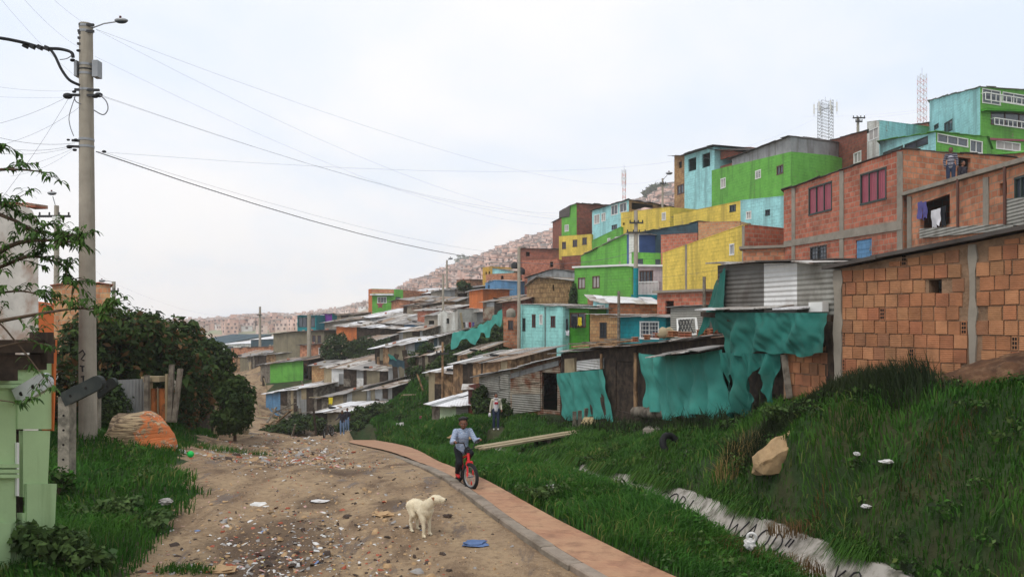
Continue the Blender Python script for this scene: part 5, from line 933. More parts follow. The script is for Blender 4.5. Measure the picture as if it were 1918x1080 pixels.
garment('black jacket hanging at the left of the dark green house front', 'jacket', wc(1058, 597, 1068, 620, s8[0], .25), 'cloth_black', 5); garment('dark trousers hanging across the window of the dark green house', 'trousers', wc(1077, 592, 1086, 614, s8[0], .3), 'cloth_black', 6); garment('yellow shirt hanging at the window of the dark green house', 'shirt', wc(1088, 594, 1095, 610, s8[0], .3), 'cloth_yellow', 7); garment('white towel hanging low on the dark green house front', 'towel', wc(1062, 618, 1071, 628, s8[0], .25), 'cloth_white', 8)
for i, (x, mt, w_) in enumerate(((866, 'cloth_black', 'black'), (872, 'cloth_white', 'white'), (878, 'cloth_red', 'red'), (884, 'cloth_blue', 'blue'))): garment(w_ + ' garment on the line above the long green net', 'garment', (P(x, 603, 79), P(x + 4.5, 603, 79), P(x + 4.5, 613, 79), P(x, 613, 79)), mt, 20 + i)
garment('yellow cloth hung on the front of the sagging grey roofed shack', 'cloth', (P(616, 744, 66.5), P(624, 744, 66.4), P(623, 757, 66.3), P(616, 756, 66.4)), 'cloth_yellow', 30)
# ================================================================ left side
def seg_rect(sg, x0, y0, x1, y1, out, inn, mat, mb=None, skew=(0, 0)):
    mb = mb or MB(); c = [sg.hit(x, y) for x, y in ((x0, y1), (x1 + skew[1], y1), (x1, y0), (x0 + skew[0], y0))]
    mb.hexa([sg.pt(*c[0], out), sg.pt(*c[1], out), sg.pt(*c[1], inn), sg.pt(*c[0], inn), sg.pt(*c[3], out), sg.pt(*c[2], out), sg.pt(*c[2], inn), sg.pt(*c[3], inn)], mat); return mb
M['shed_green'] = mk('shed_green', srgb(168, 196, 146), rough=.75, dirt=srgb(118, 142, 96), damt=.55, ds=1.3, streak=True, var=.08, bump=.2, bs=20); M['paint_bright_orange'] = mk('paint_bright_orange', srgb(206, 112, 62), rough=.7, dirt=srgb(150, 84, 50), damt=.4, ds=2, var=.1)
ss_ = Seg(XY(-140, 8.0), XY(99, 9.5)); rs = empty('painted_shed', (ss_.b.x, ss_.b.y, .2), 'pale green painted board shed with an orange corner strip at the left edge', 'shed')
mb = seg_rect(ss_, -130, 712, 30, 1150, 0, -.06, 'shed_green'); mb.build('wall_board', rs); seg_rect(ss_, 30.5, 665, 94, 803, .02, -.05, 'shed_green').build('wall_board', rs)
seg_rect(ss_, 42, 806, 93, 930, .01, -.05, 'shed_green', skew=(0, -6)).build('wall_board', rs); seg_rect(ss_, 44, 905, 100, 990, .05, .015, 'shed_green', skew=(0, -4)).build('wall_board', rs); seg_rect(ss_, 38, 960, 48, 1100, .03, -.05, 'shed_green').build('wall_board', rs)
seg_rect(ss_, -130, 978, 12, 1150, .06, .005, 'shed_green').build('wall_board', rs)
for y in (703, 711, 719, 868, 878, 887): seg_rect(ss_, -130, y, 37 if y < 800 else 28, y + 7, .05 + (y % 3) * .006, -.02, 'shed_green').build('trim', rs)
seg_rect(ss_, 94, 636, 101, 806, .05, -.12, 'paint_bright_orange', skew=(0, -6)).build('corner_strip', rs); seg_rect(ss_, 27.5, 828, 32, 928, .03, .004, 'frame_white').build('white_strip', rs)
for x0, y0, x1, y1, o in ((-130, 636, 88, 660, .12), (-130, 664, 80, 692, .06), (68, 622, 80, 680, .16), (-130, 690, 12, 712, .16)): seg_rect(ss_, x0, y0, x1, y1, o, -.1, 'wood_dark').build('roof_beam', rs)
seg_rect(ss_, -130, 640, 92, 1150, -.5, -.6, 'wood_dark').build('inner_wall', rs)
M['plaster_old'] = mk('plaster_old', srgb(186, 180, 172), dirt=srgb(146, 120, 104), damt=.8, ds=1.1, dlo=.52, dhi=.64, var=.16, vs=2.5, bump=.6, bs=14)
bld('plaster_wall', 'crumbling white plastered wall stub rising behind the green shed', 'wall', [(-160, 17.2, 396, 660), (-30, 16.3, 388, 660), (12, 16, 383, 660), (48, 15.8, 387, 660), (60, 15.7, 393, 660), (69, 15.6, 412, 660), (72, 15.6, 470, 660)], .35, 'plaster_old', None, (), sides='brick_dark', base=1.5, backdir=(-.62, 1))
b = MB()
for i in range(15): q = P(-40 + i * 7.5, 384 + abs(i - 7) * .5, 16.2 - i * .03); b.box(q + Vector((0, .15, .03)), (.11, .34, .07), 'brick_red', rz=rr.uniform(-.2, .2), rx=rr.uniform(-.1, .1))
tag(b.build('brick_coping', None, tuple(P(0, 390, 16))), 'row of broken red bricks along the top of the white plastered wall', 'bricks')
bld('orange_house', 'bright orange rendered house corner behind the green shed', 'house', [(55, 20, 566, 760), (101, 20, 572, 760)], 2.5, 'paint_bright_orange', 'flat', (), base=1.5, backdir=(-.60, 1))
bld('block_house', 'pale block house with a tiled ridge behind the peach branches', 'house', [(98, 31, 533, 720), (207, 29, 533, 720)], 5, 'brick_pale', 'sheet', [(128, 604, 152, 640, 'o')], over=.12, rmats=['brick_red'], backdir=(-.53, 1))
bld('grey_house', 'low grey roofed house behind the ivy thicket', 'house', [(265, 48, 603, 720), (330, 46, 606, 720)], 5, 'concrete', 'sheet', (), rmats=['roof_grey'], backdir=(-.46, 1))
bld('warehouse', 'long white warehouse at the bottom of the valley', 'warehouse', [(411, 205, 645, 675), (470, 200, 643, 672), (486, 202, 642, 668)], 14, 'paint_white', 'sheet', [(422, 648, 437, 659, 'k', 3), (452, 648, 466, 655, 'k', 3)], rise=.8, w=3, rmats=['roof_white', 'roof_pale'])
bld('warehouse', 'grey blue roofed warehouse left of the long white one', 'warehouse', [(345, 225, 642, 675), (418, 215, 643, 672)], 16, 'tarp_dark', 'sheet', (), rise=2.2, w=3, rmats=['tarp_dark'])
bld('warehouse', 'white roofed hall behind the thin utility pole in the valley', 'warehouse', [(470, 190, 636, 670), (520, 186, 634, 668)], 12, 'tarp_dark', 'sheet', (), rise=1.2, w=3, rmats=['roof_white'])
# concrete fence posts with slanted arms
M['post_concrete'] = mk('post_concrete', srgb(148, 140, 126), rough=.95, dirt=srgb(92, 88, 78), damt=.8, ds=3.2, dlo=.46, dhi=.6, var=.25, vs=6, bump=.9, bs=24); M['arm_dark'] = mk('arm_dark', srgb(54, 58, 56), rough=.85, dirt=srgb(84, 84, 78), damt=.5, ds=4, var=.25); M['arm_white'] = mk('arm_white', srgb(200, 202, 204), rough=.8, dirt=srgb(120, 118, 112), damt=.6, ds=4, var=.12)
def fence_post(label, px, yt, yb, d, arm, amat, pmat='post_concrete', w=.15):
    q0, q1 = P(px, yb, d), P(px + 1, yt, d); r_ = empty('fence_post', q0, label, 'fence post', 'concrete fence posts'); da = .28 if amat == 'arm_white' else 0; mb = MB(); mb.bar(q0 - Vector((0, 0, .4)), q1, w, w * 1.15, pmat)
    n = 6
    for i in range(n):
        z = q0.lerp(q1, (i + .5) / n + .04); s_ = (z - Vector((0, 0, EZ))).normalized(); z = z - Vector((0, w * .577, 0)); mb.tube([z + Vector((0, .01, 0)), z - Vector((0, .004, 0))], .02, 'dark', 8)
    mb.build('post', r_); a0, a1 = P(arm[0], arm[1], d - .05 - da), P(arm[2], arm[3], d - .25 - da); m2 = MB(); t_ = (a1 - a0).normalized(); up = Vector((-t_.z, 0, t_.x)).normalized() * (arm[4] / F * d / 2); th = Vector((0, .06, 0)); k = 8
    ring = [a0 - up, a1 - up] + [a1 - up * math.cos(math.pi * i / k) + t_ * up.length * math.sin(math.pi * i / k) for i in range(1, k)] + [a1 + up, a0 + up]
    if up.z < 0: ring.reverse()
    nn = len(ring); m2.add([p - th for p in ring] + [p + th for p in ring], [tuple(range(nn)), tuple(reversed(range(nn, 2 * nn)))] + [(i, nn + i, nn + (i + 1) % nn, (i + 1) % nn) for i in range(nn)], amat)
    for f_ in (.25, .7): z = a0.lerp(a1, f_) - th * 1.02; m2.tube([z + Vector((0, .01, 0)), z - Vector((0, .004, 0))], .026, 'dark', 8)
    m2.build('arm', r_)
fence_post('pitted concrete post with a dark slanted arm in the grass before the utility pole', 125, 742, 905, 13.6, (120, 748, 184, 716, 26), 'arm_dark', w=.19)
fence_post('post coloured dark for shade with a white slanted arm against the green shed', 36, 735, 1085, 9.3, (34, 743, 84, 714, 30), 'arm_white', 'wood_dark', w=.05); fence_post('distant concrete fence post right behind the utility pole', 181, 735, 812, 19.5, (182, 738, 212, 716, 18), 'arm_dark', w=.13)  # the shed post's dark wood colour paints the shadow it stands in
def rock(name, label, c, r, mat, seed, jit=.35, n=26, m=18, cat='rock'):
    mb = MB(); mb.ball(c, r, mat, n, m, jit, seed); return tag(mb.build(name, None, tuple(c)), label, cat)
# striped boulder with orange paint
m = bpy.data.materials.new('painted_boulder'); m.use_nodes = True; g = G(m.node_tree); b = g.nt.nodes['Principled BSDF']; ob = g.n('ShaderNodeTexCoord').outputs['Object']
st = g.noise(g.n('ShaderNodeMapping', {0: ob, 2: (0, R(18), R(10)), 3: (1.2, 1.2, 11)}).outputs[0], 2.2, 5, .65, .5); c = g.mix(g.ramp(st, .42, .6), srgb(108, 88, 66), srgb(204, 178, 140)); sx = g.n('ShaderNodeSeparateXYZ', {0: ob}).outputs
pm_ = g.math('MULTIPLY', g.ramp(g.math('ADD', sx[0], g.math('MULTIPLY', g.math('SUBTRACT', g.noise(ob, 3.5, 4), .5), .6)), .22, .30), g.ramp(g.noise(ob, 5, 5, .7), .42, .5)); c = g.mix(g.math('MULTIPLY', pm_, .9), c, srgb(214, 118, 62)); c = g.mix(g.ramp(g.noise(g.n('ShaderNodeMapping', {0: ob, 1: (3, 0, 0)}).outputs[0], 4.2, 4), .66, .7), c, srgb(220, 214, 204))
g.nt.links.new(c, b.inputs['Base Color']); b.inputs['Roughness'].default_value = .95; g.nt.links.new(g.n('ShaderNodeBump', {'Height': st, 'Strength': 1., 'Distance': .05}).outputs[0], b.inputs['Normal']); M['painted_boulder'] = m
rock('boulder', 'striped pale boulder daubed with orange paint beside the utility pole', P(258, 826, 18), (.76, .7, .66), 'painted_boulder', 4, .22)
M['tan_rock'] = mk('tan_rock', srgb(160, 134, 100), rough=.95, dirt=srgb(126, 98, 68), damt=.7, ds=2.2, var=.25, vs=3, bump=1.2, bs=5)
bm = bmesh.new(); rr = random.Random(14)
for c_ in ((1412, 872, 14.3), (1408, 850, 14.5), (1425, 832, 14.4), (1448, 826, 14.3), (1472, 800, 14.5), (1492, 790, 14.6), (1497, 806, 14.5), (1494, 838, 14.3), (1490, 868, 14.2), (1462, 880, 14.1), (1430, 884, 14.1), (1450, 850, 14.02), (1478, 836, 14.1), (1432, 858, 14.05), (1500, 880, 15.1), (1412, 880, 15.1), (1490, 800, 15.1), (1440, 840, 15.1)): bm.verts.new(P(*c_) - P(1455, 850, 14.5) + Vector((0, 0, -.06)))
bmesh.ops.convex_hull(bm, input=bm.verts); bmesh.ops.triangulate(bm, faces=bm.faces); bmesh.ops.subdivide_edges(bm, edges=bm.edges, cuts=4, use_grid_fill=True)
for v in bm.verts: q = v.co; v.co = q + Vector((noise.noise(q * 3.1), noise.noise(q * 3.1 + Vector((9, 0, 0))), noise.noise(q * 3.1 + Vector((0, 9, 0))))) * .06 + Vector((noise.noise(q * 9), noise.noise(q * 9 + Vector((4, 0, 0))), noise.noise(q * 9 + Vector((0, 4, 0))))) * .022
me = bpy.data.meshes.new('boulder'); bm.to_mesh(me); bm.free(); me.materials.append(M['tan_rock']); o = bpy.data.objects.new('boulder', me); COL.objects.link(o); o.location = P(1455, 850, 14.5); tag(o, 'tan slanting boulder poking out of the right grass bank', 'rock')
mb = MB(); mb.bar(P(1479, 745, 17.0), P(1468, 664, 17.1), .11, .1, 'wood_grey'); tag(mb.build('prop_post', None, tuple(P(1479, 745, 17.0))), 'slanting grey timber prop beside the torn tarpaulin', 'post')
rock('boulder', 'low tan boulder behind the boy, by the footbridge', P(862, 818, 34), (.5, .35, .14), 'tan_rock', 12, .4); rock('boulder', 'grey sheet of rock half covered by grass near the old tyre', P(1318, 856, 19), (.45, .25, .3), 'concrete', 15, .3)
# sheds and fence by the ivy
lf = 'patched fence by the ivy thicket'
slab('tin_fence', 'dented grey tin sheet of the fence behind the painted boulder', 'fence', (P(218, 790, 23.8), P(278, 786, 24.2), P(278, 786, 24.3), P(218, 790, 23.9)), 1.25, 'zinc', lf); slab('tin_sheet', 'corrugated sheet lying tilted left of the utility pole', 'tin sheet', (P(98, 715, 23), P(150, 735, 22), P(150, 700, 24), P(98, 690, 24.5)), .03, 'zinc_across')
rg_ = empty('rusty_gate', P(297, 785, 24.0), 'rusty orange gate in a pale frame between grey fence posts', 'gate'); M['gate_rust'] = mk('gate_rust', srgb(178, 106, 58), dirt=srgb(92, 66, 46), damt=.9, ds=3, dlo=.44, dhi=.58, var=.25, wave=('X', .15, 1.)); sgt = Seg(XY(280, 24.3), XY(316, 24.0))
seg_rect(sgt, 284, 727, 312, 784, .02, -.03, 'gate_rust').build('leaf', rg_)
for q in ((279, 716, 284, 788), (312, 700, 316, 788), (297, 727, 299, 784)): seg_rect(sgt, *q, .06, -.05, 'board_pale').build('frame', rg_)
seg_rect(sgt, 274, 704, 308, 714, .2, -.1, 'board_pale').build('lintel', rg_); 
for i, (x0, y0, x1, y1, lab) in enumerate(((275, 702, 275, 790, 'left'), (322, 682, 318, 790, 'tall slanting'), (338, 690, 326, 790, 'thin leaning'))):
    mb = MB(); mb.bar(P(x1, y1, 23.8), P(x0, y0, 23.9), .13, .11, 'wood_grey'); tag(mb.build('fence_post', None, tuple(P(x1, y1, 23.8))), lab + ' grey wooden post beside the rusty gate', 'post', 'wooden posts by the rusty gate')
bld('board_shack', 'dark brown board shack half hidden by bushes at the left road side', 'shack', [(370, 37, 742, 815), (412, 35.5, 702, 815), (462, 38, 742, 815)], 3, 'wood_dark', 'sheet', (), 'board shacks by the left road side', over=.3, rmats=['roof_dark', 'wood_dark'])
for x, y0, y1, d, lab in ((404, 738, 812, 35, 'pale slanting post before the dark brown board shack'), (463, 768, 812, 37, 'white short post at the right end of the dark board shack'), (455, 772, 812, 37.2, 'grey short post left of the white short one')): mb = MB(); mb.bar(P(x, y1, d), P(x + 3, y0, d), .14, .12, 'board_pale'); tag(mb.build('fence_post', None, tuple(P(x, y1, d))), lab, 'post')
# soil heap top right
hb = MB(); c0 = P(1945, 740, 12.7); vs = []; n = 44
for j in range(n + 1):
    for i in range(n + 1):
        x, y = (i / n - .5) * 3.4, (j / n - .5) * 1.6; r2_ = (x / 1.7) ** 2 + (y / .8) ** 2; h = .55 * max(0, 1 - r2_) ** .8 + (noise.noise(Vector((x * 2.2, y * 2.2, 3))) * .09 + noise.noise(Vector((x * 7, y * 7, 3))) * .045) * (r2_ < 1) - (.15 if r2_ > 1 else 0); X_, Y_ = c0.x + x * .87 + y * .5, c0.y + y * .87 - x * .5; vs.append((X_, Y_, h))
gzs = ground_z([v[0] for v in vs], [v[1] for v in vs]); vs = [(v[0], v[1], v[2] + float(q) - .03) for v, q in zip(vs, gzs)]
M['soil_heap'] = mk('soil_heap', srgb(92, 66, 48), rough=1., col2=srgb(70, 50, 38), c2s=4, dirt=srgb(128, 100, 76), damt=.6, ds=6, var=.3, vs=8, bump=2., bs=16)
hb.add(vs, [(j * (n + 1) + i, j * (n + 1) + i + 1, (j + 1) * (n + 1) + i + 1, (j + 1) * (n + 1) + i) for j in range(n) for i in range(n)], 'soil_heap', True); tag(hb.build('soil_heap', None, tuple(c0)), 'heap of brown soil and rubble at the foot of the near block wall', 'soil heap')

# odds and ends holding the roof sheets down in the dip
rr = random.Random(99); cn = 0
for sgs, zt_r, dep_, rise_ in CLUT:
    for i, sg in enumerate(sgs):
        for k in range(int(sg.L / 1.3)):
            u, v = rr.uniform(.1, .9) * sg.L, rr.uniform(.0, .55); z = zt_r[i] + (zt_r[i + 1] - zt_r[i]) * u / sg.L + rise_ * v + .08; p = sg.pt(u, z, -dep_ * v); kd = rr.random(); mb = MB(); cn += 1
            if kd < .45: t_ = Vector((rr.uniform(-1, 1), rr.uniform(-.7, .7), 0)).normalized() * rr.uniform(.4, 1.1); t_.z = (zt_r[i + 1] - zt_r[i]) / sg.L * t_.dot(Vector((sg.t.x, sg.t.y, 0))); mb.bar(p - t_, p + t_, .14, .07, rr.choice(['wood_grey', 'board_pale', 'wood_dark', 'wood_up'])); tag(mb.build('plank', None, tuple(p)), 'loose plank lying on a shack roof in the dip', 'plank', 'planks on the shack roofs')
            elif kd < .85: mb.ball(p + Vector((0, 0, .05)), (rr.uniform(.12, .22), .14, .11), rr.choice(['stone', 'brick_red', 'concrete']), 8, 6, .5, k + i); tag(mb.build('stone', None, tuple(p)), 'stone weighing down a tin roof in the dip', 'stone', 'stones on the shack roofs')
            else: mb.torus(p + Vector((0, 0, .06)), (.1, 0, 1), .24, .075, 'rubber', 14, 6); tag(mb.build('tyre', None, tuple(p)), 'old tyre weighing down a shack roof in the dip', 'tyre', 'tyres on the shack roofs')

# loose posts, planks and boards standing and lying between the shacks
for k in range(46):
    px, py = rr.uniform(470, 905), rr.uniform(668, 770); d = float(np.interp(py, [668, 700, 740, 770], [88, 78, 66, 56])); q = XY(px, d); z = gz(q.x, q.y); L = rr.uniform(.7, 2.1); mb = MB(); v = Vector((rr.uniform(-.5, .5), rr.uniform(-.3, .3), 1)).normalized() * L if k % 2 else Vector((rr.uniform(-1, 1), rr.uniform(-.7, .7), rr.uniform(.02, .25))).normalized() * L
    a = Vector((q.x, q.y, z + .03)); mb.bar(a, a + v, rr.choice((.1, .14, .22)), .07, rr.choice(['wood_dark', 'wood_grey', 'wood_up', 'board_pale'])); tag(mb.build('post' if k % 2 else 'plank', None, tuple(a)), 'leaning wooden post between the shacks in the dip' if k % 2 else 'loose plank on the ground between the shacks in the dip', 'post' if k % 2 else 'plank', 'posts between the shacks' if k % 2 else 'planks between the shacks')
# ================================================================ poles, lamps, masts, cables
CABLE_R = .012
def cable(label, a, b, sag, r=.011, n=18, group=None):
    a, b = Vector(a), Vector(b); mb = MB(); mb.tube([a.lerp(b, i / n) - Vector((0, 0, sag * 4 * (i / n) * (1 - i / n))) for i in range(n + 1)], r * (.42 if r > .025 else .17), 'cable', 5); return tag(mb.build('overhead_cable', None, tuple(a)), label, 'cable', group or 'overhead cables')
def street_lamp(parent, a, b, sz):
    a, b = Vector(a), Vector(b); mb = MB(); mb.tube([a, a.lerp(b, .5) + Vector((0, 0, .03)), b], .028 * sz, 'metal_grey', 7); mb.build('lamp_arm', parent)
    t = (b - a).normalized(); m2 = MB(); c = b + t * .22 * sz; m2.ball(c, (.30 * sz, .15 * sz, .10 * sz), 'metal_grey', 14, 9); h = m2.build('lamp_head', parent)
    m3 = MB(); m3.ball(c + Vector((0, 0, -.05 * sz)), (.25 * sz, .13 * sz, .085 * sz), 'glass', 12, 7); m3.build('lamp_glass', h); m4 = MB(); m4.tube([c + Vector((-.02, 0, .08 * sz)), c + Vector((-.02, 0, .19 * sz))], .05 * sz, 'rusty_brown', 8); m4.build('sensor', h)
def pole(label, px, yt, yb, d, r0, r1, mat='concrete_pole', arm=None, lamp=None, pxt=None, bury=1.0, bands=0, group='utility poles'):
    q0, q1 = P(px, yb, d), P(pxt or px, yt, d); rt_ = empty('utility_pole', q0, label, 'utility pole', group); mb = MB(); mb.tube([q0 - Vector((0, 0, bury)), q0, q0.lerp(q1, .5), q1], [r0, r0, (r0 + r1) / 2, r1], mat, 14); mb.build('shaft', rt_)
    if arm:
        for y, w in arm: mb = MB(); z = q1 + Vector((0, 0, -(y - yt) / F * d)); mb.bar(z - Vector((w, .1 + r1, 0)), z + Vector((w, -.1 - r1, 0)), .09, .11, 'metal_dark'); [mb.tube([z + Vector((k * w, -.1 - r1, .05)), z + Vector((k * w, -.1 - r1, .2))], .045, 'metal_dark', 6) for k in (-.9, -.3, .3, .9)]; mb.build('crossarm', rt_)
    if lamp: street_lamp(rt_, P(lamp[0], lamp[1], d), P(lamp[2], lamp[3], d), lamp[4])
    return rt_, q0, q1
D1 = 17.5
up_, b0, t0 = pole('big grey concrete utility pole with street lamp at the left road side', 165, 45, 822, D1, .185, .135, pxt=161, lamp=(172, 53, 218, 41, .5))
def band(py, mat='metal_grey', h=.05):
    k = (822 - py) / (822 - 45); c = b0.lerp(t0, k); r = .185 + (.135 - .185) * k + .008; mb = MB(); mb.tube([c - Vector((0, 0, h / 2)), c + Vector((0, 0, h / 2))], r, mat, 14); mb.build('band', up_); return c, r
for py in (50, 60, 122, 139, 169, 262, 275): band(py)
mb = MB(); c, r = band(131, 'metal_dark', .03); mb.box(c + Vector((r + .1, -.02, 0)), (.12, .2, .36), 'metal_grey'); mb.box(c + Vector((-r - .02, -.05, 0)), (.06, .16, .34), 'metal_grey'); mb.build('junction_box', up_)
for py, x0, x1 in ((46, 148, 176), (58, 146, 176), (62, 147, 155), (71, 146, 155), (82, 145, 155), (168, 140, 186), (178, 125, 188), (263, 135, 152), (274, 128, 152)): mb = MB(); mb.bar(P(x0, py, D1 - .1), P(x1, py + 1, D1 - .1), .045, .05, 'metal_dark'); mb.build('bracket', up_)
for px, py, s_ in ((127, 180, .11), (185, 178, .09), (178, 180, .08), (139, 172, .05), (147, 95, .05), (130, 275, .07), (142, 262, .05), (195, 284, .05), (128, 262, .04), (140, 281, .05), (136, 113, .06)): mb = MB(); mb.ball(P(px, py, D1 - .12), (s_, s_ * .7, s_ * .6), 'plastic_black', 8, 6); mb.build('insulator', up_)
def pipe(parent, name, pts, r, mat='cable'):
    mb = MB(); P_ = [Vector(p) for p in pts]; out = []
    for i in range(len(P_) - 1):
        p0, p1, p2, p3 = P_[max(i - 1, 0)], P_[i], P_[i + 1], P_[min(i + 2, len(P_) - 1)]
        for k in range(6): t = k / 6; out.append(.5 * ((2 * p1) + (p2 - p0) * t + (2 * p0 - 5 * p1 + 4 * p2 - p3) * t * t + (3 * p1 - p0 - 3 * p2 + p3) * t ** 3))
    out.append(P_[-1]); mb.tube(out, r, mat, 6); return mb.build(name, parent)
q = lambda x, y, d=D1 - .2: P(x, y, d)
pipe(up_, 'jumper_wire', [q(187, 178), q(199, 190), q(202, 205), q(193, 215), q(175, 206)], .012); pipe(up_, 'jumper_wire', [q(139, 182), q(142, 190), q(151, 195)], .012); pipe(up_, 'jumper_wire', [q(141, 180), q(130, 215), q(131, 235), q(138, 255)], .009); pipe(up_, 'jumper_wire', [q(112, 112), q(125, 110), q(136, 103)], .009)
pm2 = MB()
for pts in (((156, 660), (163, 655), (167, 662), (160, 672), (166, 674)), ((158, 684), (166, 685)), ((162, 684), (163, 695)), ((164, 703), (165, 725)), ((160, 704), (166, 703))):
    pm2.tube([Vector((P(x, y, D1).x, D1 - .176, P(x, y, D1).z)) for x, y in pts], .016, 'plastic_black', 5)
pm2.build('stencil_mark', up_)
hv = pipe(None, 'service_cable', [P(-260, 45, 15), P(-30, 68, 16.2), P(35, 78, 16.8), P(80, 90, 17.1), P(112, 92, 17.3), P(133, 98, 17.3), P(137, 108, 17.3)], .035, 'plastic_black'); tag(hv, 'thick black bundled cable entering from the left edge above the pole box', 'cable', 'overhead cables')
hv2 = pipe(None, 'service_cable', [P(92, 90, 17.2), P(103, 105, 17.2), P(115, 130, 17.2), P(130, 150, 17.2), P(150, 160, 17.3)], .03, 'plastic_black'); tag(hv2, 'thick black cable looping down from the bundle to the big pole', 'cable', 'overhead cables')
for i, x in enumerate((48, 61, 75, 88)): mb = MB(); mb.box(P(x, 86 + i * 1.6, 16.95), (.09, .09, .09), 'plastic_black', ry=.4); o = mb.build('cable_clamp', hv) 
T = lambda px, py, d=D1: P(px, py, d)
for lab, a, b, s_, r in [
    ('lower heavy cable sagging from the big pole to the pole by the green balcony', T(180, 284), P(1190, 470, 58), 1.6, .030), ('twin cable just above the heavy sagging one', T(190, 284), P(1190, 462, 58), 1.4, .018),
    ('cable running level from the big pole towards the far right pole', T(180, 284), P(1540, 214, 74), 2.2, .014), ('upper cable from the big pole to the dark pole on the hill', T(188, 178), P(1190, 405, 58), 1.2, .018), ('second upper cable from the same bracket', T(188, 180), P(1241, 350, 80), 2.6, .016),
    ('topmost cable leaving the lamp bracket to the right', T(180, 55), P(1241, 336, 80), 1.6, .016), ('thin cable just under the topmost one', T(180, 56), P(1191, 398, 58), 1.8, .013), ('thin cable from the pole box level to the hill', T(178, 106), P(1191, 402, 58), 2.0, .011),
    ('cable rising from the big pole to the upper left corner', T(160, 45), P(60, -40, 12), .05, .010), ('thin cable crossing the upper left corner to the pole top', T(150, 90), P(20, -30, 12), .1, .010), ('thin cable descending across the upper left corner behind the bundle', P(-30, -40, 12), T(150, 150), .1, .009),
    ('cable from the pole bracket down to the peach tree', T(128, 185), P(-20, 400, 15), .1, .018), ('cable from the upper bracket to the left edge', T(125, 182), P(-120, 250, 14), .15, .018), ('cable from the pole crossing low to the left edge', T(150, 200), P(-80, 285, 14), .2, .015),
    ('level cable from the upper bracket to the left edge', T(140, 170), P(-120, 140, 14), .1, .010), ('thin level cable under the upper bracket', T(130, 182), P(-120, 172, 14), .05, .008), ('black cable to the middle bracket from the left edge', T(140, 268), P(-120, 215, 14), .2, .022), ('second black cable to the middle bracket', T(138, 272), P(-120, 235, 14), .25, .02), ('third thin cable to the middle bracket', T(134, 276), P(-120, 262, 14), .2, .016),
    ('cable from the middle bracket down to the roof behind the shed', T(138, 278), P(-60, 330, 15), .1, .014), ('thin slanting cable below the middle bracket', T(138, 280), P(20, 330, 15), .1, .012)]:
    cable(lab, a, b, s_, r)
pole('distant pole with lamp behind the white plastered wall', 106, 385, 600, 40, .14, .11, 'concrete_pole', arm=[(406, .8)], lamp=(106, 395, 99, 368, .8)); mb = MB(); mb.box(P(106, 412, 39.7), (.3, .25, .35), 'frame_white'); tag(mb.build('meter_box', None, tuple(P(106, 412, 39.7))), 'white box on the distant lamp pole behind the plastered wall', 'box')
pole('small dark pole right of the pale block house', 213, 527, 640, 55, .15, .12, arm=[(545, .45)], lamp=(211, 528, 196, 526, .8)); pole('thin pole standing before the far town', 487, 574, 680, 120, .22, .16, arm=[(590, .4)]); pole('tall grey pole among the shacks in the dip', 579, 588, 712, 87, .26, .2); pole('bare wooden post with a small cross bar among the shacks', 829, 640, 775, 52, .09, .07, 'wood_up', arm=[(662, .4)])
pole('dark pole in front of the far hillside, left of the white ruin', 830, 513, 640, 82, .14, .11); pole('tall thin pole on the ridge of the far shacks', 837, 487, 560, 112, .16, .12, lamp=(837, 489, 841, 486, 1.2)); pole('tall dark pole at the left corner of the pale blue house', 972, 462, 660, 55.4, .13, .1); pole('dark pole with crossarms and a teal painted foot by the balcony', 1191, 394, 568, 57.8, .17, .13, arm=[(418, .5), (436, .7)])
mb = MB(); mb.tube([P(1191, 570, 57.8), P(1191, 502, 57.8)], .185, 'paint_teal', 12); mb.build('painted_foot', bpy.data.objects['utility_pole.008']) if 0 else tag(mb.build('pole_sleeve', None, tuple(P(1191, 570, 57.8))), 'teal painted sleeve round the foot of the balcony pole', 'pole sleeve')
pole('thin lamp pole above the open roof terrace', 1241, 334, 430, 79.5, .12, .09, arm=[(345, .3)], lamp=(1241, 338, 1250, 328, 1.2)); pole('short wooden post behind the teal house roof', 1159, 545, 640, 45.4, .09, .08, 'wood_grey'); pole('short wooden post by the corrugated tin shack', 1319, 518, 630, 39, .09, .08, 'wood_grey'); pole('pole with double crossarm on the brick skyline', 1607, 219, 262, 72, .13, .11, arm=[(222, .55), (229, .3)])
for lab, a, b, s_, r in [('cable between the balcony pole and the dark pole by the pale blue house', P(1191, 420, 57.8), P(972, 470, 55.4), .6, .02), ('cable crossing the yellow wall', P(1191, 430, 57.8), P(1600, 350, 45), 1., .02), ('cable along the big yellow wall', P(972, 480, 55), P(1345, 505, 21), .8, .012), ('cable over the long yellow house', P(1241, 350, 79.5), P(1470, 366, 50), 1.0, .02), ('thin cable to the dark pole by the far shacks', P(972, 466, 55.4), P(830, 516, 82), 1.2, .02), ('far cable between the ridge poles', P(837, 490, 112), P(487, 580, 120), 3., .025), ('thin cable rising to the right skyline', P(1500, 218, 70), P(2000, 150, 60), .8, .014), ('second thin cable across the lattice masts', P(1607, 222, 72), P(2000, 140, 60), .6, .014), ('cable from the far lamp pole to the thin valley pole', P(213, 530, 55), P(487, 580, 120), 1.5, .02), ('slanting cable above the pale block house', P(106, 410, 40), P(213, 530, 55), .5, .015)]: cable(lab, a, b, s_, r)
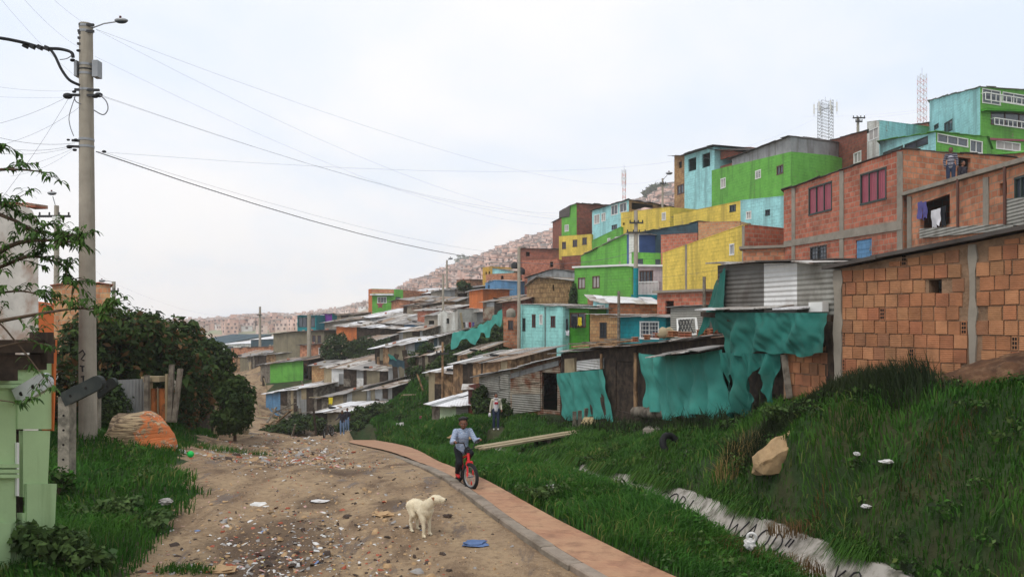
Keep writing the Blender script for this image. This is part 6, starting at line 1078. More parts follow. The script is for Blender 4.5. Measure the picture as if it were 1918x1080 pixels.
def mast(label, px, yt, yb, d, w, mats, panels_=0):
    q0, q1 = P(px, yb, d), P(px, yt, d); H_ = q1.z - q0.z; rt_ = empty('lattice_mast', q0, label, 'antenna mast', 'antenna masts on the skyline'); n = 12; sg_ = max(1, n // len(mats)); mb = MB(); r = max(.02, d * .00017)
    for sx, sy in ((-1, -1), (1, -1), (1, 1), (-1, 1)):
        for i in range(n): a = q0 + Vector((sx * w, sy * w, H_ * i / n)); mb.bar(a, a + Vector((0, 0, H_ / n)), r * 2, r * 2, mats[i % len(mats)])
    c4 = [(-1, -1), (1, -1), (1, 1), (-1, 1)]
    for i in range(n):
        for (ax, ay), (bx, by) in zip(c4, c4[1:] + c4[:1]):
            z0, z1 = H_ * i / n, H_ * (i + 1) / n; mb.bar(q0 + Vector((ax * w, ay * w, z0)), q0 + Vector((bx * w, by * w, z1)), r * 1.4, r * 1.4, mats[i % len(mats)]); mb.bar(q0 + Vector((bx * w, by * w, z0)), q0 + Vector((ax * w, ay * w, z1)), r * 1.4, r * 1.4, mats[i % len(mats)])
    mb.build('lattice', rt_)
    for k in range(panels_): a = k / panels_ * 6.28 + .6; mb = MB(); c = q1 + Vector((math.cos(a) * w * 1.9, math.sin(a) * w * 1.9, -H_ * .17)); mb.box(c, (.28, .16, H_ * .24), 'frame_white', rz=a); mb.bar(c + Vector((0, 0, 0)), q1 + Vector((0, 0, -H_ * .2)), r * 2, r * 2, 'metal_grey'); mb.tube([c - Vector((0, 0, H_ * .2)), c + Vector((0, 0, H_ * .18))], r, 'metal_grey', 6); mb.build('antenna', rt_)
    mb = MB(); mb.tube([q1, q1 + Vector((0, 0, H_ * .12))], r, 'metal_grey', 5); mb.build('spike', rt_)
M['mast_red'] = mk('mast_red', srgb(196, 132, 124), var=.05, bump=0); M['mast_white'] = mk('mast_white', srgb(196, 196, 200), var=.05, bump=0)
mast('grey lattice mast with panel antennas above the dark brick house', 1546, 190, 262, 150, 1.05, ['metal_dark'], 6); mast('red and white lattice mast behind the tall pale blue house', 1727, 140, 245, 190, .75, ['mast_red', 'mast_white'], 0); mast('thin red and white mast on the far hilltop', 1169, 318, 400, 330, .55, ['mast_red', 'mast_white'], 3)
# ================================================================ people, dogs, bicycle
def blob(name, parent, caps, mat, voxel=.009, balls=(), iters=3, smooth=.6):
    """one continuous surface grown over tapered capsules and ellipsoids (local coordinates of the parent)"""
    bm = bmesh.new()
    def ell(c, r, rot=None):
        mx = Matrix.Translation(Vector(c)) @ (rot or Matrix.Identity(4)) @ Matrix.Diagonal((*[max(k, .001) for k in r], 1)); bmesh.ops.create_icosphere(bm, subdivisions=3, radius=1, matrix=mx)
    for a, b, ra, rb in caps:
        a, b = Vector(a), Vector(b); d = b - a; L = d.length
        rot = d.to_track_quat('Z', 'Y').to_matrix().to_4x4(); bmesh.ops.create_cone(bm, cap_ends=True, segments=14, radius1=ra, radius2=rb, depth=L, matrix=Matrix.Translation((a + b) / 2) @ rot)
        ell(a, (ra,) * 3); ell(b, (rb,) * 3)
    for bl in balls: ell(*bl)
    me = bpy.data.meshes.new('tmp'); bm.to_mesh(me); bm.free(); o = bpy.data.objects.new('tmp', me); COL.objects.link(o)
    m = o.modifiers.new('r', 'REMESH'); m.mode = 'VOXEL'; m.voxel_size = voxel; m.use_smooth_shade = True
    if iters: s = o.modifiers.new('s', 'SMOOTH'); s.iterations = iters; s.factor = smooth
    dg = bpy.context.evaluated_depsgraph_get(); me2 = bpy.data.meshes.new_from_object(o.evaluated_get(dg)); bpy.data.objects.remove(o); bpy.data.meshes.remove(me)
    me2.name = name; me2.materials.clear(); me2.materials.append(M[mat]); me2.polygons.foreach_set('use_smooth', np.ones(len(me2.polygons), dtype=bool)); autouv(me2)
    r = bpy.data.objects.new(name, me2); COL.objects.link(r); r.parent = parent; return r
def lb(mb, name, parent): o = mb.build(name); o.parent = parent; return o
for k, c, kw in (('skin_dark', srgb(108, 72, 55), dict(rough=.55)), ('skin_mid', srgb(128, 86, 66), dict(rough=.55)), ('hair_black', srgb(24, 20, 19), dict(rough=.6, bump=1.2, bs=90)), ('shirt_blue', srgb(172, 184, 202), dict(brick=(.04, .03, srgb(132, 150, 180), .006, srgb(186, 196, 210)), bump=1.5, bs=14)), ('trousers_black', srgb(26, 27, 32), {}), ('jeans_dark', srgb(44, 54, 76), {}), ('jeans_blue', srgb(104, 128, 160), {}), ('jacket_cream', srgb(184, 178, 162), {}), ('top_white', srgb(206, 202, 208), {}), ('red_cloth', srgb(172, 28, 40), {}), ('shoe_red', srgb(176, 36, 36), dict(rough=.5)), ('shoe_pale', srgb(188, 186, 182), {}), ('bike_red', srgb(206, 28, 34), dict(rough=.3, spec=.5, bump=0)), ('fur_white', srgb(226, 214, 186), dict(bump=1., bs=60, dirt=srgb(186, 164, 128), damt=.5, ds=4)), ('fur_cream', srgb(208, 188, 148), dict(bump=1., bs=50, var=.2)), ('nose_black', srgb(28, 24, 24), dict(rough=.4)), ('ear_brown', srgb(146, 104, 74), {}), ('hoodie_dark', srgb(42, 40, 50), {}), ('stripe', srgb(206, 206, 212), {})):
    M[k] = mk(k, c, **{**dict(rough=.85, var=.1, vs=6, bump=.2, bs=60), **kw})
def hand(p, d, side, r=.0085, s=1., grip=True):
    """palm plus four unequal bent fingers and a thumb from its side; d: forearm direction"""
    p = Vector(p); d = Vector(d).normalized(); up = Vector((0, 0, 1)); x = d.cross(up).normalized(); n = x.cross(d)
    c, bl = [], [(p + d * .03 * s, (.026 * s, .034 * s, .018 * s), d.to_track_quat('Y', 'Z').to_matrix().to_4x4())]
    for i, l in enumerate((.055, .064, .060, .046)):
        b = p + d * .055 * s + x * (.0185 * (i - 1.5)) * s * side; k = b + d * l * .5 * s - n * (.012 if grip else .004) * s; t = k + (d * .35 - n * (1. if grip else .5)).normalized() * l * .55 * s
        c += [(b - d * .012 * s, k, r * s, r * .95 * s), (k, t, r * .95 * s, r * .8 * s)]
    b = p + d * .012 * s - x * .022 * s * side; k = b + (d * .7 - x * .8 * side - n * .2).normalized() * .034 * s; c += [(b, k, r * 1.25 * s, r * 1.1 * s), (k, k + (d - n * .6).normalized() * .026 * s, r * 1.1 * s, r * .9 * s)]
    return c, bl
def head(c, R_, look=(0, -1, 0), s=1.):
    """skull, jaw, nose, brow, lips and ears round centre c; face towards look"""
    c = Vector(c); f = Vector(look).normalized(); x = f.cross(Vector((0, 0, 1))).normalized(); z = x.cross(f); mx = Matrix((x, f, z)).transposed().to_4x4(); q = lambda a, b, d: c + x * a * s + f * b * s + z * d * s
    B = [(q(0, -.008, .025), (.074 * s, .092 * s, .085 * s), mx), (q(0, .022, -.035), (.058 * s, .066 * s, .068 * s), mx), (q(0, .045, -.08), (.032 * s, .034 * s, .026 * s), mx), (q(0, .098, -.028), (.015 * s, .017 * s, .013 * s), mx), (q(0, .088, -.005), (.010 * s, .014 * s, .028 * s), mx), (q(0, .082, .018), (.05 * s, .014 * s, .011 * s), mx),
         (q(0, .082, -.060), (.024 * s, .012 * s, .0075 * s), mx), (q(0, .079, -.072), (.021 * s, .012 * s, .0075 * s), mx), (q(.075, -.012, -.018), (.011 * s, .022 * s, .032 * s), mx), (q(-.075, -.012, -.018), (.011 * s, .022 * s, .032 * s), mx), (q(.036, .058, -.035), (.026 * s, .024 * s, .024 * s), mx), (q(-.036, .058, -.035), (.026 * s, .024 * s, .024 * s), mx)]
    eyes = [q(.030, .079, .002), q(-.030, .079, .002)]; return B, eyes, q, mx
def add_face(root, eyes, s, q):
    for e in eyes:
        mb = MB(); mb.ball(e, (.011 * s, .009 * s, .006 * s), 'top_white', 10, 7); lb(mb, 'eye', root); f = (q(0, 1, 0) - q(0, 0, 0)).normalized(); m2 = MB(); m2.ball(e + f * .006 * s, (.0075 * s, .006 * s, .0075 * s), 'nose_black', 8, 6); lb(m2, 'iris', root.children[-1]) if False else lb(m2, 'iris', root)
# ---------------------------------------------------------------- the boy on his bicycle
a_ = R(17); bp = XY(872, 14.7); fwd = Vector((math.sin(a_), -math.cos(a_), 0))
fw = P(881, 913, 14.35); org = Vector((fw.x, fw.y, 0)) - fwd * .86; org.z = float(np.interp(org.y, PR[:, 1], zl)) + .006
RZ = math.atan2(fwd.y, fwd.x)
bike = empty('bicycle', org, 'small red and black bicycle the boy rides along the brick path', 'bicycle'); bike.rotation_euler = (0, 0, RZ)
ST = R(20); hx_, hz_ = .70, .62
def wheel(name, cx, steer=0.):
    ax = Vector((math.sin(-steer), math.cos(steer), 0)); c = Vector((cx, 0, .245)); mb = MB(); mb.torus(c, ax, .215, .032, 'rubber', 36, 10); w = lb(mb, name, bike)
    m2 = MB(); m2.torus(c, ax, .178, .014, 'metal_grey', 32, 6); lb(m2, 'rim', w)
    m3 = MB(); t = Vector((ax.y, -ax.x, 0))
    for k in range(20): a = k / 20 * 6.28; e = c + t * math.cos(a) * .176 + Vector((0, 0, 1)) * math.sin(a) * .176; m3.tube([c + ax * (.025 if k % 2 else -.025), e], .0028, 'metal_grey', 4)
    m3.tube([c - ax * .055, c + ax * .055], .02, 'metal_grey', 10); lb(m3, 'spokes', w)
    m4 = MB(); 
    for k in (0, 2.1, 4.2): e = c + t * math.cos(k + .8) * .115 + Vector((0, 0, 1)) * math.sin(k + .8) * .115; m4.ball(e, (.03, .012, .04), 'bike_red', 10, 6)
    lb(m4, 'reflector', w); return w
wheel('wheel', 0.); wheel('wheel', .86, ST)
fr = MB(); BB = Vector((.33, 0, .25)); HT0, HT1 = Vector((.735, 0, .50)), Vector((.70, 0, .64)); SE = Vector((.20, 0, .52))
for a, b, r in ((BB, HT0 + Vector((0, 0, .03)), .022), (SE - Vector((-.015, 0, .06)), HT1 - Vector((0, 0, .03)), .02), (BB, SE, .018)): fr.tube([a, b], r, 'bike_red', 9)
for s_ in (-1, 1): fr.tube([BB + Vector((0, .03 * s_, 0)), Vector((0, .055 * s_, .245))], .011, 'plastic_black', 7); fr.tube([SE + Vector((0, .02 * s_, -.03)), Vector((0, .055 * s_, .245))], .010, 'plastic_black', 7)
fr.tube([HT0, HT1], .026, 'bike_red', 10); lb(fr, 'frame', bike)
sx_, cx_ = math.sin(ST), math.cos(ST); fv = Vector((cx_, sx_, 0)); lv = Vector((-sx_, cx_, 0))
fk = MB(); crown = HT0 + fv * .02 - Vector((0, 0, .02))
for s_ in (-1, 1): fk.tube([crown + lv * .055 * s_, crown + lv * .058 * s_ + fv * .03 - Vector((0, 0, .1)), Vector((.86, 0, .245)) + lv * .058 * s_], [.02, .019, .013], 'bike_red', 8)
fk.tube([crown - lv * .06, crown + lv * .06], .024, 'bike_red', 9); lb(fk, 'fork', bike)
hb_ = MB(); st_ = HT1 + Vector((-.01, 0, .05)); hb_.tube([HT1, st_], .016, 'plastic_black', 8); hb_.tube([st_, st_ + fv * .05 + Vector((0, 0, .02))], .018, 'plastic_black', 8); cb = st_ + fv * .05 + Vector((0, 0, .02))
GR = [cb - fv * .05 + lv * .27 * s_ + Vector((0, 0, .14)) for s_ in (-1, 1)]
for s_, g_ in zip((-1, 1), GR): hb_.tube([cb, cb + lv * .07 * s_, cb + lv * .13 * s_ + Vector((0, 0, .13)), g_ - lv * .04 * s_], .011, 'plastic_black', 7)
lb(hb_, 'handlebar', bike)
for s_, g_ in zip((-1, 1), GR): m2 = MB(); m2.tube([g_ - lv * .07 * s_, g_ + lv * .035 * s_], .016, 'rubber', 8); lb(m2, 'grip', bike)
m2 = MB(); m2.ball(SE + Vector((-.02, 0, .075)), (.12, .07, .03), 'plastic_black', 12, 7); m2.tube([SE, SE + Vector((0, 0, .06))], .013, 'metal_grey', 8); lb(m2, 'seat', bike)
m2 = MB(); m2.torus(BB, (0, 1, 0), .075, .008, 'metal_dark', 20, 5); PD = [Vector((.33 - .02, -.10, .125)), Vector((.33 + .02, .10, .375))]
for s_, p_ in zip((-1, 1), PD): m2.tube([BB + Vector((0, .05 * s_, 0)), p_ - Vector((0, .045 * s_, 0))], .011, 'metal_grey', 6)
lb(m2, 'crank', bike)
for p_ in PD: m3 = MB(); m3.box(p_, (.085, .08, .022), 'plastic_black'); lb(m3, 'pedal', bike)
m2 = MB(); 
for k in (-.032, .032): m2.bar(BB + Vector((0, -.055, k * 2.2)), Vector((0, -.06, .245 + k)), .008, .012, 'metal_dark')
lb(m2, 'chain', bike)
boy = empty('person', org, 'boy in a pale blue checked shirt and black trousers riding the red bicycle', 'person'); boy.rotation_euler = (0, 0, RZ)
PV = Vector((.17, 0, .67)); CH = Vector((.26, 0, .90)); NK = Vector((.30, 0, 1.03)); HD = Vector((.325, 0, 1.135)); FT = [p + Vector((.0, 0, .045)) for p in PD]
caps, balls = [], []; look = (math.cos(R(-10)), math.sin(R(-10)), -.06); hB, eyes, hq, hm = head(HD, .1, look, .98); balls += hB
caps += [(PV, CH, .095, .105), (CH, NK, .085, .045), (NK - Vector((.01, 0, .03)), HD - Vector((.01, 0, .05)), .042, .040)]
SH = [Vector((.28, .135 * s_, .98)) for s_ in (-1, 1)]; EL = [Vector((.38, .225 * s_, .80)) for s_ in (-1, 1)]; GW = [Vector(g_) for g_ in GR]
sl_, tr_, shoe = [], [], []
for i, s_ in enumerate((-1, 1)):
    wr = GW[i] + (EL[i] - GW[i]).normalized() * .055 + Vector((0, 0, .02)); caps += [(SH[i], EL[i], .038, .030), (EL[i], wr, .029, .021)]; c_, b_ = hand(wr, GW[i] + Vector((.02, 0, .02)) - wr, s_, s=.8); caps += c_; balls += b_
    sl_ += [(CH + Vector((0, .05 * s_, .05)), SH[i], .085, .058), (SH[i], EL[i], .056, .047), (EL[i], EL[i].lerp(wr, .88), .047, .036)]
    hip = PV + Vector((.0, .07 * s_, -.03)); kn = Vector((.47 if s_ < 0 else .50, .10 * s_, .42 if s_ < 0 else .60)); an = FT[i] + Vector((-.05, 0, .035)); caps += [(hip, kn, .065, .045), (kn, an, .042, .028)]
    tr_ += [(PV + Vector((0, .03 * s_, 0)), hip, .09, .082), (hip, kn, .080, .058), (kn, an + Vector((0, 0, .02)), .056, .045)]; shoe += [(an - Vector((.01, 0, .0)), FT[i] + Vector((-.06, 0, -.005)), .036, .034), (FT[i] + Vector((-.06, 0, -.005)), FT[i] + Vector((.075, 0, -.012)), .034, .028)]
blob('body', boy, caps, 'skin_dark', .008, balls); add_face(boy, eyes, .98, hq)
blob('shirt', boy, sl_ + [(PV + Vector((.01, 0, .0)), CH, .118, .125), (CH, NK - Vector((0, 0, .045)), .115, .065), (PV + Vector((.03, 0, -.03)), PV + Vector((.05, 0, .04)), .125, .118)], 'shirt_blue', .009, iters=3)
mb = MB(); 
for s_ in (-1, 1): mb.add([NK + Vector((.052, .012 * s_, -.055)), NK + Vector((.03, .06 * s_, -.02)), NK + Vector((.055, .075 * s_, -.055)), NK + Vector((.078, .035 * s_, -.105))], [(0, 1, 2, 3)], 'shirt_blue')
for k in range(6): mb.ball(Vector((.372 - k * .012 + .012, 0, .965 - k * .055)), .008, 'top_white', 6, 4)
lb(mb, 'collar', boy)
blob('trousers', boy, tr_, 'trousers_black', .009); 
for i in range(2): blob('shoe', boy, shoe[i * 2:i * 2 + 2], 'shoe_red', .008, iters=2)
blob('hair', boy, [], 'hair_black', .008, [(hq(0, -.024, .044), (.079, .088, .082), hm), (hq(0, .015, .088), (.06, .06, .034), hm), (hq(0, -.045, .0), (.073, .062, .06), hm)] + [(hq(.082 * math.sin(k * 2.4) * (.5 + .5 * (k % 3) / 2), -.03 + .075 * math.cos(k * 2.4), .045 + .06 * ((k * 7) % 5) / 5), (.022, .022, .020), hm) for k in range(22)], iters=1)
# ---------------------------------------------------------------- standing people
def person(label, loc, rz, h, top, bottom, hair='hair_black', skin='skin_mid', arms=None, jacket=None, group=None, look=(0, -1, 0), detail=.011, extras=None, step=0.):
    r_ = empty('person', loc, label, 'person', group); r_.rotation_euler = (0, 0, rz); s = h / 1.68; V = lambda x, y, z: Vector((x, y, z)) * s; r = lambda *a: tuple(k * s for k in a)
    caps, balls = [], []; hB, eyes, hq, hm = head(V(0, -.02, 1.555), .1, look, s * 1.0); balls += hB
    caps += [(V(0, 0, .96), V(0, 0, 1.22), .115 * s, .12 * s), (V(0, 0, 1.22), V(0, 0, 1.40), .11 * s, .055 * s), (V(0, .005, 1.36), V(0, -.01, 1.50), .05 * s, .047 * s)]
    arms = arms or [((-.22, .0, 1.13), (-.235, -.06, .90)), ((.22, .0, 1.13), (.235, -.06, .90))]; shirt, pants, shoes = [], [], []
    for i, s_ in enumerate((-1, 1)):
        sh = V(.165 * s_, 0, 1.36); el, wr = V(*arms[i][0]), V(*arms[i][1]); caps += [(sh, el, .046 * s, .036 * s), (el, wr, .035 * s, .025 * s)]; c_, b_ = hand(wr, wr - el, s_, s=s, grip=False); caps += c_; balls += b_
        shirt += [(V(.07 * s_, 0, 1.33), sh, .085 * s, .064 * s), (sh, el, .064 * s, .052 * s), (el, el.lerp(wr, .92), .052 * s, .042 * s)]
        hip, kn, an = V(.085 * s_, 0, .90), V(.095 * s_, -.02 - step * s_ * .4, .48), V(.10 * s_, .01 - step * s_, .08); caps += [(hip, kn, .08 * s, .053 * s), (kn, an, .05 * s, .034 * s)]
        pants += [(V(.04 * s_, 0, .97), hip, .105 * s, .098 * s), (hip, kn, .096 * s, .067 * s), (kn, an + V(0, 0, .03), .064 * s, .055 * s)]; shoes.append([(an + V(0, .02, -.035), an + V(0, -.13, -.045), .042 * s, .035 * s)])
    blob('body', r_, caps, skin, detail * .8, balls); add_face(r_, eyes, s, hq)
    blob('shirt', r_, [(V(0, 0, .93), V(0, 0, 1.22), .128 * s, .135 * s), (V(0, 0, 1.22), V(0, 0, 1.36), .13 * s, .075 * s)] + (shirt if not jacket else []), top, detail)
    if jacket:
        jc = shirt + [(V(.085 * k, .03, .90), V(.085 * k, .03, 1.30), .095 * s, .09 * s) for k in (-1, 1)] + [(V(0, .06, .92), V(0, .06, 1.34), .105 * s, .095 * s), (V(-.07, .02, 1.41), V(.07, .02, 1.41), .055 * s, .055 * s)]; blob('jacket', r_, jc, jacket, detail)
    blob('trousers', r_, pants, bottom, detail)
    for c_ in shoes: blob('shoe', r_, c_, 'shoe_pale', detail, iters=2)
    blob('hair', r_, [], hair, detail, [(hq(0, -.022, .040), r(.081, .092, .084), hm), (hq(0, -.055, -.02), r(.07, .055, .07), hm)], iters=1); return r_, V, s
zq = lambda x, y: gz(x, y)
w = XY(929, 35.3); wz = zq(w.x, w.y)
wr_, V, s = person('woman in a cream jacket, white top and dark jeans standing in the grass', (w.x, w.y, wz), R(6), 1.62, 'top_white', 'jeans_dark', jacket='jacket_cream', arms=[((-.235, .02, 1.12), (-.27, -.07, .84)), ((.235, .02, 1.13), (.24, -.10, .93))])
mb = MB(); mb.box(V(0, -.142, 1.24), (.17 * s, .02, .10 * s), 'red_cloth'); lb(mb, 'shirt_print', wr_); mb = MB(); mb.torus(V(0, -.01, 1.42), (0, .25, 1), .085 * s, .03 * s, 'top_white', 18, 7); lb(mb, 'scarf', wr_); 
mb = MB(); mb.ball(V(-.29, -.09, .70), (.07, .06, .10), 'top_white', 10, 7, .3, 2); tag(lb(mb, 'bag', wr_), None); b_ = wr_.children[-1]
# person with a bicycle at the end of the road
p2 = XY(641, 53); p2z = zq(p2.x, p2.y); person('person in dark jacket and jeans holding a bicycle at the far end of the road', (p2.x, p2.y, p2z), R(15), 1.66, 'hoodie_dark', 'jeans_blue', jacket='hoodie_dark', skin='skin_dark', arms=[((-.27, -.05, 1.14), (-.45, -.22, 1.04)), ((.2, .02, 1.12), (.14, -.14, .98))], detail=.016)
bk2 = copy_tree(bike); bk2.location = Vector((p2.x - .62, p2.y - .25, 0)); bk2.location.z = zq(p2.x - .5, p2.y - .5) + .01; bk2.rotation_euler = (0, 0, R(-105)); bk2.scale = (1.25,) * 3; bk2['label'] = 'bicycle held by the person in dark jacket at the far end of the road'
dk = {}
def recolor(o):
    for ch in o.children:
        ch.data = ch.data.copy()
        for i, m_ in enumerate(ch.data.materials):
            if m_.name == 'bike_red': ch.data.materials[i] = M['metal_dark']
        recolor(ch)
recolor(bk2)
p3 = XY(646, 53.8); person('person in blue jeans standing half behind the one with the bicycle', (p3.x + .1, p3.y + .3, zq(p3.x, p3.y)), R(-20), 1.58, 'hoodie_dark', 'jeans_blue', skin='skin_mid', detail=.016)
# man and woman on the roof terrace
M['stripe_shirt'] = mk('stripe_shirt', srgb(54, 52, 66), wave=None, brick=(9., .075, srgb(150, 150, 160), .012, srgb(54, 52, 66)), bump=.1, var=.05)
m0 = P(1781, 285, 32.3); zr = float(zt2[0]) + .16
person('man in a dark striped shirt leaning on the brick wall of the roof terrace', (m0.x, m0.y, zr), R(-35), 1.70, 'stripe_shirt', 'jeans_dark', skin='skin_dark', arms=[((-.24, .02, 1.12), (-.2, -.08, .90)), ((.22, .0, 1.13), (.235, -.06, .90))], detail=.013)
m1 = P(1803, 300, 33.6); person('person in dark clothes half hidden in the roof terrace doorway', (m1.x, m1.y, m1.z - 1.62), R(20), 1.60, 'hoodie_dark', 'trousers_black', detail=.013)
mb = MB(); hb2 = P(1803, 345, 33.4); mb.box((hb2.x, hb2.y + .3, m1.z - 1.62 - .06), (1.6, 1.2, .1), 'concrete'); tag(mb.build('concrete_slab', None, (hb2.x, hb2.y, m1.z - 1.7)), 'concrete landing slab in front of the roof terrace doorway', 'slab')
# ---------------------------------------------------------------- dogs
dp = P(788, 999, 11.35); dz = zq(dp.x, dp.y); dog = empty('dog', (dp.x, dp.y, dz), 'white short haired dog standing on the dirt road with its muzzle lifted to the right', 'dog'); dog.rotation_euler = (0, 0, R(-56)); dog.scale = (.95,) * 3
dcap = [((-.20, 0, .40), (.02, 0, .385), .080, .088), ((.02, 0, .385), (.17, 0, .385), .096, .108), ((.16, 0, .395), (.235, -.0, .47), .10, .078), ((.235, 0, .47), (.285, .045, .525), .074, .064),
        ((-.22, 0, .41), (-.30, .02, .37), .03, .022), ((-.30, .02, .37), (-.345, .04, .26), .020, .010)]
for s_ in (-1, 1):
    fx_ = .18 + (.04 if s_ < 0 else -.05)
    dcap += [((.15, .065 * s_, .36), (fx_ - .01, .07 * s_, .25), .058, .036), ((fx_ - .01, .07 * s_, .25), (fx_ + .015, .072 * s_, .13), .032, .022), ((fx_ + .015, .072 * s_, .13), (fx_ + .01, .072 * s_, .035), .021, .020), ((fx_ + .01, .072 * s_, .024), (fx_ + .055, .075 * s_, .018), .023, .018)]
    hx_2 = -.20 + (.05 if s_ < 0 else -.02)
    dcap += [((-.19, .055 * s_, .385), (hx_2 + .05, .07 * s_, .26), .078, .048), ((hx_2 + .05, .07 * s_, .26), (hx_2 - .045, .07 * s_, .155), .038, .024), ((hx_2 - .045, .07 * s_, .155), (hx_2 - .015, .07 * s_, .035), .022, .019), ((hx_2 - .015, .07 * s_, .022), (hx_2 + .035, .072 * s_, .017), .021, .017)]
HC = Vector((.315, .068, .555)); hd = Vector((math.cos(R(48)), math.sin(R(48)), .10)).normalized(); hs_ = hd.cross(Vector((0, 0, 1))).normalized(); hu = hs_.cross(hd)
dcap += [(HC, HC + hd * .05, .066, .060), (HC + hd * .05, HC + hd * .135 - hu * .018, .045, .033), (HC + hd * .04 - hu * .02, HC + hd * .12 - hu * .036, .042, .026)]
blob('body', dog, dcap, 'fur_white', .010, [((.14, 0, .35), (.10, .088, .10))], iters=4)
for s_ in (-1, 1):
    mb = MB(); e0 = HC + hs_ * .052 * s_ + hu * .045 - hd * .015; mb.add([e0 + hd * .025, e0 - hd * .025, e0 + hs_ * .03 * s_ - hu * .012 - hd * .005 + hd * .01, e0 + hs_ * .034 * s_ - hu * .055 + hd * .018, e0 + hs_ * .012 * s_ - hu * .01], [(0, 1, 2), (0, 2, 3), (1, 3, 2), (0, 4, 1), (0, 3, 4), (1, 4, 3)], 'ear_brown' if s_ > 0 else 'fur_white'); lb(mb, 'ear', dog)
    mb = MB(); mb.ball(HC + hd * .062 + hs_ * .036 * s_ + hu * .022, .010, 'nose_black', 8, 6); lb(mb, 'eye', dog)
mb = MB(); mb.ball(HC + hd * .165 - hu * .012, (.017, .017, .014), 'nose_black', 8, 6); lb(mb, 'nose', dog); mb = MB(); mb.tube([HC + hd * .155 - hu * .040 + hs_ * .018, HC + hd * .165 - hu * .040, HC + hd * .155 - hu * .040 - hs_ * .018], .005, 'nose_black', 5); lb(mb, 'mouth', dog)
for x_, s_ in ((.18 + .055, -1), (.18 - .035, 1), (-.20 + .08, -1), (-.20 + .01, 1)):
    mb = MB(); [mb.ball((x_ + .028, .073 * s_ + k, .010), (.011, .007, .009), 'nose_black', 6, 4) for k in (-.014, 0, .014)]; lb(mb, 'paw', dog)
d2 = P(1111, 795, 32.6); dog2 = empty('dog', (d2.x, d2.y, zq(d2.x, d2.y) + .02), 'cream shaggy dog lying in the grass in front of the turquoise tarpaulin', 'dog'); dog2.rotation_euler = (0, 0, R(-18)); dog2.scale = (1.15,) * 3
blob('body', dog2, [((-.24, 0, .13), (.1, 0, .15), .13, .12), ((.1, 0, .16), (.2, -.02, .28), .11, .08), ((.2, -.02, .28), (.25, -.04, .35), .08, .075), ((-.2, -.08, .1), (-.02, -.16, .06), .09, .045), ((-.02, -.16, .05), (-.14, -.18, .03), .035, .028), ((.12, -.08, .1), (.16, -.1, .04), .06, .04), ((.16, -.1, .04), (.34, -.13, .03), .035, .03), ((.12, .06, .1), (.34, .03, .03), .05, .03), ((-.3, 0, .1), (-.42, .1, .05), .04, .03)], 'fur_cream', .012, [((.30, -.07, .36), (.055, .06, .05)), ((.25, -.04, .36), (.075, .075, .075))], iters=2)
for k, p_ in (('nose', (.352, -.09, .355)), ('eye', (.30, -.105, .385)), ('eye', (.325, -.02, .385))): mb = MB(); mb.ball(p_, .014, 'nose_black', 8, 6); lb(mb, k, dog2)
for s_ in (-1, 1): mb = MB(); mb.ball((.23, -.04 + .085 * s_, .37), (.03, .018, .055), 'fur_cream', 8, 6); lb(mb, 'ear', dog2)

# short fur over the two dogs
def fur(dog_, mat, n, L):
    body = next(c for c in dog_.children if c.name.startswith('body')); me = body.data; rg_ = np.random.default_rng(3); nP = len(me.polygons); c = np.empty(nP * 3); me.polygons.foreach_get('center', c); c = c.reshape(-1, 3); nr = np.empty(nP * 3); me.polygons.foreach_get('normal', nr); nr = nr.reshape(-1, 3); i = rg_.integers(0, nP, n); p, q = c[i] + rg_.normal(0, .003, (n, 3)), nr[i]
    d = q * .55 + np.array([-.75, 0, -.35]) + rg_.normal(0, .28, (n, 3)); d /= np.linalg.norm(d, axis=1)[:, None]; t = np.cross(d, q + 1e-3); t /= np.linalg.norm(t, axis=1)[:, None]; l = (L * rg_.uniform(.5, 1.4, n))[:, None]; short = np.where((p[:, 2] < .22) | (p[:, 0] > .30), .5, 1.)[:, None]; l = l * short
    V_ = np.stack([p - t * .0022 - q * .002, p + t * .0022 - q * .002, p + t * .0008 + d * l, p - t * .0008 + d * l], 1); o = rawmesh('fur', V_.reshape(-1, 3), np.arange(n * 4).reshape(n, 4), mat); o.parent = dog_
M['fur_tuft'] = mk('fur_tuft', srgb(228, 218, 194), island=.16, var=.12, vs=9, bump=0, dirt=srgb(190, 168, 134), damt=.5, ds=5); M['fur_tuft_cream'] = mk('fur_tuft_cream', srgb(212, 194, 156), island=.2, var=.15, vs=9, bump=0)
fur(dog, 'fur_tuft', 18000, .013); fur(dog2, 'fur_tuft_cream', 9000, .045)
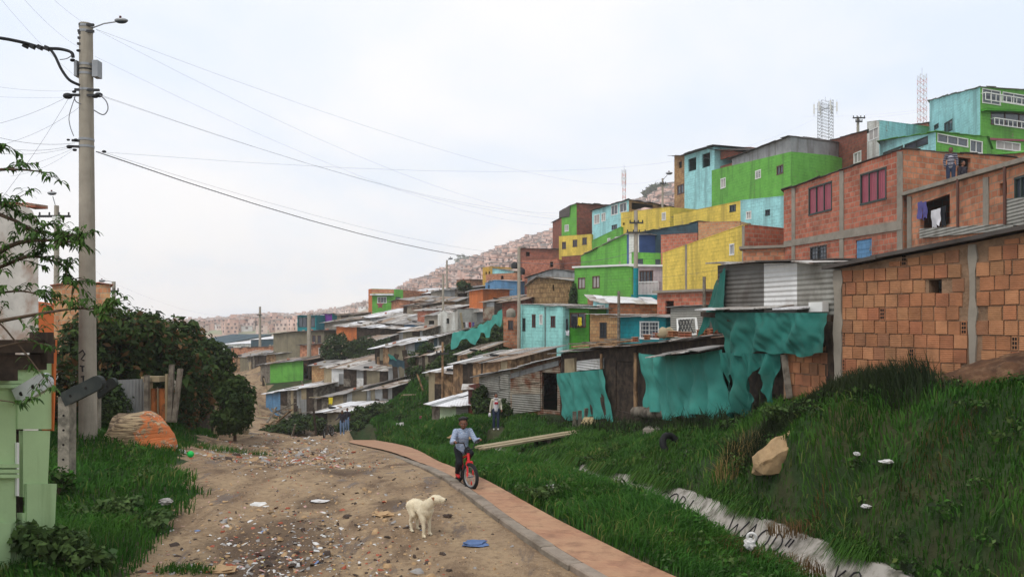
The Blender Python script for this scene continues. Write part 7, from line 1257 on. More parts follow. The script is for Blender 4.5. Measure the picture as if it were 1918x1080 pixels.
# ================================================================ plants
def leafmat(key, c, isl=.35, dry=None, tr=.25):
    m = bpy.data.materials.new(key); m.use_nodes = True; g = G(m.node_tree); b = g.nt.nodes['Principled BSDF']; ri = g.n('ShaderNodeNewGeometry').outputs['Random Per Island']; ob = g.n('ShaderNodeTexCoord').outputs['Object']
    hi = tuple(min(1, k * (1 + isl)) for k in c); hi = (hi[0] * 1.2, hi[1], hi[2] * .9); lo = tuple(k * (1 - isl) for k in c); col = g.mix(ri, lo, hi)
    col = g.mix(g.ramp(g.noise(ob, .8, 4), .4, .65, 0, .6), col, (c[0] * 1.7, c[1] * 1.15, c[2] * .8)); col = g.mix(g.ramp(g.noise(ob, 1.9, 4, .6), .5, .68, 0, .55), col, (c[0] * .55, c[1] * .55, c[2] * .6))
    if dry: col = g.mix(g.ramp(g.math('ADD', ri, g.ramp(g.noise(ob, .5, 4), .35, .7, -.12, .14)), .93, .97), col, dry)
    b.inputs['Roughness'].default_value = .75; b.inputs['Specular IOR Level'].default_value = .2; g.nt.links.new(col, b.inputs['Base Color'])
    t = g.n('ShaderNodeBsdfTranslucent', {'Color': col}); ms = g.n('ShaderNodeMixShader', {0: tr, 1: b.outputs[0], 2: t.outputs[0]}); g.nt.links.new(ms.outputs[0], g.nt.nodes['Material Output'].inputs[0]); M[key] = m
leafmat('grass_lush', srgb(48, 96, 30), .38, srgb(110, 118, 60)); leafmat('grass_bank', srgb(54, 98, 34), .42, srgb(104, 112, 56)); leafmat('weed_dark', srgb(36, 52, 28), .35); leafmat('leaf_ivy', srgb(52, 78, 40), .5); leafmat('leaf_peach', srgb(62, 98, 44), .4); leafmat('leaf_weed', srgb(72, 102, 58), .3); leafmat('leaf_dark', srgb(48, 68, 44), .5); leafmat('straw', srgb(124, 118, 82), .3); leafmat('straw_brown', srgb(92, 76, 48), .35); leafmat('leaf_mid', srgb(56, 82, 40), .4); leafmat('leaf_far', srgb(74, 92, 66), .3); leafmat('petal', srgb(224, 222, 206), .08)
M['bark'] = mk('bark', srgb(86, 70, 56), rough=.95, var=.3, vs=8, bump=1.5, bs=30)
def blades(name, label, xy, mat, h, wd, rg, cat='grass', lean=.5, z=None, droop=.35, ang=None):
    n = len(xy); z = ground_z(xy[:, 0], xy[:, 1], carve=False) if z is None else z; a = rg.uniform(0, 6.283, n); H_ = h * rg.uniform(.55, 1.25, n); clump = fbm(xy[:, 0], xy[:, 1], 1.6, 77); H_ = H_ * (1 + .32 * clump); la = clump * 3.0 + rg.normal(0, 1.1, n) if ang is None else ang + rg.normal(0, .35, n); ln = H_ * lean * rg.uniform(.3, 1.25, n)
    dx, dy = np.cos(la) * ln, np.sin(la) * ln; wx, wy = np.cos(a) * wd * rg.uniform(.7, 1.3, n), np.sin(a) * wd * rg.uniform(.7, 1.3, n); V_ = np.empty((n, 6, 3), np.float32)
    for k, (t, ww, zz) in enumerate(((0, 1, -.03), (.42, .8, .6), (1., .12, 1.))):
        o = t ** 1.6; hz = np.where(zz > .9, H_ * (1 - droop * np.clip(ln / H_, 0, 1.4)), H_ * zz)
        for q, s_ in enumerate((-1, 1)): V_[:, k * 2 + q, 0] = xy[:, 0] + dx * o + s_ * wx * ww; V_[:, k * 2 + q, 1] = xy[:, 1] + dy * o + s_ * wy * ww; V_[:, k * 2 + q, 2] = z + hz
    V_[:, :2, 2] = (z - .04)[:, None]; b = np.arange(n)[:, None] * 6; f = np.concatenate([b + np.array([0, 1, 3, 2]), b + np.array([2, 3, 5, 4])])
    o = rawmesh(name, V_.reshape(-1, 3), f, mat); tag(o, label, cat, None, 'stuff'); return o
def scatter(n, x0, x1, y0, y1, ok, rg):
    y = np.exp(rg.uniform(math.log(y0), math.log(y1), n)); x = rg.uniform(x0, x1, n); xy = np.stack([x, y], 1); vis = np.abs(x / y) < .80; xy = xy[vis]; return xy[ok(xy)]
rg = np.random.default_rng(5)
WALL = np.array([(9.3, 11.0), (9.06, 11.25), (6.3, 15.5), (5.7, 20), (5.4, 23), (4.0, 28.8), (2.0, 36), (-.2, 39), (-2.2, 42.5), (-4, 43.5), (-5, 50)])
inditch = lambda p: (side(p, DITCH) > -1.42 + .12 * fbm(p[:, 0], p[:, 1], 3, 8)) & (side(p, DITCH) < .06 * fbm(p[:, 0], p[:, 1], 4, 9))
wob = lambda p, s_, k: k * fbm(p[:, 0], p[:, 1], s_, 13)
feet = lambda p: np.all([np.hypot(p[:, 0] - a, (p[:, 1] - b) * .45) > .42 for a, b in ((XY(929, 35.3).x, 34.9), (XY(1111, 32.6).x, 31.9), (XY(641, 53).x, 52.4))], axis=0)
okL = lambda p: (side(p, ROAD_L) < .05 + wob(p, 1.9, .22) - rg.exponential(.16, len(p))) & ~((np.abs(p[:, 0] + 5.9) < .35) & (np.abs(p[:, 1] - 8.9) < .8))
okS = lambda p: (side(p, PATH_R) > .03 + rg.exponential(.09, len(p))) & (side(p, DITCH) < -1.2) & ~inditch(p)
bare = lambda p: (((p[:, 0] - 3.4) / 1.6) ** 2 + ((p[:, 1] - 32.4) / 1.3) ** 2 < 1) & (fbm(p[:, 0], p[:, 1], 3, 4) < .35)
okB = lambda p: (side(p, DITCH) > .01 + np.abs(wob(p, 3.1, .12))) & (side(p, WALL) < -.05) & ~bare(p) & (fbm(p[:, 0], p[:, 1], 1.3, 71) < .8 + rg.normal(0, .22, len(p))) & feet(p)
okF = lambda p: feet(p) & (side(p, PATH_R) > .12) & (side(p, DITCH) < -1.2)
L_ = scatter(150000, -17, -3.9, 7, 46, okL, rg); S_ = scatter(170000, -4, 6, 6.2, 40, okS, rg); B_ = scatter(300000, -8, 12, 7.5, 50, okB, rg)
BM2 = rg.uniform(0, 1, len(B_)) > np.where(B_[:, 1] < 14.5, .55, .3) * (.5 + fbm(B_[:, 0], B_[:, 1], .9, 61) + .25 * (side(B_, DITCH) > 1.2)); dk_ = rg.integers(0, 159, 26000); od = rg.exponential(.10, 26000) - .04; dp_ = DL[dk_] - nl[dk_] * od[:, None] + td[dk_] * rg.uniform(-.1, .1, (26000, 1)); kp = (fbm(dp_[:, 0], dp_[:, 1], 1.7, 91) + .3 * smooth(dp_[:, 1], 15.5, 20) > .22 + rg.normal(0, .2, 26000)) & (dp_[:, 1] > 9); dp_ = dp_[kp]
blades('grass', 'grass hanging over the rim of the drainage channel', dp_, 'grass_bank', np.full(len(dp_), .22), .0035 + .0005 * dp_[:, 1], rg, lean=1.25, droop=1.25, ang=np.arctan2(nl[dk_[kp], 1], nl[dk_[kp], 0])); nearm = lambda p, a, b: (p[:, 1] >= a) & (p[:, 1] < b)
for nm_i, (nm, lab, pts, mat, hh) in enumerate((('grass', 'dark lush grass of the left bank under the concrete post and utility pole', L_, 'grass_lush', (.19, .22)), ('grass', 'bright lush grass strip between the brick path and the channel', S_, 'grass_lush', (.22, .25)), ('grass', 'rough tall grass of the right bank above the channel', B_[BM2], 'grass_bank', (.20, .25)), ('grass', 'bright green tufts on the upper part of the right bank', B_[~BM2], 'grass_lush', (.20, .25)))):
    wds = .0030 + .00050 * pts[:, 1]; blades(nm, lab, pts, mat, np.where(pts[:, 1] < 20, hh[0], hh[1]), wds, rg, lean=.8 if nm_i >= 2 else .7)
F1 = scatter(120000, -26, 4, 34, 66, lambda p: okF(p) & ~((p[:, 1] > 40) & (p[:, 0] > -.09 * p[:, 1] + 2)), rg); blades('grass', 'grass of the mounds and verges at the far end of the brick path', F1, 'grass_lush', .34, .02 + .0004 * F1[:, 1], rg)
def patch(label, px, py, d, rx, ry, n, mat, h, wd=.006, lean=.8, name='grass', cat='grass', below=0.):
    c = XY(px, d); a, r = rg.uniform(0, 6.28, n), np.sqrt(rg.uniform(0, 1, n)); p = np.stack([c.x + np.cos(a) * r * rx, c.y + np.sin(a) * r * ry], 1); return blades(name, label, p, mat, np.full(n, h), np.full(n, wd), rg, cat=cat, lean=lean)
for a in ((('brown withered cuttings on the grass beside the channel'), 1440, 1050, 10.9, .75, .55, 700, 'straw_brown', .2), ('pale dry tuft left of the tan slanting boulder', 1385, 835, 16.0, .5, .4, 220, 'straw', .45), ('dry brown stalks high on the right bank', 1760, 800, 11.8, .6, .4, 180, 'straw_brown', .26), ('dry brown roots hanging over the channel wall', 1500, 985, 12.9, .55, .25, 220, 'straw_brown', .2), ('thin dry weeds on the road edge in the foreground', 345, 1065, 9.6, .35, .2, 260, 'grass_lush', .14), ('flat weeds creeping over the road by the boulder', 400, 835, 24, 1.8, .8, 900, 'grass_lush', .2)): patch(*a)
# tall dark grass before the near wall
TW = []; 
for t in np.linspace(0, 1, 4200): k = rg.uniform(0, 1); q = XY(1455 + (1800 - 1455) * k, 16.6 + (13.4 - 16.6) * k); TW.append((q.x - rg.uniform(.15, 1.3), q.y - rg.uniform(.0, .8)))
TW = np.array(TW); blades('tall_grass', 'tall dark grass along the foot of the near block wall', TW, 'weed_dark', (.36 - .2 * (TW[:, 0] > 6.9)) + .14 * fbm(TW[:, 0], TW[:, 1], 2.2, 3), np.full(len(TW), .0085), rg, lean=.35)
TT = scatter(9000, 1.5, 7, 18, 37, lambda p: (side(p, WALL) < -.02) & (side(p, WALL) > -1.0) & ~bare(p), rg); blades('tall_grass', 'ragged grass along the foot of the tarpaulins', TT, 'weed_dark', np.full(len(TT), .5), np.full(len(TT), .013), rg, lean=.45)
def leaves(name, ells, n, size, mats, seed=0, parent=None, loc=(0, 0, 0), elong=1.7, fill=.55, flower=None):
    """leaf blades spread through a crown made of several lobes, thinner towards the outside"""
    rg2 = np.random.default_rng(seed); vol = np.array([e[3] * e[4] * e[5] for e in ells]) ** .8; pick = rg2.choice(len(ells), n, p=vol / vol.sum()); E = np.array(ells)[pick]; d = rg2.normal(size=(n, 3)); d /= np.linalg.norm(d, axis=1)[:, None]
    r = fill + (1.06 - fill) * rg2.uniform(0, 1, n) ** .6; ph = np.array([noise.noise(Vector(tuple(E[i, :3] * .3 + d[i] * 2.2 + seed))) for i in range(n)]); r = r * (1 + .35 * ph) * np.where(rg2.uniform(0, 1, n) < .12, rg2.uniform(1.05, 1.3, n), 1); keep = ph > -.34; E, d, r = E[keep], d[keep], r[keep]; m = len(E)
    c = E[:, :3] + d * E[:, 3:6] * r[:, None]; nn = d + rg2.normal(0, .65, (m, 3)); nn[:, 2] += .5; nn /= np.linalg.norm(nn, axis=1)[:, None]; t = np.cross(nn, rg2.normal(size=(m, 3))); t /= np.linalg.norm(t, axis=1)[:, None]; b = np.cross(nn, t); s_ = size * rg2.lognormal(-.1, .38, m)[:, None]
    V_ = np.stack([c - t * s_ * elong * .5, c + b * s_ * .42 + nn * s_ * .1, c + t * s_ * elong * .5 - nn * s_ * .22, c - b * s_ * .42 + nn * s_ * .1], 1); f = np.arange(m * 4).reshape(m, 4); mi = rg2.integers(0, len(mats), m) if not flower else np.where(rg2.uniform(0, 1, m) < flower, len(mats) - 1, rg2.integers(0, len(mats) - 1, m))
    o = rawmesh(name, V_.reshape(-1, 3) - np.array(loc), f, mats, mi=mi)
    if parent is not None: o.parent = parent
    return o
def lobes(ells, k, seed):
    rr_ = random.Random(seed); out = list(ells)
    for i in range(k):
        e = rr_.choice(ells); a, b = rr_.uniform(0, 6.28), rr_.uniform(-.3, 1.); q = rr_.uniform(.22, .45); out.append((e[0] + e[3] * math.cos(a) * math.sqrt(1 - b * b if b < 1 else 0), e[1] + e[4] * math.sin(a) * math.sqrt(max(0, 1 - b * b)), e[2] + e[5] * b, e[3] * q, e[4] * q, e[5] * q * 1.2))
    return out
def tree(name, label, base, ells, n, size, mats, seed, trunk=.12, cat='tree', group=None, flower=None, limbs=5):
    base = Vector(base); r_ = empty(name, base, label, cat, group); mb = MB(); rr_ = random.Random(seed); top = Vector(np.mean([e[:3] for e in ells], axis=0)); mid = base.lerp(top, .5) + Vector((rr_.uniform(-.1, .1), 0, 0))
    mb.tube([base - Vector((0, 0, .4)), base, mid, top], [trunk * 1.2, trunk, trunk * .75, trunk * .3], 'bark', 8)
    for e in ells[:limbs]: q = Vector(e[:3]); mb.tube([base.lerp(top, rr_.uniform(.3, .6)), (base.lerp(top, .6) + q) / 2 + Vector((0, 0, .1)), q], [trunk * .5, trunk * .35, trunk * .12], 'bark', 6)
    mb.build('trunk', r_); leaves('crown', lobes(ells, 3 * len(ells) + 6, seed), int(n * 1.15), size, mats, seed, r_, tuple(base), flower=flower); return r_
def pe(px, py, d, rx, ry, rz): q = P(px, py, d); return (q.x, q.y, q.z, rx, ry, rz)
tree('ivy_thicket', 'big dark ivy covered thicket behind the utility pole', P(225, 770, 25), [pe(150, 690, 25, 1.1, 1., 1.2), pe(200, 655, 25.5, 1.3, 1.1, 1.2), pe(232, 620, 25.5, .9, 1.2, .75), pe(262, 640, 26, 1., 1.2, .9), pe(285, 672, 26.5, 1.3, 1.1, .9), pe(230, 695, 26, 1.3, 1., .6), pe(340, 700, 27, 1.1, 1.2, 1.), pe(318, 635, 28, .9, 1.1, .62), pe(345, 650, 28.5, .8, 1.1, .8), pe(125, 740, 22, .7, .8, .7)], 17000, .115, ['leaf_ivy', 'leaf_dark', 'leaf_ivy', 'leaf_mid', 'leaf_ivy', 'leaf_dark', 'straw_brown'], 3, .22, 'thicket', limbs=8)
tree('tree', 'round dark tree at the right end of the ivy thicket', P(390, 740, 31), [pe(395, 668, 31, .75, .8, .62), pe(412, 690, 31, .5, .6, .45), pe(372, 700, 30.5, .7, .7, .6), pe(385, 650, 32, .4, .5, .3)], 5000, .10, ['leaf_dark', 'leaf_mid'], 5, .1)
tree('bush', 'dark green bush climbing over the board shack at the left road side', P(440, 812, 34.5), [pe(432, 735, 34.5, .6, .6, .7), pe(450, 770, 34, .55, .6, .8), pe(415, 725, 34.5, .5, .5, .45), pe(458, 745, 35, .35, .4, .6), pe(425, 790, 33.5, .6, .5, .5)], 5500, .11, ['leaf_mid', 'leaf_ivy', 'leaf_mid'], 6, .07, 'bush')
tree('bush', 'brown green shrubs between the rusty gate and the board shack', P(350, 800, 29), [pe(348, 765, 29, .6, .6, .8), pe(372, 755, 30, .5, .5, .6), pe(340, 795, 28, .5, .5, .25)], 4500, .09, ['leaf_dark', 'straw_brown', 'leaf_ivy'], 7, .06, 'bush')
tree('bush', 'leafy shrub against the dented tin fence behind the boulder', P(205, 800, 24), [pe(203, 765, 23.5, .45, .5, .6), pe(190, 790, 23, .5, .5, .4)], 3000, .08, ['leaf_mid', 'leaf_dark', 'leaf_ivy'], 8, .05, 'bush')
tree('flowering_bush', 'dark round bush dotted with white flowers among the shacks', P(632, 690, 84), [pe(632, 645, 84, 1.2, 1.2, 1.0), pe(618, 655, 84, .9, .9, .8), pe(648, 655, 84, .8, .9, .8), pe(630, 665, 83.5, 1.3, 1, .6)], 5000, .17, ['leaf_dark', 'leaf_ivy', 'petal'], 9, .15, 'bush', flower=.05)
tree('tree', 'dark feathery tree right of the white flowered bush', P(682, 690, 82), [pe(680, 650, 82, 1.3, 1.2, 1.1), pe(700, 660, 81, 1.1, 1, .8), pe(665, 660, 82, .8, .9, .8), pe(722, 655, 80, 1.2, 1, .9), pe(690, 672, 80, 1.6, 1, .5)], 6500, .15, ['leaf_dark', 'leaf_ivy', 'leaf_dark'], 10, .13)
for i, (lab, L) in enumerate((('dark bushes under the long green net', [pe(905, 640, 60, 1.2, 1, .7), pe(880, 650, 60, 1., 1, .6), pe(925, 625, 61, .8, .8, .7), pe(900, 625, 63, 1., 1, .5)]), ('low dark bushes left of the slim brick tower foot', [pe(935, 660, 57, .8, .8, .4), pe(868, 668, 58, 1.1, .9, .4), pe(850, 655, 60, .7, .7, .5), pe(905, 668, 55, 1., .8, .35)]), ('dark bushes behind the smaller plank shack', [pe(800, 670, 62, 1.3, 1, .9), pe(825, 690, 58, .9, .8, .6), pe(790, 700, 61, 1., .9, .7), pe(840, 675, 58, .8, .8, .5)]), ('dark bushes covering the grassy mound', [pe(700, 775, 58, 1.3, 1, .6), pe(670, 785, 57, 1.1, 1, .5), pe(730, 770, 57, 1., .9, .4), pe(780, 785, 53, 1.2, .7, .35), pe(655, 800, 55, 1., .8, .4)]), ('dark bushes by the scrap timber heap', [pe(570, 790, 61, 1.1, .9, .5), pe(545, 800, 60, 1.2, .9, .4), pe(515, 805, 60, .9, .8, .35), pe(595, 795, 58.5, .6, .6, .5)]), ('dark shrubs at the foot of the corrugated shack', [pe(905, 762, 40, .5, .45, .4), pe(898, 745, 41, .4, .4, .5), pe(945, 772, 37.5, .35, .35, .45)]), ('small bush by the grey shacks of the ridge', [pe(870, 537, 96, .9, .8, .5)]), ('dark bush beside the big green wall, above the tan patchwork house', [pe(1075, 560, 66, .4, .5, .9)]))):
    q = Vector(L[0][:3]); tree('bush', lab, (q.x, q.y, q.z - L[0][5]), L, 1100 * len(L), .10 if q.y < 45 else .15, ['leaf_dark', 'leaf_ivy', 'leaf_mid'], 20 + i, .05, 'bush', 'bushes among the shacks', limbs=3)
for i, (px, py, d, r_) in enumerate(((1238, 362, 455, 6), (1222, 366, 458, 4.5), (1250, 366, 450, 4.5), (868, 492, 850, 8), (880, 494, 845, 6))):
    tree('tree', ['dark round tree crowning the far hilltop', 'smaller tree left of the hilltop tree', 'smaller tree right of the hilltop tree', 'left one of two trees on the ridge of the far hillside', 'right one of two trees on the ridge of the far hillside'][i], P(px, py + 6, d), [pe(px, py - 4, d, r_, r_, r_ * .8), pe(px + 4, py, d, r_ * .7, r_, r_ * .6), pe(px - 5, py + 1, d, r_ * .7, r_, r_ * .5)], 700, 1.5, ['leaf_far'], 40 + i, .6, group='trees on the far ridge', limbs=2)
# broad leaved weeds
def weed(label, px, py, d, w, h, n, mats, seed, size=.07):
    q = P(px, py, d); q.z = gz(q.x, q.y); r_ = empty('weed', q, label, 'weed', 'leafy weeds'); rr_ = random.Random(seed); mb = MB(); L = []
    for i in range(7):
        a = rr_.uniform(0, 6.28); e = q + Vector((math.cos(a) * w * rr_.uniform(.2, 1), math.sin(a) * w * .7 * rr_.uniform(.2, 1), h * rr_.uniform(.5, 1.))); mb.tube([q, q.lerp(e, .5) + Vector((0, 0, .06)), e], [.008, .006, .003], 'bark', 5); L.append((e.x, e.y, e.z - h * .15, w * .4, w * .35, h * .32))
    mb.build('stem', r_); leaves('foliage', L, n, size, mats, seed, r_, tuple(q), elong=1.3, fill=.2)
weed('broad leaved weed at the foot of the green shed', 85, 1030, 9.0, .42, .5, 800, ['leaf_weed', 'leaf_mid'], 1); weed('second broad leaved weed right of the green shed corner', 140, 1035, 9.1, .36, .38, 600, ['leaf_weed', 'leaf_mid'], 2); weed('leafy weed in the middle of the left bank', 235, 935, 11.7, .4, .3, 500, ['leaf_weed'], 3, .06); weed('low leafy weed near the road edge of the left bank', 285, 985, 11.2, .35, .22, 380, ['leaf_weed'], 4, .06)
weed('leafy weed under the torn tarpaulin', 1462, 795, 15.9, .45, .4, 500, ['leaf_weed', 'leaf_mid'], 5); weed('dark weed on the grass strip beside the bicycle', 1005, 910, 13.4, .4, .3, 420, ['leaf_mid', 'leaf_weed'], 6, .05); weed('leafy weed at the bottom right corner above the channel', 1790, 1050, 9.9, .5, .5, 700, ['leaf_weed', 'grass_bank'], 7, .05); weed('leafy weed left of the pitted concrete post', 105, 880, 12.6, .35, .45, 420, ['leaf_mid', 'grass_lush'], 8, .06)
weed('small dark weed on the verge by the path', 1130, 880, 17.5, .4, .35, 400, ['leaf_mid'], 9, .06); weed('dark weed in the middle of the right bank', 1560, 940, 12.0, .45, .35, 420, ['leaf_mid', 'grass_bank'], 10, .05)
# peach tree reaching in from the left edge
pt_ = empty('peach_tree', P(-190, 1000, 8.4), 'peach tree with long drooping leaves reaching in from the left edge', 'tree'); trk = MB(); lv_ = []; rr = random.Random(31)
def limb(pts, r0, r1, dens, start=.25):
    P_ = [P(*p) for p in pts]; out = []
    for i in range(len(P_) - 1):
        p0, p1, p2, p3 = P_[max(i - 1, 0)], P_[i], P_[i + 1], P_[min(i + 2, len(P_) - 1)]
        for k in range(5): t = k / 5; out.append(.5 * ((2 * p1) + (p2 - p0) * t + (2 * p0 - 5 * p1 + 4 * p2 - p3) * t * t + (3 * p1 - p0 - 3 * p2 + p3) * t ** 3))
    out.append(P_[-1]); n = len(out); trk.tube(out, [r0 + (r1 - r0) * i / (n - 1) for i in range(n)], 'bark', 6)
    tips = [(out[-1], (out[-1] - out[-2]).normalized(), .14)]
    for i in range(dens // 6):                         # side twigs, each ending in a spray of leaves
        f = start + (1 - start) * rr.random(); k = min(n - 2, int(f * (n - 1))); p = out[k].lerp(out[k + 1], rr.random()); t = (out[k + 1] - out[k]).normalized()
        d = (t * rr.uniform(.2, 1.) + Vector((rr.uniform(-.6, .8), rr.uniform(-.9, .9), rr.uniform(-.5, 1.0)))).normalized(); L = rr.uniform(.10, .34); e = p + d * L + Vector((0, 0, -.12 * L)); trk.tube([p, p.lerp(e, .5) + Vector((0, 0, .02)), e], [.005, .004, .002], 'bark', 4); tips.append((e, (e - p).normalized(), L))
    if dens:
        for e, d, L in tips:
            for q in range(rr.randint(9, 17)): s_ = rr.random() ** 1.6; lv_.append((e - d * L * s_, d))
limb([(-190, 1000, 8.4), (-180, 800, 8.4), (-150, 620, 8.3), (-110, 480, 8.2)], .11, .05, 0)
limb([(-150, 620, 8.3), (-60, 520, 8.1), (20, 460, 8.0), (90, 450, 7.9), (150, 455, 7.8)], .04, .006, 190, .3); limb([(-60, 520, 8.1), (0, 500, 8.1), (60, 480, 8.1), (120, 500, 8.1), (140, 540, 8.1)], .025, .005, 150, .2)
limb([(-140, 640, 8.3), (-40, 610, 8.0), (60, 590, 7.8), (140, 578, 7.7), (200, 580, 7.6)], .03, .004, 110, .3); limb([(-110, 480, 8.2), (-40, 400, 8.0), (20, 410, 7.9), (60, 430, 7.9), (110, 440, 8.0)], .03, .005, 100, .35)
limb([(-110, 480, 8.2), (-80, 360, 7.9), (-20, 322, 7.8), (40, 318, 7.8), (92, 324, 7.8)], .03, .004, 40, .5); limb([(-80, 360, 7.9), (-50, 300, 7.9), (-15, 270, 7.9), (14, 274, 7.9)], .015, .004, 40, .3); limb([(-90, 440, 8), (-30, 380, 8.0), (10, 385, 7.9), (25, 395, 7.9)], .015, .004, 70, .4)
limb([(-140, 640, 8.3), (-20, 650, 8.1), (50, 640, 8.0), (100, 650, 8.0)], .02, .004, 26, .4); limb([(-150, 620, 8.3), (-40, 560, 8.1), (40, 545, 8.0), (90, 560, 8)], .02, .005, 90, .3); limb([(-100, 660, 8.2), (-20, 600, 8.1), (30, 640, 8.1), (70, 690, 8.0), (85, 705, 7.9)], .012, .004, 16, .6); limb([(-150, 690, 8), (-40, 740, 7.9), (20, 752, 7.9), (38, 758, 7.8)], .01, .003, 12, .85)
trk.build('trunk', pt_); n = len(lv_); rg3 = np.random.default_rng(9); V_ = np.empty((n, 8, 3))
for i in range(n):
    p, t = lv_[i]; a = rg3.uniform(0, 6.28); side_ = Vector((math.cos(a), math.sin(a), rg3.uniform(-.1, .7))); d = (side_ * .8 + t * .5).normalized(); L = rg3.uniform(.075, .145); w_ = L * .115; x = d.cross(Vector((0, 0, 1))).normalized(); c = Vector(p)
    for k in range(4):
        ww = (.35, 1., .75, .08)[k]; q = c + x * math.sin(k) * .0; V_[i, k * 2] = q - x * w_ * ww + Vector((0, 0, .12 * w_)); V_[i, k * 2 + 1] = q + x * w_ * ww; d2_ = (d + Vector((0, 0, -.42 - .55 * k))).normalized() if k else d; c = c + d2_ * L / 3
b = np.arange(n)[:, None] * 8; f = np.concatenate([b + np.array([k * 2, k * 2 + 1, k * 2 + 3, k * 2 + 2]) for k in range(3)]); o = rawmesh('foliage', V_.reshape(-1, 3) - np.array(pt_.location), f, 'leaf_peach', smooth=True); o.parent = pt_

# low broad leaved cover growing through the grass
def cover(label, pts, mats, seed):
    z = ground_z(pts[:, 0], pts[:, 1], carve=False); rr_ = random.Random(seed); E = [(x, y, zz + .1, rr_.uniform(.12, .38), rr_.uniform(.12, .35), rr_.uniform(.06, .16)) for (x, y), zz in zip(pts, z)]
    tag(leaves('ground_cover', E, 60 * len(E), .05, mats, seed, fill=.1, elong=1.4), label, 'weeds', None, 'stuff')
i = rg.choice(len(B_), 150, replace=False); cover('low broad leaved weeds growing through the right bank', B_[i][B_[i][:, 1] < 26], ['leaf_mid', 'grass_bank', 'weed_dark', 'leaf_weed'], 3)
i = rg.choice(len(L_), 60, replace=False); cover('low broad leaved weeds growing through the left bank', L_[i][L_[i][:, 1] < 24], ['leaf_mid', 'grass_lush', 'leaf_weed'], 4)
i = rg.choice(len(S_), 70, replace=False); cover('low broad leaved weeds in the strip beside the brick path', S_[i][S_[i][:, 1] < 24], ['leaf_mid', 'grass_lush', 'leaf_weed'], 5)
# ================================================================ rubble and litter on the road
for k, c in (('lit_white', srgb(206, 204, 200)), ('lit_grey', srgb(150, 146, 142)), ('lit_tan', srgb(172, 142, 106)), ('lit_red', srgb(158, 84, 62)), ('lit_blue', srgb(118, 134, 168)), ('lit_dark', srgb(70, 58, 50)), ('lit_pink', srgb(196, 158, 150)), ('lit_yellow', srgb(196, 176, 96))): M[k] = mk(k, c, var=.2, vs=9, bump=.2)
LK = ['lit_white', 'lit_grey', 'lit_tan', 'lit_red', 'lit_blue', 'lit_dark', 'lit_pink', 'lit_yellow']
def chips(name, label, xy, size, w, seed, cat, flat=.35):
    rg_ = np.random.default_rng(seed); n = len(xy); z = ground_z(xy[:, 0], xy[:, 1]); a = rg_.uniform(0, 6.28, n); s_ = size * rg_.lognormal(0, .5, n); k = np.array([(-1, -1, 0), (1, -1, 0), (1, 1, 0), (-1, 1, 0), (-.7, -.7, 1), (.7, -.7, 1), (.7, .7, 1), (-.7, .7, 1)], float); V_ = np.repeat(k[None], n, 0) * (1 + rg_.uniform(-.45, .45, (n, 8, 3)))
    V_[:, :, 0] *= (s_ * rg_.uniform(.6, 1.5, n))[:, None]; V_[:, :, 1] *= (s_ * rg_.uniform(.5, 1., n))[:, None]; V_[:, :, 2] *= (s_ * flat * rg_.uniform(.4, 1.6, n))[:, None]; tl = rg_.normal(0, .35, n)[:, None]; zx = V_[:, :, 2] + V_[:, :, 0] * tl; c, s = np.cos(a)[:, None], np.sin(a)[:, None]
    X = V_[:, :, 0] * c - V_[:, :, 1] * s + xy[:, :1]; Y = V_[:, :, 0] * s + V_[:, :, 1] * c + xy[:, 1:2]; Z = zx + z[:, None] - .002; q = np.array([(4, 5, 6, 7), (0, 1, 5, 4), (1, 2, 6, 5), (2, 3, 7, 6), (3, 0, 4, 7)]); f = (np.arange(n)[:, None, None] * 8 + q[None]).reshape(-1, 4); mi = np.repeat(rg_.choice(len(LK), n, p=np.array(w) / sum(w)), 5)
    return tag(rawmesh(name, np.stack([X, Y, Z], 2).reshape(-1, 3), f, LK, mi=mi), label, cat, None, 'stuff')
def onroad(n, x0, x1, y0, y1, thr, rg_, s=.8, seed=50):
    y = np.exp(rg_.uniform(math.log(y0), math.log(y1), n)); x = rg_.uniform(x0, x1, n); p = np.stack([x, y], 1); sl = side(p, PATH_L); m = (sl < -.4) & (side(p, ROAD_L) > .15); dens = fbm(x * 1., y * .55, s, seed) + np.exp(-((sl + 2.9) / 1.5) ** 2) * .9 - .25; return p[m & (dens > thr + rg_.normal(0, .25, n))]
rg = np.random.default_rng(8)
chips('gravel', 'small stones and earth clods scattered over the dirt road', onroad(15000, -14, 1.5, 7, 50, -.9, rg), .009, (.5, 1.2, 5, .8, .03, 3, .3, .0), 1, 'gravel', .7)
chips('clods', 'earth clods and broken stone loose on the dirt road', onroad(5500, -13, 1, 7, 45, .35, rg, 1.1, 57), .015, (.2, 1.5, 5, .8, .02, 4, .2, 0), 7, 'clods', .8)
chips('litter', 'white plastic and brick scraps strewn along the dirt road', onroad(9000, -12, 1, 8, 30, .7, rg), .0145, (2.4, 2, 5, 1.3, .12, 3, .5, .03), 2, 'litter', .3)
a_ = onroad(8000, -16, -1, 19, 56, .25, rg, .5, 52); chips('rubble', 'dense pale rubble heap across the far end of the dirt road', a_, .028, (2.6, 2.6, 5, 1.5, .1, 1.8, .8, .02), 3, 'rubble', .45)
cc = XY(520, 11.2); p = np.stack([cc.x + rg.normal(0, .95, 900), cc.y + rg.normal(0, .8, 900)], 1)[:520]; p = p[side(p, PATH_L) < -.5]; chips('litter', 'muddy patch of shredded bags and scraps in the foreground of the road', p, .017, (3, 2, 2.6, .7, .25, 3.4, .5, .1), 4, 'litter', .25)
cc = XY(505, 9.9); p = np.stack([cc.x + rg.normal(0, .6, 380), cc.y + rg.normal(0, .4, 380)], 1); chips('litter', 'dark scraps and clods at the bottom edge of the road', p, .016, (2, 1.5, 1.5, .9, .3, 3, .6, .2), 5, 'litter', .4)
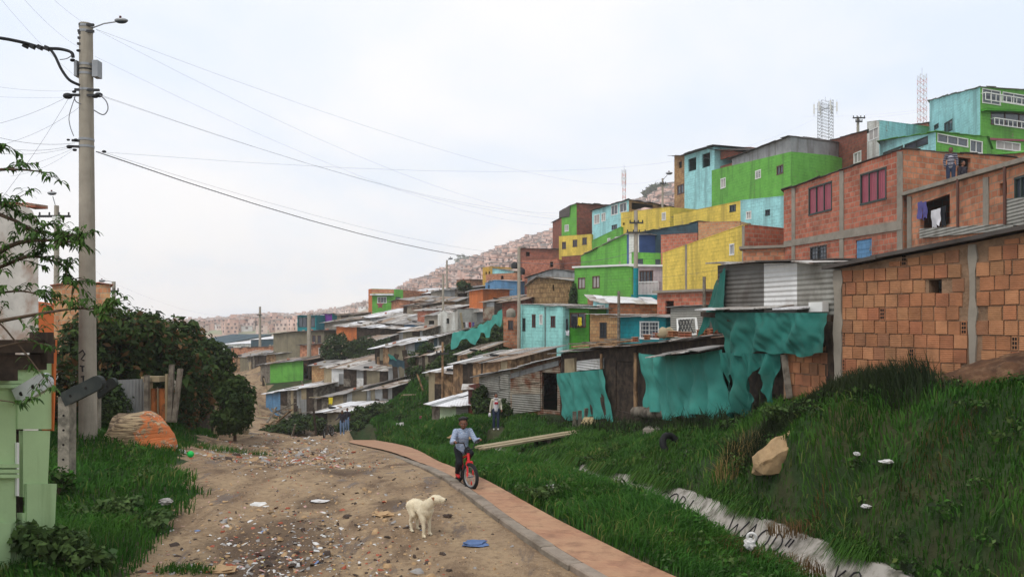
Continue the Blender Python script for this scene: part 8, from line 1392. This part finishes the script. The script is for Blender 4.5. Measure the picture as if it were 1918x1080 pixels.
def crumple(label, px, py, d, w, h, mat, seed, name='plastic_bag', cat='plastic bag', group='single pieces of rubbish', dz=0.):
    q = P(px, py, d); q.z = gz(q.x, q.y) + dz; mb = MB(); n, m = 14, 9; rr_ = random.Random(seed); vs = []
    for i in range(m + 1):
        th = math.pi * i / m
        for j in range(n): ph = 2 * math.pi * j / n; k = 1 + .6 * noise.noise(Vector((math.cos(ph) * math.sin(th) * 2.2 + seed, math.sin(ph) * math.sin(th) * 2.2, math.cos(th) * 2.2))); vs.append(q + Vector((w * math.sin(th) * math.cos(ph) * k, w * .7 * math.sin(th) * math.sin(ph) * k, h * (.8 + math.cos(th) * k))))
    mb.add(vs, [(i * n + j, (i + 1) * n + j, (i + 1) * n + (j + 1) % n, i * n + (j + 1) % n) for i in range(m) for j in range(n)], mat); return tag(mb.build(name, None, tuple(q)), label, cat, group)
M['cloth_denim'] = mk('cloth_denim', srgb(86, 108, 146), var=.25, vs=5); M['ball_green'] = mk('ball_green', srgb(30, 190, 84), rough=.4, bump=0); M['bag_white'] = mk('bag_white', srgb(204, 202, 200), rough=.6, var=.12, vs=9, dirt=srgb(150, 138, 120), damt=.6, ds=8)
crumple('crumpled blue cloth lying on the road in front of the kerb', 890, 1017, 10.75, .17, .035, 'cloth_denim', 2, 'cloth', 'cloth'); mb = MB(); q = P(357, 857, 17.9); q.z = gz(q.x, q.y) + .07; mb.ball(q, .075, 'ball_green', 14, 10); tag(mb.build('ball', None, tuple(q)), 'small bright green ball at the left edge of the road', 'ball')
crumple('white knotted bag in the grass at the bottom edge of the picture', 1404, 1080, 10.55, .075, .075, 'bag_white', 5, dz=.14); mb = MB(); q = P(1408, 1074, 10.55); q.z = gz(q.x, q.y) + .30; mb.torus(q, (.2, 1, .1), .055, .02, 'bag_white', 16, 6); mb.build('handle', bpy.data.objects['plastic_bag'])
for i, (lab, px, py, d, w, h, m_) in enumerate((('white scrap high on the right bank', 1660, 862, 12.2, .10, .03, 'bag_white'), ('pale flat stone on the rim of the channel', 1455, 963, 13.05, .15, .04, 'lit_pink'), ('white scrap on the bank near the lower channel', 1622, 1006, 12.1, .07, .03, 'bag_white'), ('white litter in the grass strip beside the path', 1032, 912, 13.6, .09, .05, 'bag_white'), ('pale bag on the left bank', 310, 945, 12.0, .10, .05, 'lit_grey'), ('pale scraps at the boulder side of the road', 335, 848, 19.3, .16, .06, 'lit_white'), ('white blossom like scrap in the grass at the bottom left', 150, 1062, 9.2, .10, .06, 'bag_white'), ('small puddle with its shine painted white in the middle of the road', 598, 935, 13.2, .14, .012, 'bag_white'), ('pale torn plastic at the road middle', 490, 932, 13.3, .22, .012, 'lit_white'), ('tan broken board on the road near the kerb', 720, 965, 12.3, .16, .03, 'lit_tan'), ('pale stone slab at the bottom of the road', 412, 1068, 9.75, .19, .035, 'lit_tan'), ('dark clod beside the dog', 838, 962, 12.2, .07, .03, 'lit_dark'), ('red tin crushed on the road at the bottom', 432, 1058, 9.9, .06, .03, 'lit_red'), ('white scrap on the grass below the brick wall', 1605, 862, 12.6, .05, .03, 'bag_white'))):  # the mid-road puddle's shine is painted as a flat white crumple
    crumple(lab, px, py, d, w, h, m_, 11 + i, 'scrap', 'rubbish', dz=.16 if px > 1000 or i == 4 else .0)
# ================================================================ the hazy valley air
hz_ = MB(); hz_.hexa([(-2200, -60, -120), (2200, -60, -120), (2200, 2000, -120), (-2200, 2000, -120), (-2200, -60, 118), (2200, -60, 118), (2200, 2000, 118), (-2200, 2000, 118)], 'concrete'); ho_ = hz_.build('haze'); ho_.data.materials.clear()
m = bpy.data.materials.new('haze'); m.use_nodes = True; nt = m.node_tree; nt.nodes.clear(); g = G(nt); v = g.n('ShaderNodeVolumePrincipled', {'Color': (.98, .98, 1, 1), 'Density': .0005, 'Anisotropy': .2}); o = g.n('ShaderNodeOutputMaterial'); nt.links.new(v.outputs[0], o.inputs['Volume']); ho_.data.materials.append(m); ho_['kind'] = 'stuff'
SC.cycles.volume_bounces = 2
